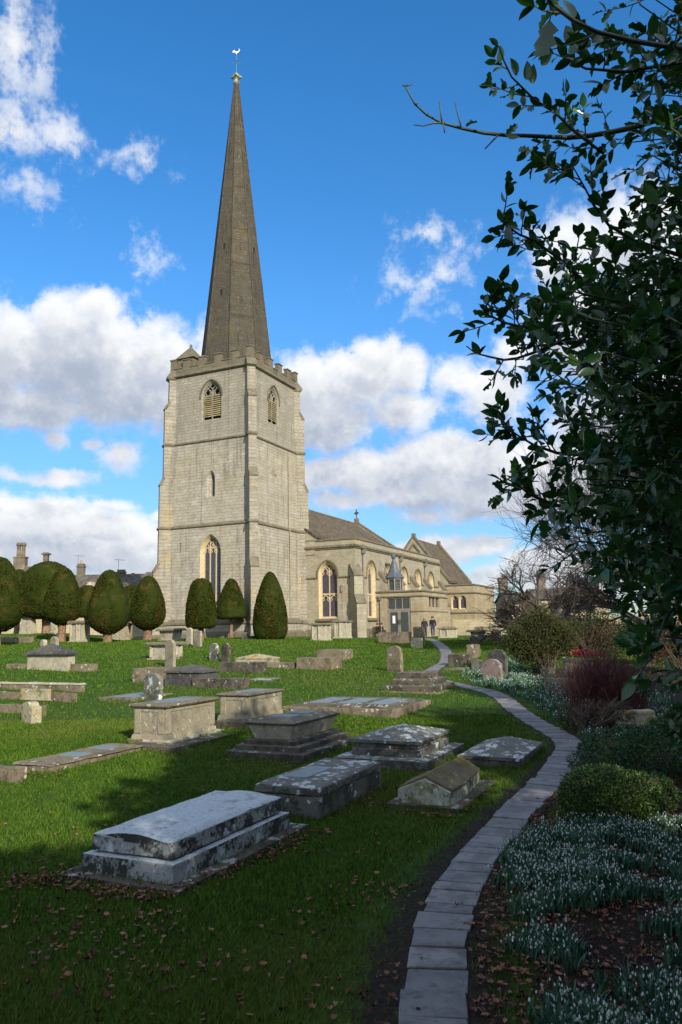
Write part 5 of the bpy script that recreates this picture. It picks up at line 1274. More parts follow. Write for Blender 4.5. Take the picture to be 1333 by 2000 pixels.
pedestal('coped chest tomb against the porch wall right of the walking couple', (877, 1246), 859, 893, 1229, 1224, over=.10, over2=-.3)
pedestal('white tapered pedestal tomb with a wide dark lid right of the path', (936, 1253), 920, 950, 1234, 1230, w0=-.12, w1=0, over=.22, mat='t_buff')
low('small weathered block standing behind the white tapered tomb', (940, 1247), 928, 947, 1224, 't_rough', name='stone_block')
pedestal('concave-sided pedestal tomb between the two leftmost yews', (60, 1238), 43, 69, 1206, 1200, w0=.15, w1=0, over=.16)
pedestal('chest tomb with panelled sides between the two central left yews', (153, 1255), 136, 176, 1218, 1212, over=.12)
pedestal('tapered pedestal tomb behind the yew that stands alone', (240, 1251), 219, 254, 1222, 1214, w0=-.02, w1=.06, over=.12, over2=-.2)
pedestal('tapered tomb with broad lid under the yew nearest the tower', (338, 1252), 312, 357, 1232, 1227, w0=-.1, w1=0, over=.18)
pedestal('table tomb with scrolled corners partly behind the tall slab headstone', (333, 1289), 292, 357, 1260, 1254, over=.14, name='table_tomb')
low('plain upright stone box beside the reddish yew trunk', (107, 1240), 99, 111, 1213, 't_buff', name='stone_block')
low('low stone slab tomb at the left edge under the leftmost yew', (56, 1256), 2, 67, 1244, 't_rough')
low('dark slate tomb low against the tower foot beside the thin-stemmed yew', (494, 1249), 472, 501, 1242, 't_purp')
low('pale block of stone at the tower foot beside the tall yew', (508, 1247), 497, 516, 1238, 't_buff', name='stone_block')
low('dark mossy chest tomb beside the path in front of the stacked stones', (914, 1302), 877, 923, 1278, 't_dark')
low('grey slab edging the path below the dark mossy chest tomb', (905, 1311), 866, 926, 1307, 't_rough', name='flat_ledger')
low('square rubble pedestal behind the dark mossy chest tomb', (930, 1287), 913, 940, 1259, 't_rough', name='stone_block')
# headstones (faces to the west)
def headstone(label, px, wpx, ytop, ybase, mat, shape='round', th=.11, lean=0, tilt=0, yawoff=0, group=HG):
    P = G(px, ybase); s_ = P.y / 1500 / .985; wd = wpx * s_ / math.cos(R(30)) if False else wpx * s_ / .95; h_ = hgt(P, ytop)
    o = thing('headstone', label, 'headstone', P, YAW + R(-18) + yawoff, group)
    a = wd / 2
    if shape == 'round': L = [(-a, -.2), (a, -.2)] + [(a * math.cos(t_), h_ - a * .8 + a * .8 * math.sin(t_)) for t_ in np.linspace(0, math.pi, 15)]
    elif shape == 'shoulder': L = [(-a, -.2), (a, -.2), (a, h_ * .80), (a * .86, h_ * .82)] + [(a * .8 * math.cos(t_), h_ * .80 + h_ * .2 * math.sin(t_)) for t_ in np.linspace(.25, math.pi - .25, 11)] + [(-a * .86, h_ * .82), (-a, h_ * .80)]
    elif shape == 'cusp': L = [(-a, -.2), (a, -.2), (a, h_ * .86), (a * .72, h_ * .90), (a * .5, h_ * .97), (0, h_), (-a * .5, h_ * .97), (-a * .72, h_ * .90), (-a, h_ * .86)]
    elif shape == 'rough': L = [(-a, -.2), (a, -.2), (a * 1.0, h_ * .82), (a * .75, h_ * .93), (a * .2, h_), (-a * .3, h_ * .96), (-a * .5, h_ * .80), (-a * .96, h_ * .76)]
    else: L = [(-a, -.2), (a, -.2), (a, h_ * .97), (a * .6, h_), (-a * .6, h_), (-a, h_ * .97)]
    Mx = Matrix.Rotation(lean, 4, 'X') @ Matrix.Rotation(tilt, 4, 'Y')
    mb = MB(); mb.prism([Vector((-th / 2, y, z)) for y, z in L], (th, 0, 0), 0, Mx)
    mb.build('slab', M[mat], o, bevel=.012, rough=.012, cell=max(.06, P.y * .006))
    return o
headstone('round-topped headstone mottled with white lichen behind the large table tomb', 300, 50, 1315, 1368, 't_hs', 'shoulder', .12)
headstone('tall plain slab headstone with a shallow curved top in front of the scrolled table tomb', 333.5, 26, 1249, 1304, 't_ash', 'cusp', .12)
headstone('left stone of the leaning pair of headstones below the yews', 420, 22, 1256, 1290, 't_hs', 'shoulder', .12, R(-2))
headstone('right and darker stone of the leaning pair of headstones below the yews', 442, 21, 1256, 1294, 't_dark', 'shoulder', .12, R(2))
headstone('headstone with a pale green streaked crown in the middle right of the lawn', 773, 31, 1261, 1313, 't_green', 'round', .16)
headstone('small squat broken headstone with orange lichen near the left edge', 62, 40, 1370, 1412, 't_ochre', 'rough', .22)
headstone('pale small headstone peeping over the grey hipped lid, the left one', 86, 14, 1249, 1262, 't_buff', 'round', .2)
headstone('brown rounded headstone peeping over the grey hipped lid, the right one', 107, 21, 1243, 1262, 't_ash', 'round', .2)
headstone('headstone with a carved shaped top under the third yew', 122, 16, 1228, 1250, 't_buff', 'shoulder', .15)
headstone('pale plain headstone under the slant-topped yew, the left of two', 371, 15, 1226, 1260, 't_buff', 'round', .12)
headstone('carved headstone under the slant-topped yew, the right of two', 387, 20, 1232, 1263, 't_ash', 'flat', .14)
headstone('square pale headstone in front of the porch beside the path', 815.5, 22, 1246, 1266, 't_ochre', 'flat', .2)
headstone('brown weathered headstone just behind the square pale one by the porch', 820, 20, 1224, 1262, 't_rough', 'flat', .25)
headstone('rounded dark headstone in front of the white tapered tomb', 927, 18, 1242, 1260, 't_dark', 'round', .16)
headstone('purplish headstone with white-spotted top among the snowdrops beside the path', 964, 37, 1287, 1331, 't_pink', 'shoulder', .12)
headstone('wide grey headstone behind the purplish one', 974, 37, 1268, 1318, 't_purp', 'round', .14)
headstone('mottled headstone left of the purplish one', 935, 24, 1288, 1311, 't_hs', 'shoulder', .12)
headstone('small cross-topped headstone beyond the lawn beneath the bare tree', 970, 17, 1229, 1251, 't_rough', 'cusp', .2)
# ------------------------------------------------------------------ people
def skinned(name, J, E_, mat, parent, lvl=2, root=0):
    """J: {key:(x,y,z,r)}"""
    ks = list(J); me = bpy.data.meshes.new(name); me.from_pydata([J[k][:3] for k in ks], [(ks.index(a), ks.index(b)) for a, b in E_], [])
    me.materials.append(mat); o = link(name, me, parent)
    md = o.modifiers.new('skin', 'SKIN'); md.use_smooth_shade = True
    for i, k in enumerate(ks):
        r = J[k][3]; sv = me.skin_vertices[0].data[i]; sv.radius = (r, r) if not hasattr(r, '__len__') else r
    me.skin_vertices[0].data[root].use_root = True
    sb = o.modifiers.new('sub', 'SUBSURF'); sb.levels = 1; sb.render_levels = lvl
    return o
def person(label, P, rz, pose, cols, sc=1.0, group=None, seat=None):
    """x = right, y = forward; pose gives hip/knee/ankle and shoulder/elbow/wrist points"""
    o = thing('person', label, 'person', P, rz, group); o.scale = (sc,) * 3
    p = pose; J = {'pel': (*p['pel'], .115)}
    E_ = []
    def add(k, a, r, frm): J[k] = (*a, r); E_.append((frm, k))
    pel = Vector(p['pel']); chest = Vector(p['chest']); head = Vector(p['head'])
    add('waist', pel.lerp(chest, .45), (.125, .10), 'pel'); add('chest', chest, (.15, .11), 'waist'); add('neck', chest.lerp(head, .52), .052, 'chest'); add('jaw', chest.lerp(head, .78), .068, 'neck'); add('head', head, (.078, .095), 'jaw'); add('crown', head + Vector((0, 0, .075)), .062, 'head')
    for s_, n_ in ((-1, 'l'), (1, 'r')):
        sh, el, wr = p[n_ + 'arm']; hip, kn, an = p[n_ + 'leg']
        add(n_ + 'sh', sh, .058, 'chest'); add(n_ + 'el', el, .045, n_ + 'sh'); add(n_ + 'wr', wr, .030, n_ + 'el')
        d = (Vector(wr) - Vector(el)).normalized(); h_ = Vector(wr) + d * .07; add(n_ + 'palm', h_, (.042, .020), n_ + 'wr')
        for i in range(4):
            off = Vector((0, (i - 1.5) * .021, 0)); L_ = (.075, .088, .082, .062)[i]
            add(n_ + 'f%d' % i, h_ + d * .035 + off, .010, n_ + 'palm'); add(n_ + 'g%d' % i, h_ + d * (.035 + L_) + off + Vector((-s_ * .015, 0, 0)), .008, n_ + 'f%d' % i)
        add(n_ + 't0', h_ + Vector((-s_ * .01, .045, 0)), .011, n_ + 'palm'); add(n_ + 't1', h_ + d * .045 + Vector((-s_ * .015, .058, 0)), .009, n_ + 't0')
        add(n_ + 'hip', hip, .085, 'pel'); add(n_ + 'kn', kn, .056, n_ + 'hip'); add(n_ + 'an', an, .040, n_ + 'kn'); add(n_ + 'toe', Vector(an) + Vector(p.get('toe', (0, .16, -.05))), .034, n_ + 'an')
    body = skinned('body', J, E_, M['skin'], o)
    # face: nose, brow and ears as part of the head, eyes as children
    hb = Vector(head); f = Vector(p.get('face', (0, 1, 0))).normalized(); rt = f.cross(Vector((0, 0, 1))).normalized()
    mb = MB(); mb.tube([hb + f * .088 + Vector((0, 0, .012)), hb + f * .118 + Vector((0, 0, -.022)), hb + f * .09 + Vector((0, 0, -.03))], [.010, .014, .010], 6)
    for s_ in (-1, 1): mb.tube([hb + rt * s_ * .078 + Vector((0, 0, .02)), hb + rt * s_ * .09, hb + rt * s_ * .078 + Vector((0, 0, -.028))], [.010, .016, .010], 6)
    mb.build('nose_and_ears', M['skin'], body, smooth=True)
    mb = MB()
    for s_ in (-1, 1): mb.tube([hb + f * .092 + rt * s_ * .031 + Vector((0, 0, .014)), hb + f * .099 + rt * s_ * .031 + Vector((0, 0, .014))], [.010, .007], 6)
    mb.build('eye', M['black'], body)
    mb = MB(); mb.tube([hb + f * .090 - rt * .022 + Vector((0, 0, -.052)), hb + f * .097 + Vector((0, 0, -.054)), hb + f * .090 + rt * .022 + Vector((0, 0, -.052))], .006, 5); mb.build('mouth', M['pot'], body)
    # clothes
    g = .018
    def sub(keys, edges, mat, nm, rr, root=0):
        JJ = {}
        for k in keys:
            x = J[k]; r = x[3]; JJ[k] = (x[0], x[1], x[2], (r[0] + rr, r[1] + rr) if hasattr(r, '__len__') else r + rr)
        return skinned(nm, JJ, edges, mat, o, root=root)
    hem = p.get('hem', .06)
    J['hem'] = (pel.x, pel.y + p.get('hemf', 0), pel.z - hem, (.135, .105)); J['collar'] = (*chest.lerp(head, .36), .07)
    sub(['waist', 'pel', 'hem', 'chest', 'collar', 'lsh', 'lel', 'lwr', 'rsh', 'rel', 'rwr'], [('waist', 'pel'), ('pel', 'hem'), ('waist', 'chest'), ('chest', 'collar'), ('chest', 'lsh'), ('lsh', 'lel'), ('lel', 'lwr'), ('chest', 'rsh'), ('rsh', 'rel'), ('rel', 'rwr')], M[cols[0]], 'jacket', g + .008)
    sub(['pel', 'lhip', 'lkn', 'lan', 'rhip', 'rkn', 'ran'], [('pel', 'lhip'), ('lhip', 'lkn'), ('lkn', 'lan'), ('pel', 'rhip'), ('rhip', 'rkn'), ('rkn', 'ran')], M[cols[1]], 'trousers', g)
    for n_ in 'lr': sub([n_ + 'an', n_ + 'toe'], [(n_ + 'an', n_ + 'toe')], M['shoe'], 'shoe', .014)
    # hair cap
    hc = MB(); L = cols[3] if len(cols) > 3 else .05
    for a in np.linspace(0, math.pi * 2, 15)[:-1]:
        d = Vector((math.cos(a), math.sin(a), 0)); fr = d.dot(f)
        low_ = -L if fr < .35 else .035
        hc.tube([hb + Vector((0, 0, .125)), hb + d * .075 + Vector((0, 0, .10)), hb + d * .096 + Vector((0, 0, .04)), hb + d * .098 + Vector((0, 0, min(.03, low_ * .5))), hb + d * .09 + Vector((0, 0, low_))], [.03, .035, .03, .026, .014], 6)
    hc.build('hair', M[cols[2]], o, smooth=True)
    return o
def walkpose(st=.26, arm=.12, fwd=1):
    return dict(pel=(0, 0, .93), chest=(0, .02, 1.33), head=(0, .04, 1.61), larm=((-.19, .02, 1.40), (-.25, -.06 - arm * .3, 1.13), (-.24, .08, .90)), rarm=((.19, .02, 1.40), (.25, -.08, 1.13), (.23, -.02 + arm, .90)),
        lleg=((-.10, 0, .88), (-.11, .14, .49), (-.12, st, .09)), rleg=((.10, 0, .88), (.12, -.04, .48), (.12, -st, .11)))
def church_pt(x, y): p = TC + EAST * x + NORTH * y; return Vector((p.x, p.y, H(p.x, p.y)))
def on_col(px, Y): x = at(px, 1243, Y).x; return Vector((x, Y, H(x, Y)))
Pm = on_col(847, 66.3); person('man in a dark navy jacket and blue jeans walking on the path by the porch', Pm, R(165), walkpose(.24), ('navy', 'jeans', 'hair', .03), 1.0, 'people walking by the porch')
Pw = on_col(831, 65.6); person('woman with long light hair in a dark coat walking beside the man in jeans', Pw, R(178), walkpose(.20, .16), ('coat', 'dkpants', 'hairl', .16), .94, 'people walking by the porch')
# bench with two sitters
Pb = church_pt(7.0, -10.25)
def bench(label, P, rz, W_=1.5, group=None, mat='timberdark', nslat=4):
    """back towards local -y, seat faces +y"""
    o = thing('bench', label, 'bench', P, rz, group); a = W_ / 2
    mb = MB(); [mb.box(-a + .02, a - .02, y, y + .075, .40, .43) for y in np.linspace(-.18, .22, 5)]; mb.build('seat', M[mat], o, bevel=.004)
    mb = MB(); [mb.box(x - .03, x + .03, -.235, -.215, .48, .84) for x in np.linspace(-a + .12, a - .12, int(W_ / .13))]; mb.box(-a + .04, a - .04, -.25, -.20, .83, .91); mb.box(-a + .04, a - .04, -.25, -.20, .44, .49); mb.build('backrest', M[mat], o)
    for x in (-a + .03, a - .03):
        for y, h_ in ((-.225, .93), (.27, .62)):
            mb = MB(); mb.box(x - .035, x + .035, y - .035, y + .035, -.05, h_); mb.build('leg', M[mat], o, bevel=.004)
        mb = MB(); mb.box(x - .045, x + .045, -.19, .36, .622, .655); mb.build('armrest', M[mat], o, bevel=.008)
        mb = MB(); mb.box(x - .025, x + .025, -.19, .235, .33, .395); mb.box(x - .02, x + .02, -.19, .235, .10, .14); mb.build('side_rail', M[mat], o)
    mb = MB(); mb.box(-a + .065, a - .065, .262, .29, .33, .395); mb.build('apron', M[mat], o)
    return o
sit = dict(pel=(0, -.02, .52), chest=(0, -.06, .90), head=(0, -.02, 1.20), hem=.0, larm=((-.19, -.05, .98), (-.24, .05, .72), (-.10, .26, .62)), rarm=((.19, -.05, .98), (.24, .05, .72), (.10, .26, .62)),
    lleg=((-.10, .03, .50), (-.11, .43, .50), (-.11, .46, .09)), rleg=((.10, .03, .50), (.11, .43, .50), (.11, .46, .09)))
brz = R(-62)
bench('small dark wooden bench seen from behind against the church wall', Pb, brz, 1.35)
for k_, (lb, cs) in enumerate((('seated person in a maroon coat on the left of the bench by the church wall', ('maroon', 'dkpants', 'hair', .05)), ('seated person in a black coat on the right of the bench by the church wall', ('coat', 'dkpants', 'hair', .04)))):
    d = (-.33, .33)[k_]; person(lb, Pb + Vector((math.cos(brz) * d, math.sin(brz) * d, -.04)), brz, sit, cs, .97, 'people sitting on the bench')
# ------------------------------------------------------------------ bushes and bare trees
quad = np.array([(-.32, 0, 0), (.32, 0, 0), (.22, .62, .06), (0, 1, 0), (-.22, .62, .06)]); quadf = np.array([[0, 1, 2, 3, 4]])
def leafball(rr, blobs, n, size, flat=.6, shell=.55):
    """leaf transforms scattered through a set of ellipsoids (cx,cy,cz,rx,ry,rz)"""
    bl = np.array(blobs, float); vol = bl[:, 3] * bl[:, 4] * bl[:, 5]; vol = vol ** .8; k = rr.choice(len(bl), n, p=vol / vol.sum())
    d = rr.normal(size=(n, 3)); d /= np.linalg.norm(d, axis=1, keepdims=True)
    rad = (shell + (1 - shell) * rr.random(n)) ** 1.0
    T_ = bl[k, :3] + d * bl[k, 3:] * rad[:, None]
    dd = d + rr.normal(0, flat, d.shape)
    return T_, dd, rr.uniform(.7, 1.3, n) * size
def bush(name, label, cat, P, blobs, n, size, mat, trunk=None, group=None, seed=0, shell=.55, flat=.6, part='foliage', stems=0, stemmat='twig', minz=.0):
    rr = np.random.default_rng(seed + 100); o = thing(name, label, cat, P, 0, group)
    T_, d, sz = leafball(rr, blobs, n, size, flat, shell); k = T_[:, 2] > minz; T_, d, sz = T_[k], d[k], sz[k]
    V, F = inst(quad, quadf, frame_from(d, spin=rr.random(len(d)) * 6.28) * sz[:, None, None], T_)
    npmesh(part, V, F, M[mat], parent=o)
    if stems:
        mb = MB()
        for i in range(stems):
            b_ = blobs[rr.integers(len(blobs))]; a = rr.random() * 6.28; q_ = rr.random() ** .5
            e = Vector((b_[0] + b_[3] * q_ * math.cos(a), b_[1] + b_[4] * q_ * math.sin(a), b_[2] + b_[5] * rr.uniform(.1, .95)))
            s_ = Vector((rr.normal(0, .08), rr.normal(0, .08), -.05)); m1 = s_.lerp(e, .5) + Vector((rr.normal(0, .06), rr.normal(0, .06), .08))
            mb.tube([s_, m1, e], [.022, .013, .004], 4)
        mb.build('stems', M[stemmat], o, fix=False)
    return o
M['hebe'] = m_leaf('clipped_shrub_leaf', (.022, .055, .008), (.060, .11, .020), .55, .3, 6)
M['box'] = m_leaf('dark_evergreen_leaf', (.012, .045, .010), (.035, .085, .022), .5, .35, 6)
M['olive'] = m_leaf('olive_shrub_leaf', (.030, .038, .010), (.065, .070, .022), .7, .2, 2)
M['brownleaf'] = m_leaf('brown_shrub_leaf', (.045, .030, .014), (.085, .055, .028), .8, .15, 2)
M['greenmix'] = m_leaf('mixed_hedge_leaf', (.022, .045, .010), (.060, .075, .020), .7, .2, 1.2, c3=(.070, .045, .022))
M['redstem'] = m_plain('red_dogwood_stem', (.105, .030, .028), .6, 0, .4, 3)
M['redbloom'] = m_plain('red_blossom', (.26, .02, .016), .6, 0, .3, 8)
M['straw'] = m_plain('dry_straw', (.30, .21, .11), .8, 0, .3, 6)
def gpx(px, py): return G(px, py)
def scl(P): return P.y / 1500 / .985
# foreground clipped mound
P = gpx(1185, 1608); s = scl(P)
bl = [(0, .05, .30, .48, .42, .30), (.25, .1, .27, .42, .4, .26), (-.2, 0, .24, .3, .3, .22), (.55, .25, .25, .35, .35, .24), (.05, -.1, .2, .4, .32, .2)]
kk = 105 * s / .62; bl = [tuple(q * kk for q in b_) for b_ in bl]
bush('clipped_shrub', 'dense rounded bright green shrub beside the path in the foreground', 'shrub', P, bl, 20000, .020 * kk / .8, 'hebe', seed=1, shell=.80, flat=.9, stems=30)
P = gpx(1255, 1515); s = scl(P); kk = 110 * s / .62
bl = [(0, .1, .22, .62, .5, .28), (.5, .2, .25, .6, .5, .30), (-.42, 0, .14, .35, .35, .16), (.2, -.1, .2, .5, .4, .26)]
bl = [tuple(q * kk for q in b_) for b_ in bl]
bush('evergreen_shrub', 'wide dark blue-green mounded shrub behind the bright rounded one', 'shrub', P, bl, 16000, .022 * kk, 'box', seed=2, shell=.80, flat=.9, stems=20)
# brown twiggy heap by the path bend
P = gpx(1150, 1432); s = scl(P); w_ = 55 * s
bush('brown_shrub', 'low brown twiggy shrub at the bend of the path', 'shrub', P, [(0, .2, .25, w_, w_ * .8, .34), (.5, .4, .25, w_, w_ * .8, .34)], 2600, .035, 'brownleaf', seed=3, shell=.3, stems=160, stemmat='twig')
# red dogwood
P = gpx(1195, 1398); s = scl(P); rr = np.random.default_rng(5)
o = thing('dogwood', 'thicket of bare dark red dogwood stems behind the wooden bench', 'shrub', P)
for part, cnt, Rr, hh in (('stems', 900, 92 * s, 132 * s),):
    mb = MB()
    for i in range(cnt):
        a = rr.random() * 6.28; q_ = rr.random() ** .6; lean = q_ * Rr
        b0 = Vector((math.cos(a) * Rr * .72 * q_, math.sin(a) * Rr * .6 * q_ + .2, -.05)); h_ = hh * rr.uniform(.55, 1.05) * (1 - .25 * q_)
        h_ *= 1 - .35 * max(0, q_ - .5); e = Vector((math.cos(a) * lean * rr.uniform(.7, 1.15) + rr.normal(0, .12), math.sin(a) * lean + .2 + rr.normal(0, .1), h_)); m1 = b0.lerp(e, .5) + Vector((-math.cos(a), -math.sin(a), 0)) * .06
        mb.tube([b0, m1, e], [.007, .005, .002], 3, cap=False)
        for _ in range(rr.integers(0, 4)):
            t_ = rr.uniform(.4, .8); p0 = m1.lerp(e, t_); mb.tube([p0, p0 + Vector((rr.normal(0, .12), rr.normal(0, .12), rr.uniform(.12, .3)))], [.004, .002], 3, cap=False)
    mb.build(part, M['redstem'], o, fix=False)
P = gpx(1146, 1345); s = scl(P); h_ = hgt(P, 1272)
bush('red_flowering_shrub', 'small patch of bright red blossom above the bench', 'shrub', P, [(0, .3, h_ - .05, 22 * s, .3, .11), (.35, .35, h_ - .1, .3, .3, .07)], 900, .04, 'redbloom', seed=6, shell=.2, stems=20, part='blossom')
# olive shrub with leaning trunk
P = gpx(1068, 1316); s = scl(P) * 1.1; w_ = 62 * s
o = bush('olive_shrub', 'large rounded olive-brown shrub on a leaning stem behind the bench', 'shrub', P, [(-8*s, .4, 66*s, w_*.98, w_*.8, 38*s), (-35*s, .3, 50*s, w_*.6, w_*.6, 30*s), (30*s, .3, 56*s, w_*.6, w_*.6, 34*s), (-10*s, .3, 34*s, w_*.75, w_*.6, 26*s), (0, .2, 92*s, w_*.55, w_*.5, 24*s)], 34000, .045, 'olive', seed=7, shell=.15, stems=40, stemmat='twig')
mb = MB(); mb.tube([(.25, 0, -.1), (-.1, .05, .35), (-.5, .1, .8), (-.6, .2, 1.2)], [.06, .05, .045, .03], 7); mb.tube([(.2, 0, -.1), (.35, .1, .5), (.4, .2, 1.1)], [.05, .04, .02], 6); mb.build('trunk', M['barkg'], o, smooth=True)
# backdrop shrubs under the holly
specs = [(1150, 1300, 200, 112, 'greenmix', 'broad olive-green hedge mass directly behind the red dogwood', 31), (1255, 1330, 150, 130, 'greenmix', 'tall mixed shrub at the right edge under the holly', 27), (1325, 1345, 120, 160, 'brownleaf', 'brownish tall shrub cut off by the right edge under the holly', 24), (1090, 1262, 170, 72, 'brownleaf', 'brown hedge stretch behind the olive shrub', 44), (1205, 1280, 200, 85, 'olive', 'far olive hedge between the houses and the dogwood', 38), (1300, 1445, 90, 60, 'greenmix', 'low green shrub at the right edge behind the dark mounded one', 13)]
for i, (px, pb, wp, hp, mt, lb, Y) in enumerate(specs):
    x = at(px, 1200, Y).x; P = Vector((x, Y, H(x, Y))); s = Y / 1500; Wd, Ht = wp * s / 2, max(.5, hgt(P, pb - hp))
    rr = np.random.default_rng(40 + i); bl = [(rr.uniform(-.7, .7) * Wd, rr.uniform(0, .6) * Wd, Ht * rr.uniform(.3, .62), Wd * rr.uniform(.3, .5), Wd * rr.uniform(.3, .5), Ht * rr.uniform(.28, .38)) for _ in range(9)]
    bush('shrub', lb, 'shrub', P, bl, 11000, .028 + Y * .0011, mt, seed=20 + i, shell=.2, stems=120, group='shrubs at the back of the garden bed')
def baretree(name, label, cat, P, h_, spread, seed, mat, trunk_r, levels=5, first=.18, droop=0.0, n0=5, kids=4, up=.5, minr=.008, twigs=True, lean=(0, 0), group=None):
    rr = np.random.default_rng(seed); o = thing(name, label, cat, P, 0, group)
    mbT, mbC = MB(), MB()
    def grow(p, d, L_, r, lv):
        n = 4 if lv < levels - 1 else 3; pts = [p]; q_ = p.copy(); dd = d.copy()
        for i in range(n):
            dd = (dd + Vector(rr.normal(0, .16, 3)) + Vector((0, 0, (up if lv > 0 else 1) * .08 - droop * .1 * lv))).normalized(); q_ = q_ + dd * L_ / n; pts.append(q_.copy())
        rad = np.linspace(r, max(minr * .6, r * .55), n + 1)
        (mbT if lv == 0 else mbC).tube(pts, list(rad), 7 if lv == 0 else (5 if lv < 3 else 3), cap=False)
        if lv >= levels: return
        k_ = n0 if lv == 0 else kids + (rr.random() < .4)
        for j in range(k_):
            f = (.55 + .45 * (j + 1) / k_) if lv == 0 else rr.uniform(.25, 1.0); f = min(f, 1); ii = min(int(f * n), n - 1); bp = pts[ii].lerp(pts[ii + 1], f * n - ii)
            bd = (pts[ii + 1] - pts[ii]).normalized(); side = Vector(rr.normal(0, 1, 3)); side = (side - bd * side.dot(bd)).normalized()
            ang = rr.uniform(.45, .95) if lv == 0 else rr.uniform(.35, .8)
            nd = bd * math.cos(ang) + side * math.sin(ang); nd = Vector((nd.x * spread, nd.y * spread, nd.z)).normalized()
            grow(bp, nd, L_ * (rr.uniform(.85, 1.2) * 1.7 if lv == 0 else rr.uniform(.5, .78)), r * (.50 if lv == 0 else .55), lv + 1)
    grow(Vector((0, 0, -.1)), Vector((lean[0], lean[1], 1)).normalized(), h_ * first, trunk_r, 0)
    mbT.build('trunk', M[mat], o, smooth=True, fix=False)
    mbC.build('branches', M[mat], o, fix=False)
    # scale to the wanted height
    zmax = max(v[2] for v in mbC.v); k = h_ / zmax; o.scale = (k, k, k)
    return o
x = at(1072, 1200, 43).x
baretree('bare_tree', 'low wide-spreading leafless tree right of the church', 'tree', Vector((x, 43, H(x, 43))), 5.3, 1.35, 11, 'twig', .12, levels=5, first=.13, n0=8, kids=4, up=.35, minr=.004)
x = at(975, 1200, 47).x
baretree('bare_tree', 'smaller leafless bush-like tree screening the end of the vestry', 'tree', Vector((x + 1.0, 47, H(x, 47))), 2.5, 1.4, 12, 'twig', .05, levels=4, first=.12, n0=8, kids=4, up=.25, minr=.004)
x = at(1365, 1200, 30).x
baretree('tall_bare_tree', 'very tall leafless tree whose twigs show through the holly at the right', 'tree', Vector((x, 30, H(x, 30))), 15.5, .55, 14, 'twigl', .26, levels=5, first=.24, n0=8, kids=5, up=.7, minr=.008)
x = at(1290, 1200, 34).x
baretree('bare_tree', 'leafless tree standing directly behind the holly at mid height', 'tree', Vector((x, 34, H(x, 34))), 7.0, .9, 15, 'twigl', .2, levels=5, first=.2, n0=8, kids=5, up=.4, minr=.010)
x = at(680, 1200, 145).x
for i, (pxx, Yt, hh) in enumerate(((175, 150, 11),)):
    x = at(pxx, 1200, Yt).x; baretree('bare_tree', 'distant pale leafless tree top showing above the long grey roof', 'tree', Vector((x, Yt, H(x, Yt))), hh, 1.0, 60 + i, 'twigl', .3, levels=4, first=.22, n0=7, kids=5)
# far dark belt of trees on the horizon
rr = np.random.default_rng(9); T_ = []; n = 42000
az_ = rr.uniform(-1.1, 1.1, n); Y_ = rr.uniform(170, 230, n); X_ = np.tan(az_ * .62) * Y_
top = 3.2 + 1.6 * np.sin(az_ * 9) + 1.2 * np.sin(az_ * 23 + 1); z = hnp(X_, Y_) + rr.random(n) ** .7 * np.maximum(top, 1)
V, F = inst(quad, quadf, frame_from(rr.normal(size=(n, 3)), spin=rr.random(n) * 6) * rr.uniform(.5, 1.1, n)[:, None, None], np.stack([X_, Y_, z], 1))
tag(npmesh('distant_woods', V, F, M['greenmix']), 'far-off woods beyond the village', kind='stuff')
# trees behind the viewer to the right that shade the foreground
def shade_tree(label, x, y, h_, r_, seed, zc0=.30, n=15000, hole=0):
    rr = np.random.default_rng(seed); P = Vector((x, y, H(x, y))); o = thing('evergreen_tree', label, 'tree', P, 0, 'trees behind the holly')
    bl = []
    for i in range(26):
        f = rr.random(); z = h_ * (zc0 + (1 - zc0) * f * .92); rad = r_ * (1 - .55 * f) * rr.random() ** .5; a = rr.random() * 6.28
        bl.append((rad * math.cos(a), rad * math.sin(a), z, r_ * .36, r_ * .36, h_ * .11))
    T_, d, sz = leafball(rr, bl, n, .30, .7, .2)
    V, F = inst(quad, quadf, frame_from(d, spin=rr.random(n) * 6) * sz[:, None, None], T_)
    npmesh('crown', V, F, M['box'], parent=o)
    mb = MB(); mb.tube([(0, 0, -.2), (.05, 0, h_ * .4), (0, .05, h_ * .85)], [.22, .16, .05], 8)
    for i in range(14): b_ = bl[i]; mb.tube([(0, 0, b_[2] * .75), (b_[0] * .5, b_[1] * .5, b_[2] * .9), b_[:3]], [.07, .05, .02], 5)
    mb.build('trunk', M['barkg'], o, smooth=True)
SHADE = [(8.9, .9, 8.2, 2.3, 77, .05), (6.3, -3.6, 9.6, 3.2, 71, .08), (3.0, -6.5, 7.4, 3.0, 72, .05), (11.5, -1.5, 10.5, 3.4, 73, .05), (-1.3, -7.5, 5.2, 2.3, 74, .05), (15.5, 4.5, 10.5, 3.4, 75, .05), (10.5, 9.0, 7.5, 2.6, 76, .03)]
LB = ['slender evergreen right beside the holly', 'tall dense evergreen tree just behind the holly', 'dark evergreen behind the viewer', 'big evergreen further right of the holly', 'small evergreen behind the viewer on the left', 'tall evergreen at the far right of the garden', 'evergreen at the right of the garden bed beyond the frame']
for (x, y, h_, r_, sd_, zc), lb in zip(SHADE, LB): shade_tree(lb, x, y, h_, r_, sd_, zc)
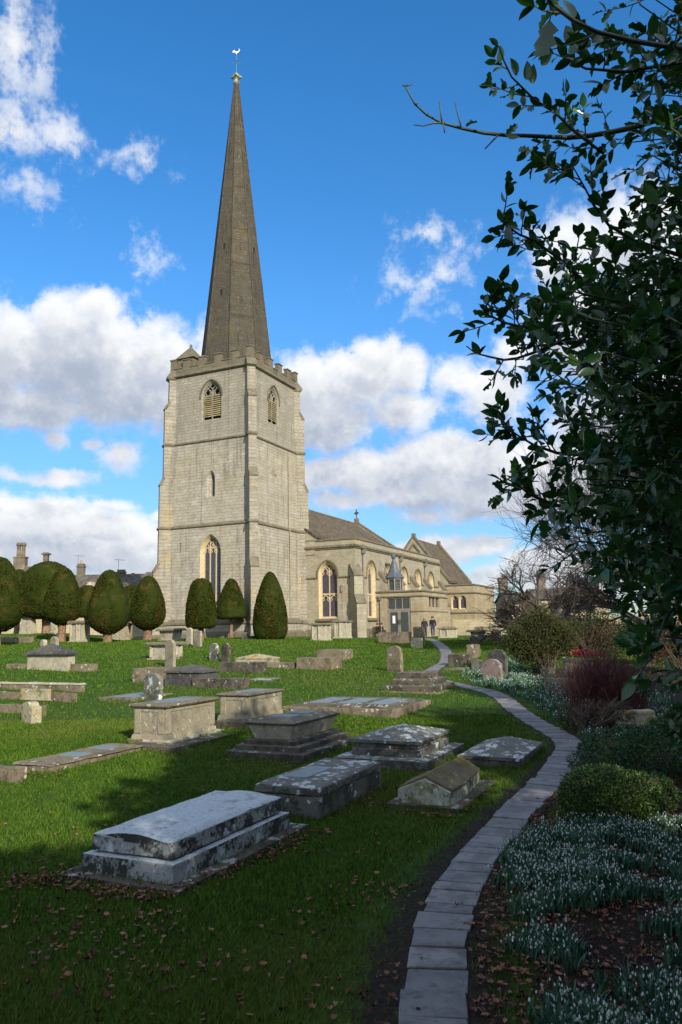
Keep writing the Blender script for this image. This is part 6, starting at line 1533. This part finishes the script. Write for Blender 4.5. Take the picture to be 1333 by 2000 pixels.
# garden bench and stone planter
P = gpx(1104, 1370) + Vector((.32, .75, 0)); P.z = H(P.x, P.y); bench('weathered wooden garden bench with broad arms among the snowdrops beside the path', P, R(97), 1.5, mat='timberdark')
P = gpx(1238, 1424); s = scl(P)
o = thing('stone_trough', 'carved yellow-brown stone block behind the dark mounded shrub', 'planter', P, R(-8))
mb = MB(); w_ = 38 * s; h_ = max(.3, hgt(P, 1387))
for k_ in (-1, 1): mb.box(k_ * w_ / 2 - w_ * .49, k_ * w_ / 2 + w_ * .49, -.15, .2, -.1, h_)
mb.build('block', M['t_ochre'], o, bevel=.03, rough=.03, cell=.06)
# ------------------------------------------------------------------ holly
M['holly'] = m_leaf('holly_leaf', (.014, .050, .015), (.034, .098, .026), .27, .55, 9, detail=2, trans=.12)
M['hollytwig'] = m_plain('holly_twig', (.055, .07, .035), .6, 0, .4, 8)
hr = np.random.default_rng(21)
def leaf_template(spiny):
    t_ = np.array([0, .16, .34, .52, .70, .86, 1.0]); wd = np.array([.02, .17, .24, .25, .20, .11, .0])
    if spiny: wd = np.array([.02, .24, .15, .27, .15, .20, .0])
    V = []
    for t0, w0 in zip(t_, wd):
        z = -.16 * t0 * t0; lift = .11 + (.06 if spiny and w0 > .2 else 0)
        V += [(-w0, t0, z + lift * w0 * 3), (0, t0, z), (w0, t0, z + lift * w0 * 3)]
    F = []
    for i in range(6): F += [(3*i, 3*i+1, 3*i+4, 3*i+3), (3*i+1, 3*i+2, 3*i+5, 3*i+4)]
    return np.array(V), np.array(F)
LT = [leaf_template(False), leaf_template(True)]
leaves = [[], []]; hollymb = MB()
def add_leaf(p, d, size, kind=None):
    k_ = int(hr.random() < .35) if kind is None else kind
    leaves[k_].append((*p, *d, size, hr.random() * 6.28 if hr.random() < .25 else hr.normal(0, .7)))
def twig(p, d, L_, nl, size, r0=.0032):
    pts = [Vector(p)]; dd = Vector(d).normalized(); n = 4
    for i in range(n):
        dd = (dd + Vector(hr.normal(0, .12, 3)) + Vector((0, 0, .05))).normalized(); pts.append(pts[-1] + dd * L_ / n)
    hollymb.tube(pts, [r0, r0 * .9, r0 * .8, r0 * .7, r0 * .5], 3, cap=False)
    ph = hr.random() * 6.28
    for j in range(nl):
        f = (j + .6) / nl; f = f ** .8; ii = min(int(f * n), n - 1); bp = pts[ii].lerp(pts[ii + 1], f * n - ii); ax = (pts[ii + 1] - pts[ii]).normalized()
        a = ph + j * 2.4; u = ax.cross(Vector((.1, .2, 1))).normalized(); v = ax.cross(u)
        out = u * math.cos(a) + v * math.sin(a); ld = (ax * hr.uniform(.5, 1.1) + out).normalized()
        add_leaf(bp, ld, size * hr.uniform(.7, 1.2))
    add_leaf(pts[-1], dd, size * .95); 
    if hr.random() < .6: add_leaf(pts[-1], (dd + Vector(hr.normal(0, .5, 3))).normalized(), size * .8)
def W3(px, py, d): r = ray(px, py); return Vector((r.x * d, r.y * d, CAMH + r.z * d))
def branch(pxs, d0, d1, r0, r1, leafy=(0, 1), step=.055, size=.062, tl=.13, nl=5, gaps=None):
    """pxs listed from tip to root"""
    n = len(pxs); pts = [W3(px, py, d0 + (d1 - d0) * i / (n - 1)) for i, (px, py) in enumerate(pxs)]
    hollymb.tube(pts, [r0 + (r1 - r0) * i / (n - 1) for i in range(n)], 6)
    seg = [(pts[i + 1] - pts[i]).length for i in range(n - 1)]; L_ = sum(seg); s = leafy[0] * L_
    while s < leafy[1] * L_:
        a = s; i = 0
        while i < n - 1 and a > seg[i]: a -= seg[i]; i += 1
        if i >= n - 1: break
        p = pts[i].lerp(pts[i + 1], a / seg[i]); ax = (pts[i] - pts[i + 1]).normalized()
        side = Vector(hr.normal(0, 1, 3)) + Vector((0, 0, .35)); side = (side - ax * side.dot(ax)).normalized()
        twig(p, (ax * .9 + side * .9).normalized(), tl * hr.uniform(.6, 1.3), nl, size)
        s += step * hr.uniform(.6, 1.5)
    return pts
# bare reaching branch
B1 = [(792,168),(811,203),(834,224),(863,240),(904,251),(946,260),(987,264),(1029,265),(1070,267),(1112,269),(1153,265),(1195,258),(1236,249),(1278,236),(1333,226),(1420,215),(1560,230)]
pts = branch(B1, 2.6, 3.0, .0028, .013, leafy=(.36, .95), step=.07, size=.056, tl=.13, nl=5)
dB = 2.62
for tw in ([(863,240),(845,241),(828,246),(809,244)], [(864,239),(862,220),(859,197)], [(902,250),(898,232),(893,215),(889,198)], [(866,241),(869,250),(869,259)], [(973,265),(962,276),(948,291)]):
    hollymb.tube([W3(x, y, dB) for x, y in tw], [.0032, .0028, .0022, .0016][:len(tw)], 5)
for i, (px, py) in enumerate(B1[:5]):
    for _ in range(3): q_ = W3(px + hr.normal(0, 5), py + 6 * 0 + hr.normal(0, 1.2), dB); hollymb.tube([W3(px, py, dB), q_ + Vector((0, 0, .004))], [.004, .002], 4)
add_leaf(W3(910,247,dB), Vector((.8, 0, .45)).normalized(), .045, 1); add_leaf(W3(912,248,dB), Vector((.5, .1, .75)).normalized(), .035, 0)
add_leaf(W3(990,262,dB), Vector((.75, -.2, .6)).normalized(), .05, 1); add_leaf(W3(990,262,dB), Vector((.8, -.2, -.5)).normalized(), .05, 0)
# upper branches
branch([(1072,0),(1083,12),(1120,40),(1165,62),(1236,80),(1333,95),(1450,120)], 1.75, 2.5, .0035, .009, leafy=(.22, 1), step=.08, size=.062, tl=.12, nl=4)
hollymb.tube([W3(1086,16,1.76), W3(1077,28,1.76), W3(1074,42,1.76)], .0016, 4); add_leaf(W3(1074, 40, 1.76), Vector((-.25, .1, -1)).normalized(), .100, 1)
branch([(957,76),(976,92),(985,118),(1000,150),(1018,168),(1045,195),(1085,220),(1124,258),(1180,300)], 2.5, 2.8, .0022, .006, leafy=(.22, 1), step=.06, size=.052, tl=.10, nl=5)
add_leaf(W3(974,88,2.5), Vector((-.5, 0, .5)).normalized(), .036, 0)
for p_, q_ in (((1015,165), (1000,108)), ((1030,172), (1032,120)), ((1040,180), (1042,125)), ((1110,100), (1090,92)), ((1120,105), (1113,80))): 
    a, b_ = W3(*p_, 2.6), W3(*q_, 2.6); add_leaf(a.lerp(b_, .3), (b_ - a).normalized(), .062, 0)
branch([(1100,112),(1145,134),(1220,140),(1333,122),(1450,100)], 2.3, 2.6, .0025, .008, leafy=(.08, 1), step=.08, size=.06, tl=.12, nl=5)
branch([(972,418),(985,437),(1015,458),(1045,470),(1060,482),(1090,502),(1130,540),(1200,580),(1333,640),(1450,690)], 2.6, 3.1, .002, .010, leafy=(.03, .95), step=.045, size=.058, tl=.12, nl=5)
branch([(940,600),(955,615),(985,630),(1010,636),(1040,640),(1080,625),(1150,625),(1240,650),(1333,668),(1450,700)], 2.7, 3.2, .002, .012, leafy=(.02, .95), step=.045, size=.06, tl=.13, nl=6)
branch([(912,676),(930,690),(958,697),(985,703),(1010,700),(1040,690),(1090,670),(1200,665),(1333,700)], 2.75, 3.1, .002, .009, leafy=(.20, .95), step=.05, size=.06, tl=.13, nl=6)
for d_, s_ in (((-.5, 0, .9), .055), ((-1, 0, .05), .05), ((.4, 0, .7), .04)): add_leaf(W3(938, 692, 2.76), Vector(d_).normalized(), s_, 0)
branch([(1118,322),(1145,370),(1160,400),(1190,440),(1240,470),(1333,500),(1450,540)], 2.5, 2.9, .002, .009, leafy=(.02, .95), step=.055, size=.058, tl=.13, nl=6)
branch([(985,832),(1015,852),(1045,870),(1090,885),(1150,890),(1250,880),(1400,880)], 2.6, 3.0, .002, .010, leafy=(.02, .95), step=.04, size=.058, tl=.12, nl=6)
branch([(988,934),(1010,945),(1035,965),(1080,985),(1150,1000),(1333,1010)], 2.6, 3.0, .002, .010, leafy=(.02, .95), step=.04, size=.055, tl=.11, nl=6)
branch([(1255,1305),(1275,1285),(1285,1250),(1300,1210),(1345,1150)], 2.0, 2.5, .002, .006, leafy=(.02, .95), step=.06, size=.062, tl=.09, nl=4)
# the mass of the crown
LY = [(0, 1085), (100, 1080), (180, 1105), (260, 1085), (330, 1125), (420, 1085), (480, 1065), (540, 1050), (600, 1010), (650, 1040), (700, 1010), (760, 1035), (830, 1040), (900, 1075), (960, 1035), (1020, 1050), (1080, 1085), (1120, 1120), (1170, 1170), (1230, 1195), (1290, 1250), (1350, 1290), (1450, 1275), (1560, 1290), (1640, 1330)]
ly = lambda y: np.interp(y, *zip(*LY))
trunkX, trunkY = 3.15, 3.55
nb = 640
for i in range(nb):
    u = hr.random() if i < 480 else -1
    if u < .15: y = hr.uniform(-60, 560)
    elif u < .90: y = hr.uniform(520, 1200)
    else: y = hr.uniform(1180, 1620)
    lo = ly(y); f = hr.random() ** (.9 if y > 520 else .6)
    if u < 0: y = hr.uniform(60, 640); lo = max(ly(y), 1190); f = hr.random() ** .7
    x = lo + (1440 - lo) * f + (75 if y < 540 else 52)
    d = hr.uniform(2.1, 4.3)
    tip = W3(x, y, d)
    rz = tip.z - hr.uniform(-.15, .55); root = Vector((trunkX + hr.normal(0, .1), trunkY + hr.normal(0, .1), max(.6, rz)))
    mid = tip.lerp(root, .5) + Vector((0, 0, hr.uniform(.0, .16))); L_ = (tip - root).length
    pp = [tip, tip.lerp(mid, .5) + Vector(hr.normal(0, .03, 3)), mid, root]
    hollymb.tube(pp, [.0025, .004, .0065, .010], 4, cap=False)
    k_ = int(np.clip(L_ * 3.0, 4, 9)) if y > 540 else 4
    k_ = max(k_, 5) if u < 0 else k_; big = 1.0 if hr.random() > .04 else 1.25
    for j in range(k_):
        t_ = (j / k_) ** 1.2 * .62; p = pp[0].lerp(pp[1], t_ * 4) if t_ < .25 else (pp[1].lerp(pp[2], (t_ - .25) * 4) if t_ < .5 else pp[2].lerp(pp[3], (t_ - .5) * 2))
        ax = (tip - root).normalized(); side = Vector(hr.normal(0, 1, 3)) + Vector((0, 0, .3)); side = (side - ax * side.dot(ax)).normalized()
        # keep the twigs within the outline of the crown
        dr = (ax * .6 + side).normalized()
        twig(p, dr, .14 * hr.uniform(.6, 1.3), 6, .054 * big * hr.uniform(.7, 1.3))
# rest of the crown outside the frame, round the trunk
for i in range(330):
    a = hr.uniform(-.4, 1.2) * math.pi * .5; z = hr.uniform(.9, 7.6); rad = hr.uniform(.5, 2.1) * (1 - .35 * abs(z - 3.5) / 4)
    q_ = Vector((trunkX + .9 + rad * math.cos(a), trunkY + .4 + rad * math.sin(a) * 1.2 - .5, z))
    hollymb.tube([(trunkX + .3, trunkY, z - .3), q_], [.009, .003], 3, cap=False)
    for j in range(4): twig(q_.lerp(Vector((trunkX + .3, trunkY, z - .3)), j * .2), Vector(hr.normal(0, 1, 3)) + Vector((0, 0, .4)), .2, 6, .085)
ho = thing('holly_tree', 'dark glossy holly with a bare reaching branch, filling the right side close to the viewer', 'holly tree', (trunkX, trunkY, H(trunkX, trunkY)))
base = Vector(ho.location)
tmb = MB(); tmb.tube([(trunkX + .2, trunkY, base.z - .2), (trunkX, trunkY, 1.2), (trunkX + .05, trunkY, 3.2), (trunkX, trunkY + .05, 5.4), (trunkX, trunkY, 7.4)], [.11, .085, .065, .04, .015], 9)
for m_b in (tmb, hollymb): m_b.v = [(v[0] - base.x, v[1] - base.y, v[2] - base.z) for v in m_b.v]
tmb.build('trunk', M['barkg'], ho, smooth=True); hollymb.build('branches', M['hollytwig'], ho, smooth=True, fix=False)
VV, FF = [], []; nv = 0
for k_ in (0, 1):
    A_ = np.array(leaves[k_]); up = np.tile([0, 0, 1.0], (len(A_), 1)) + hr.normal(0, .25, (len(A_), 3))
    V, F = inst(LT[k_][0], LT[k_][1], frame_from(A_[:, 3:6], up, A_[:, 7]) * A_[:, 6][:, None, None], A_[:, :3] - np.array(base))
    VV.append(V); FF.append(F + nv); nv += len(V)
print('holly leaves', len(leaves[0]) + len(leaves[1]))
npmesh('foliage', np.concatenate(VV), np.concatenate(FF), M['holly'], parent=ho, smooth=True)
# ------------------------------------------------------------------ grass blades, fallen leaves, snowdrops
gr_ = np.random.default_rng(33)
def infov(X, Y, m_=.06): return (X > -(.446 + m_) * Y - .2) & (X < (.46 + m_) * Y + .3)
N_ = 800000
Y_ = .6 + (gr_.random(N_) ** 1.25) * 16; Y_[590000:] = 15 + gr_.random(N_ - 590000) ** .8 * 40; X_ = gr_.uniform(-1, 1, N_) * (.56 * Y_ + np.where(gr_.random(N_) < .35, 2.4, 0))
pd = path_dist(X_, Y_)
bd = bed_mask(X_, Y_, pd)
nz_ = np.array([noise.noise(Vector((x * 1.1, y * 1.1, 3.3))) + .5 * noise.noise(Vector((x * 3.1, y * 3.1, 1))) for x, y in zip(X_, Y_)])
md = .85 * np.clip(1 - (np.abs(pd) - PW) / (.42 + .25 * np.clip((10 - Y_) / 8, 0, 1)), 0, 1)
md = np.maximum(md, np.clip(1 - np.hypot(X_ - .15, Y_ - 3.1) / 1.1, 0, 1) * .8)
hwid = np.where(Y_ < 7, .175, .215) - gr_.random(N_) ** 3 * .05
keep = (np.abs(pd) > hwid) & (gr_.random(N_) > bd * .97) & (gr_.random(N_) > np.clip(md * 1.25 + nz_ * .5, 0, .96))
X_, Y_, nz_ = X_[keep], Y_[keep], nz_[keep]; n = len(X_)
print('blades', n)
h_ = gr_.uniform(.014, .046, n) * (1 + .5 * np.clip(nz_, -.5, .8)) * (1 + Y_ * .02); a = gr_.random(n) * 6.28
dx, dy = np.cos(a), np.sin(a); wd = gr_.uniform(.0022, .0040, n) * (.8 + Y_ * .12) * np.where(Y_ > 15, 1.6, 1); ln = gr_.uniform(.2, .9, n) * h_
# longer tufts left by the mower round the stones
ex = []
for (cx_, cy_, t_, s_) in FOOT:
    if cy_ > 34: continue
    m_ = int((t_ + s_) * 2 * (150 if cy_ < 12 else 70)); side = gr_.random(m_) * (2 * t_ + 2 * s_); off = np.abs(gr_.normal(0, .035, m_)) + .005
    lx = np.where(side < t_, side - t_/2, np.where(side < t_ + s_, t_/2 + off, np.where(side < 2*t_ + s_, side - t_ - s_ - t_/2, -t_/2 - off)))
    lyy = np.where(side < t_, -s_/2 - off, np.where(side < t_ + s_, side - t_ - s_/2, np.where(side < 2*t_ + s_, s_/2 + off, side - 2*t_ - s_ - s_/2)))
    keep_ = gr_.random(m_) < .35 + .65 * (np.sin(side * 3.1 + cx_) > -.2)
    ex.append(np.stack([cx_ + EAST.x * lx + NORTH.x * lyy, cy_ + EAST.y * lx + NORTH.y * lyy], 1)[keep_])
ex = np.concatenate(ex); ne = len(ex); X_ = np.r_[X_, ex[:, 0]]; Y_ = np.r_[Y_, ex[:, 1]]; n = len(X_)
h_ = np.r_[h_, gr_.uniform(.03, .10, ne)]; wd = np.r_[wd, gr_.uniform(.003, .005, ne) * (.8 + ex[:, 1] * .09)]; a = np.r_[a, gr_.random(ne) * 6.28]; dx, dy = np.cos(a), np.sin(a); ln = gr_.uniform(.2, .8, n) * h_
b0 = np.stack([X_, Y_, hnp(X_, Y_) - .004], 1); la = gr_.random(n) * 6.28
V = np.stack([b0 + np.stack([-dx * wd, -dy * wd, 0 * wd], 1), b0 + np.stack([dx * wd, dy * wd, 0 * wd], 1), b0 + np.stack([np.cos(la) * ln, np.sin(la) * ln, h_], 1)], 1).reshape(-1, 3)
M['blade'] = m_leaf('grass_blade', (.026, .070, .006), (.092, .160, .016), .7, .08, .9, c3=(.090, .125, .020))
tag(npmesh('grass', V, np.arange(3 * n).reshape(-1, 3), M['blade']), 'short winter lawn grass in the foreground', 'grass', kind='stuff')
# fallen leaves
lv = np.array([(-.62, .05, .30), (-.36, -.26, .06), (.02, -.36, .10), (.36, -.24, .02), (.66, -.08, .30), (.34, .20, .04), (-.04, .38, .14), (-.38, .24, .05), (0, 0, -.08)])
lf = np.array([(8, i, (i + 1) % 8) for i in range(8)])
M['dead'] = m_leaf('dead_leaf', (.060, .022, .014), (.27, .13, .08), .75, .25, 3)
LX, LY_ = [], []
def put(x, y): LX.append(x); LY_.append(y)
t8 = G(339, 1745)
for i in range(7500):                                     # foreground scatter
    y = 1.9 + gr_.random() ** 1.3 * 8.5; x = gr_.uniform(-1, 1) * (.48 * y + (1.8 if gr_.random() < .3 else 0))
    pdx = x - np.interp(y, PC[:, 1][:120], PC[:, 0][:120]); nn = noise.noise(Vector((x * .9, y * .9, 7)))
    if abs(pdx) < .2 and gr_.random() < .93: continue
    if pdx < -.2 and (nn * 1.3 + gr_.random() * .55 < .26 or (y > 6.5 and gr_.random() < .75)): continue
    put(x, y)
def strip(pA, pB, n_, sd_):
    for i in range(n_):
        t_ = gr_.random(); p = pA.lerp(pB, t_); put(p.x + gr_.normal(0, sd_), p.y + gr_.normal(0, sd_))
strip(G(60, 1722), G(300, 1762), 230, .09); strip(G(300, 1766), G(600, 1640), 260, .08); strip(G(0, 1735), G(140, 1712), 90, .14); strip(G(560, 1640), G(640, 1620), 40, .12)
strip(G(760, 1590), G(890, 1598), 60, .05); strip(G(905, 1590), G(965, 1545), 40, .06); strip(G(640, 1603), G(748, 1560), 40, .07)
strip(G(445, 1487), G(590, 1499), 90, .06); strip(G(280, 1462), G(350, 1478), 60, .08); strip(G(60, 1512), G(110, 1518), 40, .1); strip(G(560, 1415), G(760, 1412), 90, .12); strip(G(600, 1500), G(760, 1495), 60, .12)
for i in range(5200):                                     # litter in the bed
    y = 2.0 + gr_.random() ** 1.1 * 9.5; px_ = np.interp(y, PC[:, 1][:140], PC[:, 0][:140]); x = px_ + .24 + gr_.random() ** 1.3 * 2.4
    if x < .52 * y + .3: put(x, y)
for i in range(500):
    y = gr_.uniform(9, 26); px_ = np.interp(y, PC[:, 1][:260], PC[:, 0][:260]); put(px_ + .4 + gr_.random() * 2.5, y)
LX, LY_ = np.array(LX), np.array(LY_); n = len(LX); T_ = np.stack([LX, LY_, hnp(LX, LY_) + gr_.uniform(.016, .036, n)], 1)
Mx = rotz(gr_.random(n) * 6.28) @ rotx(gr_.normal(0, .45, n)) * (gr_.uniform(.018, .044, n) * 1.0)[:, None, None]; Mx[:, :, 2] *= gr_.uniform(-1, 3.2, n)[:, None]
V, F = inst(lv, lf, Mx, T_); tag(npmesh('fallen_leaves', V, F, M['dead']), 'brown fallen leaves scattered over the grass and the bed', 'leaves', kind='stuff')
# snowdrops
def bladeT():
    V = []; 
    for t_ in (0, .35, .7, 1.0): w_ = .035 * (1 - t_ ** 3); V += [(-w_, .35 * t_ ** 2, t_ * (1 - .18 * t_)), (w_, .35 * t_ ** 2, t_ * (1 - .18 * t_))]
    return np.array(V), np.array([(2*i, 2*i+1, 2*i+3, 2*i+2) for i in range(3)])
def flowerT():
    V, F = [], []      # three outer petals hanging from the top at the origin
    for k_ in range(3):
        a = k_ * 2.094
        for (r, z, w_) in ((.0, 0, .03), (.22, -.35, .20), (.28, -.72, .18), (.24, -1.0, .03)):
            c, s_ = math.cos(a), math.sin(a)
            for sg in (-1, 1): V.append((r * c - sg * w_ * s_, r * s_ + sg * w_ * c, z))
        b_ = k_ * 8; F += [(b_ + 2*i, b_ + 2*i+1, b_ + 2*i+3, b_ + 2*i+2) for i in range(3)]
    return np.array(V), np.array(F)
M['sdleaf'] = m_leaf('snowdrop_leaf', (.026, .085, .045), (.070, .155, .085), .55, .3, 4)
M['sdflower'] = m_plain('snowdrop_petal', (.62, .66, .64), .55, 0, .05)
def snowdrops(name, label, centers, per, hgt_, fl, rad, leafn, lw=1.0):
    C_ = np.array(centers); k_ = gr_.integers(0, len(C_), int(per * len(C_))); c = C_[k_]
    n = len(k_); a = gr_.random(n) * 6.28; r = rad * np.sqrt(gr_.random(n)) * gr_.uniform(.5, 1.2, n)
    bx, by = c[:, 0] + r * np.cos(a), c[:, 1] + r * np.sin(a); pz = path_dist(bx, by); ok = (pz > .27); bx, by = bx[ok], by[ok]; n = len(bx)
    bz = hnp(bx, by); hh = hgt_ * gr_.uniform(.6, 1.25, n) * (1 + .35 * np.sin(bx * 7.3 + by * 3.1) * np.cos(by * 6.1))
    # leaves
    kx = np.repeat(np.arange(n), leafn); m_ = len(kx); LV, LF = bladeT()
    M1 = rotz(gr_.random(m_) * 6.28) * 1.0; sc = (hh[kx] * gr_.uniform(.6, 1.05, m_)); Mx = M1 * sc[:, None, None]; Mx[:, :, 0] *= lw; Mx[:, :, 1] *= gr_.uniform(.3, 1.8, m_)[:, None]
    V1, F1 = inst(LV, LF, Mx, np.stack([bx[kx] + gr_.normal(0, .012, m_), by[kx] + gr_.normal(0, .012, m_), bz[kx]], 1))
    # stems
    tilt = gr_.random(n) * 6.28; top = np.stack([bx + np.cos(tilt) * .25 * hh, by + np.sin(tilt) * .25 * hh, bz + hh], 1); SV = np.array([(-.012, 0, 0), (.012, 0, 0), (.009, 0, 1), (-.009, 0, 1)])
    d = top - np.stack([bx, by, bz], 1); Ms = np.zeros((n, 3, 3)); Ms[:, 0, 0] = .12 * lw; Ms[:, 1, 1] = .12; Ms[:, :, 2] = d
    V2, F2 = inst(SV, np.array([(0, 1, 2, 3)]), Ms, np.stack([bx, by, bz], 1))
    # flowers
    FV, FF_ = flowerT(); has = gr_.random(n) < .62; nf = int(has.sum()); Mf = rotz(gr_.random(nf) * 6.28) @ rotx(gr_.normal(0, .35, nf)) * (fl * gr_.uniform(.65, 1.25, nf))[:, None, None]
    V3, F3 = inst(FV, FF_, Mf, (top + np.stack([np.cos(tilt) * .01, np.sin(tilt) * .01, 0 * tilt], 1))[has])
    V = np.r_[V1, V2, V3]; F = np.r_[F1, F2 + len(V1), F3 + len(V1) + len(V2)]; mi = np.r_[np.zeros(len(F1) + len(F2), int), np.ones(len(F3), int)]
    print(name, n); tag(npmesh(name, V, F, [M['sdleaf'], M['sdflower']], mi), label, 'snowdrops', kind='stuff')
def clumps(poly, n_, seed, mind=.12):
    """clump centres inside a pixel-space polygon outline turned into ground points"""
    rr = np.random.default_rng(seed); P_ = [G(*p) for p in poly]; xs = [p.x for p in P_]; ys = [p.y for p in P_]; out = []; tries = 0
    while len(out) < n_ and tries < n_ * 60:
        tries += 1; x, y = rr.uniform(min(xs), max(xs)), rr.uniform(min(ys), max(ys)); ins = False; j = len(P_) - 1
        for i in range(len(P_)):
            if (ys[i] > y) != (ys[j] > y) and x < (xs[j] - xs[i]) * (y - ys[i]) / (ys[j] - ys[i] + 1e-9) + xs[i]: ins = not ins
            j = i
        if ins and noise.noise(Vector((x * 2.2, y * 2.2, 5))) > -.22: out.append((x, y))
    return out
near_c = clumps([(985,1700),(1080,1622),(1180,1610),(1400,1620),(1480,1760),(1500,1850),(1230,1810),(1090,1790),(970,1790)], 135, 1) + clumps([(1100,1990),(1180,1900),(1320,1860),(1500,1900),(1560,2100),(1120,2080)], 44, 2) + clumps([(1000,1850),(1100,1830),(1110,1900),(1030,1900)], 5, 3)
snowdrops('snowdrops', 'drift of white snowdrops filling the bed in the right foreground', near_c, 34, .130, .018, .17, 6, 1.6)
mid_c = clumps([(900,1330),(985,1322),(1080,1330),(1130,1350),(1200,1420),(1140,1440),(1060,1390),(990,1352)], 150, 4) + clumps([(990,1290),(1060,1290),(1080,1330),(1000,1325)], 40, 5) + clumps([(1120,1420),(1300,1400),(1330,1450),(1160,1450)], 50, 6) + clumps([(910,1312),(945,1312),(945,1330),(912,1330)], 14, 8) + clumps([(1090,1350),(1330,1350),(1330,1400),(1100,1400)], 60, 9)
snowdrops('snowdrops', 'distant drift of snowdrops along the far bend of the path around the garden bench', mid_c, 11, .15, .026, .22, 4, 2.4)
# one yellow crocus, a few daffodil shoots
P = G(990, 1730); o = thing('crocus', 'single yellow crocus flower in the leaf litter beside the path', 'flower', P)
M['yellow'] = m_plain('yellow_petal', (.80, .62, .04), .5, 0, .08)
mb = MB()
for k_ in range(6):
    a = k_ * math.pi / 3; c, s_ = math.cos(a), math.sin(a); mb.add([(c*.004 - s_*.003, s_*.004 + c*.003, .05), (c*.004 + s_*.003, s_*.004 - c*.003, .05), (c*.014 + s_*.007, s_*.014 - c*.007, .07), (c*.018, s_*.018, .088), (c*.014 - s_*.007, s_*.014 + c*.007, .07)], [(0,1,2,3,4)])
mb.build('petals', M['yellow'], o, fix=False); mb = MB(); mb.tube([(0, 0, 0), (.003, 0, .05)], .002, 4); mb.build('stem', M['sdleaf'], o)
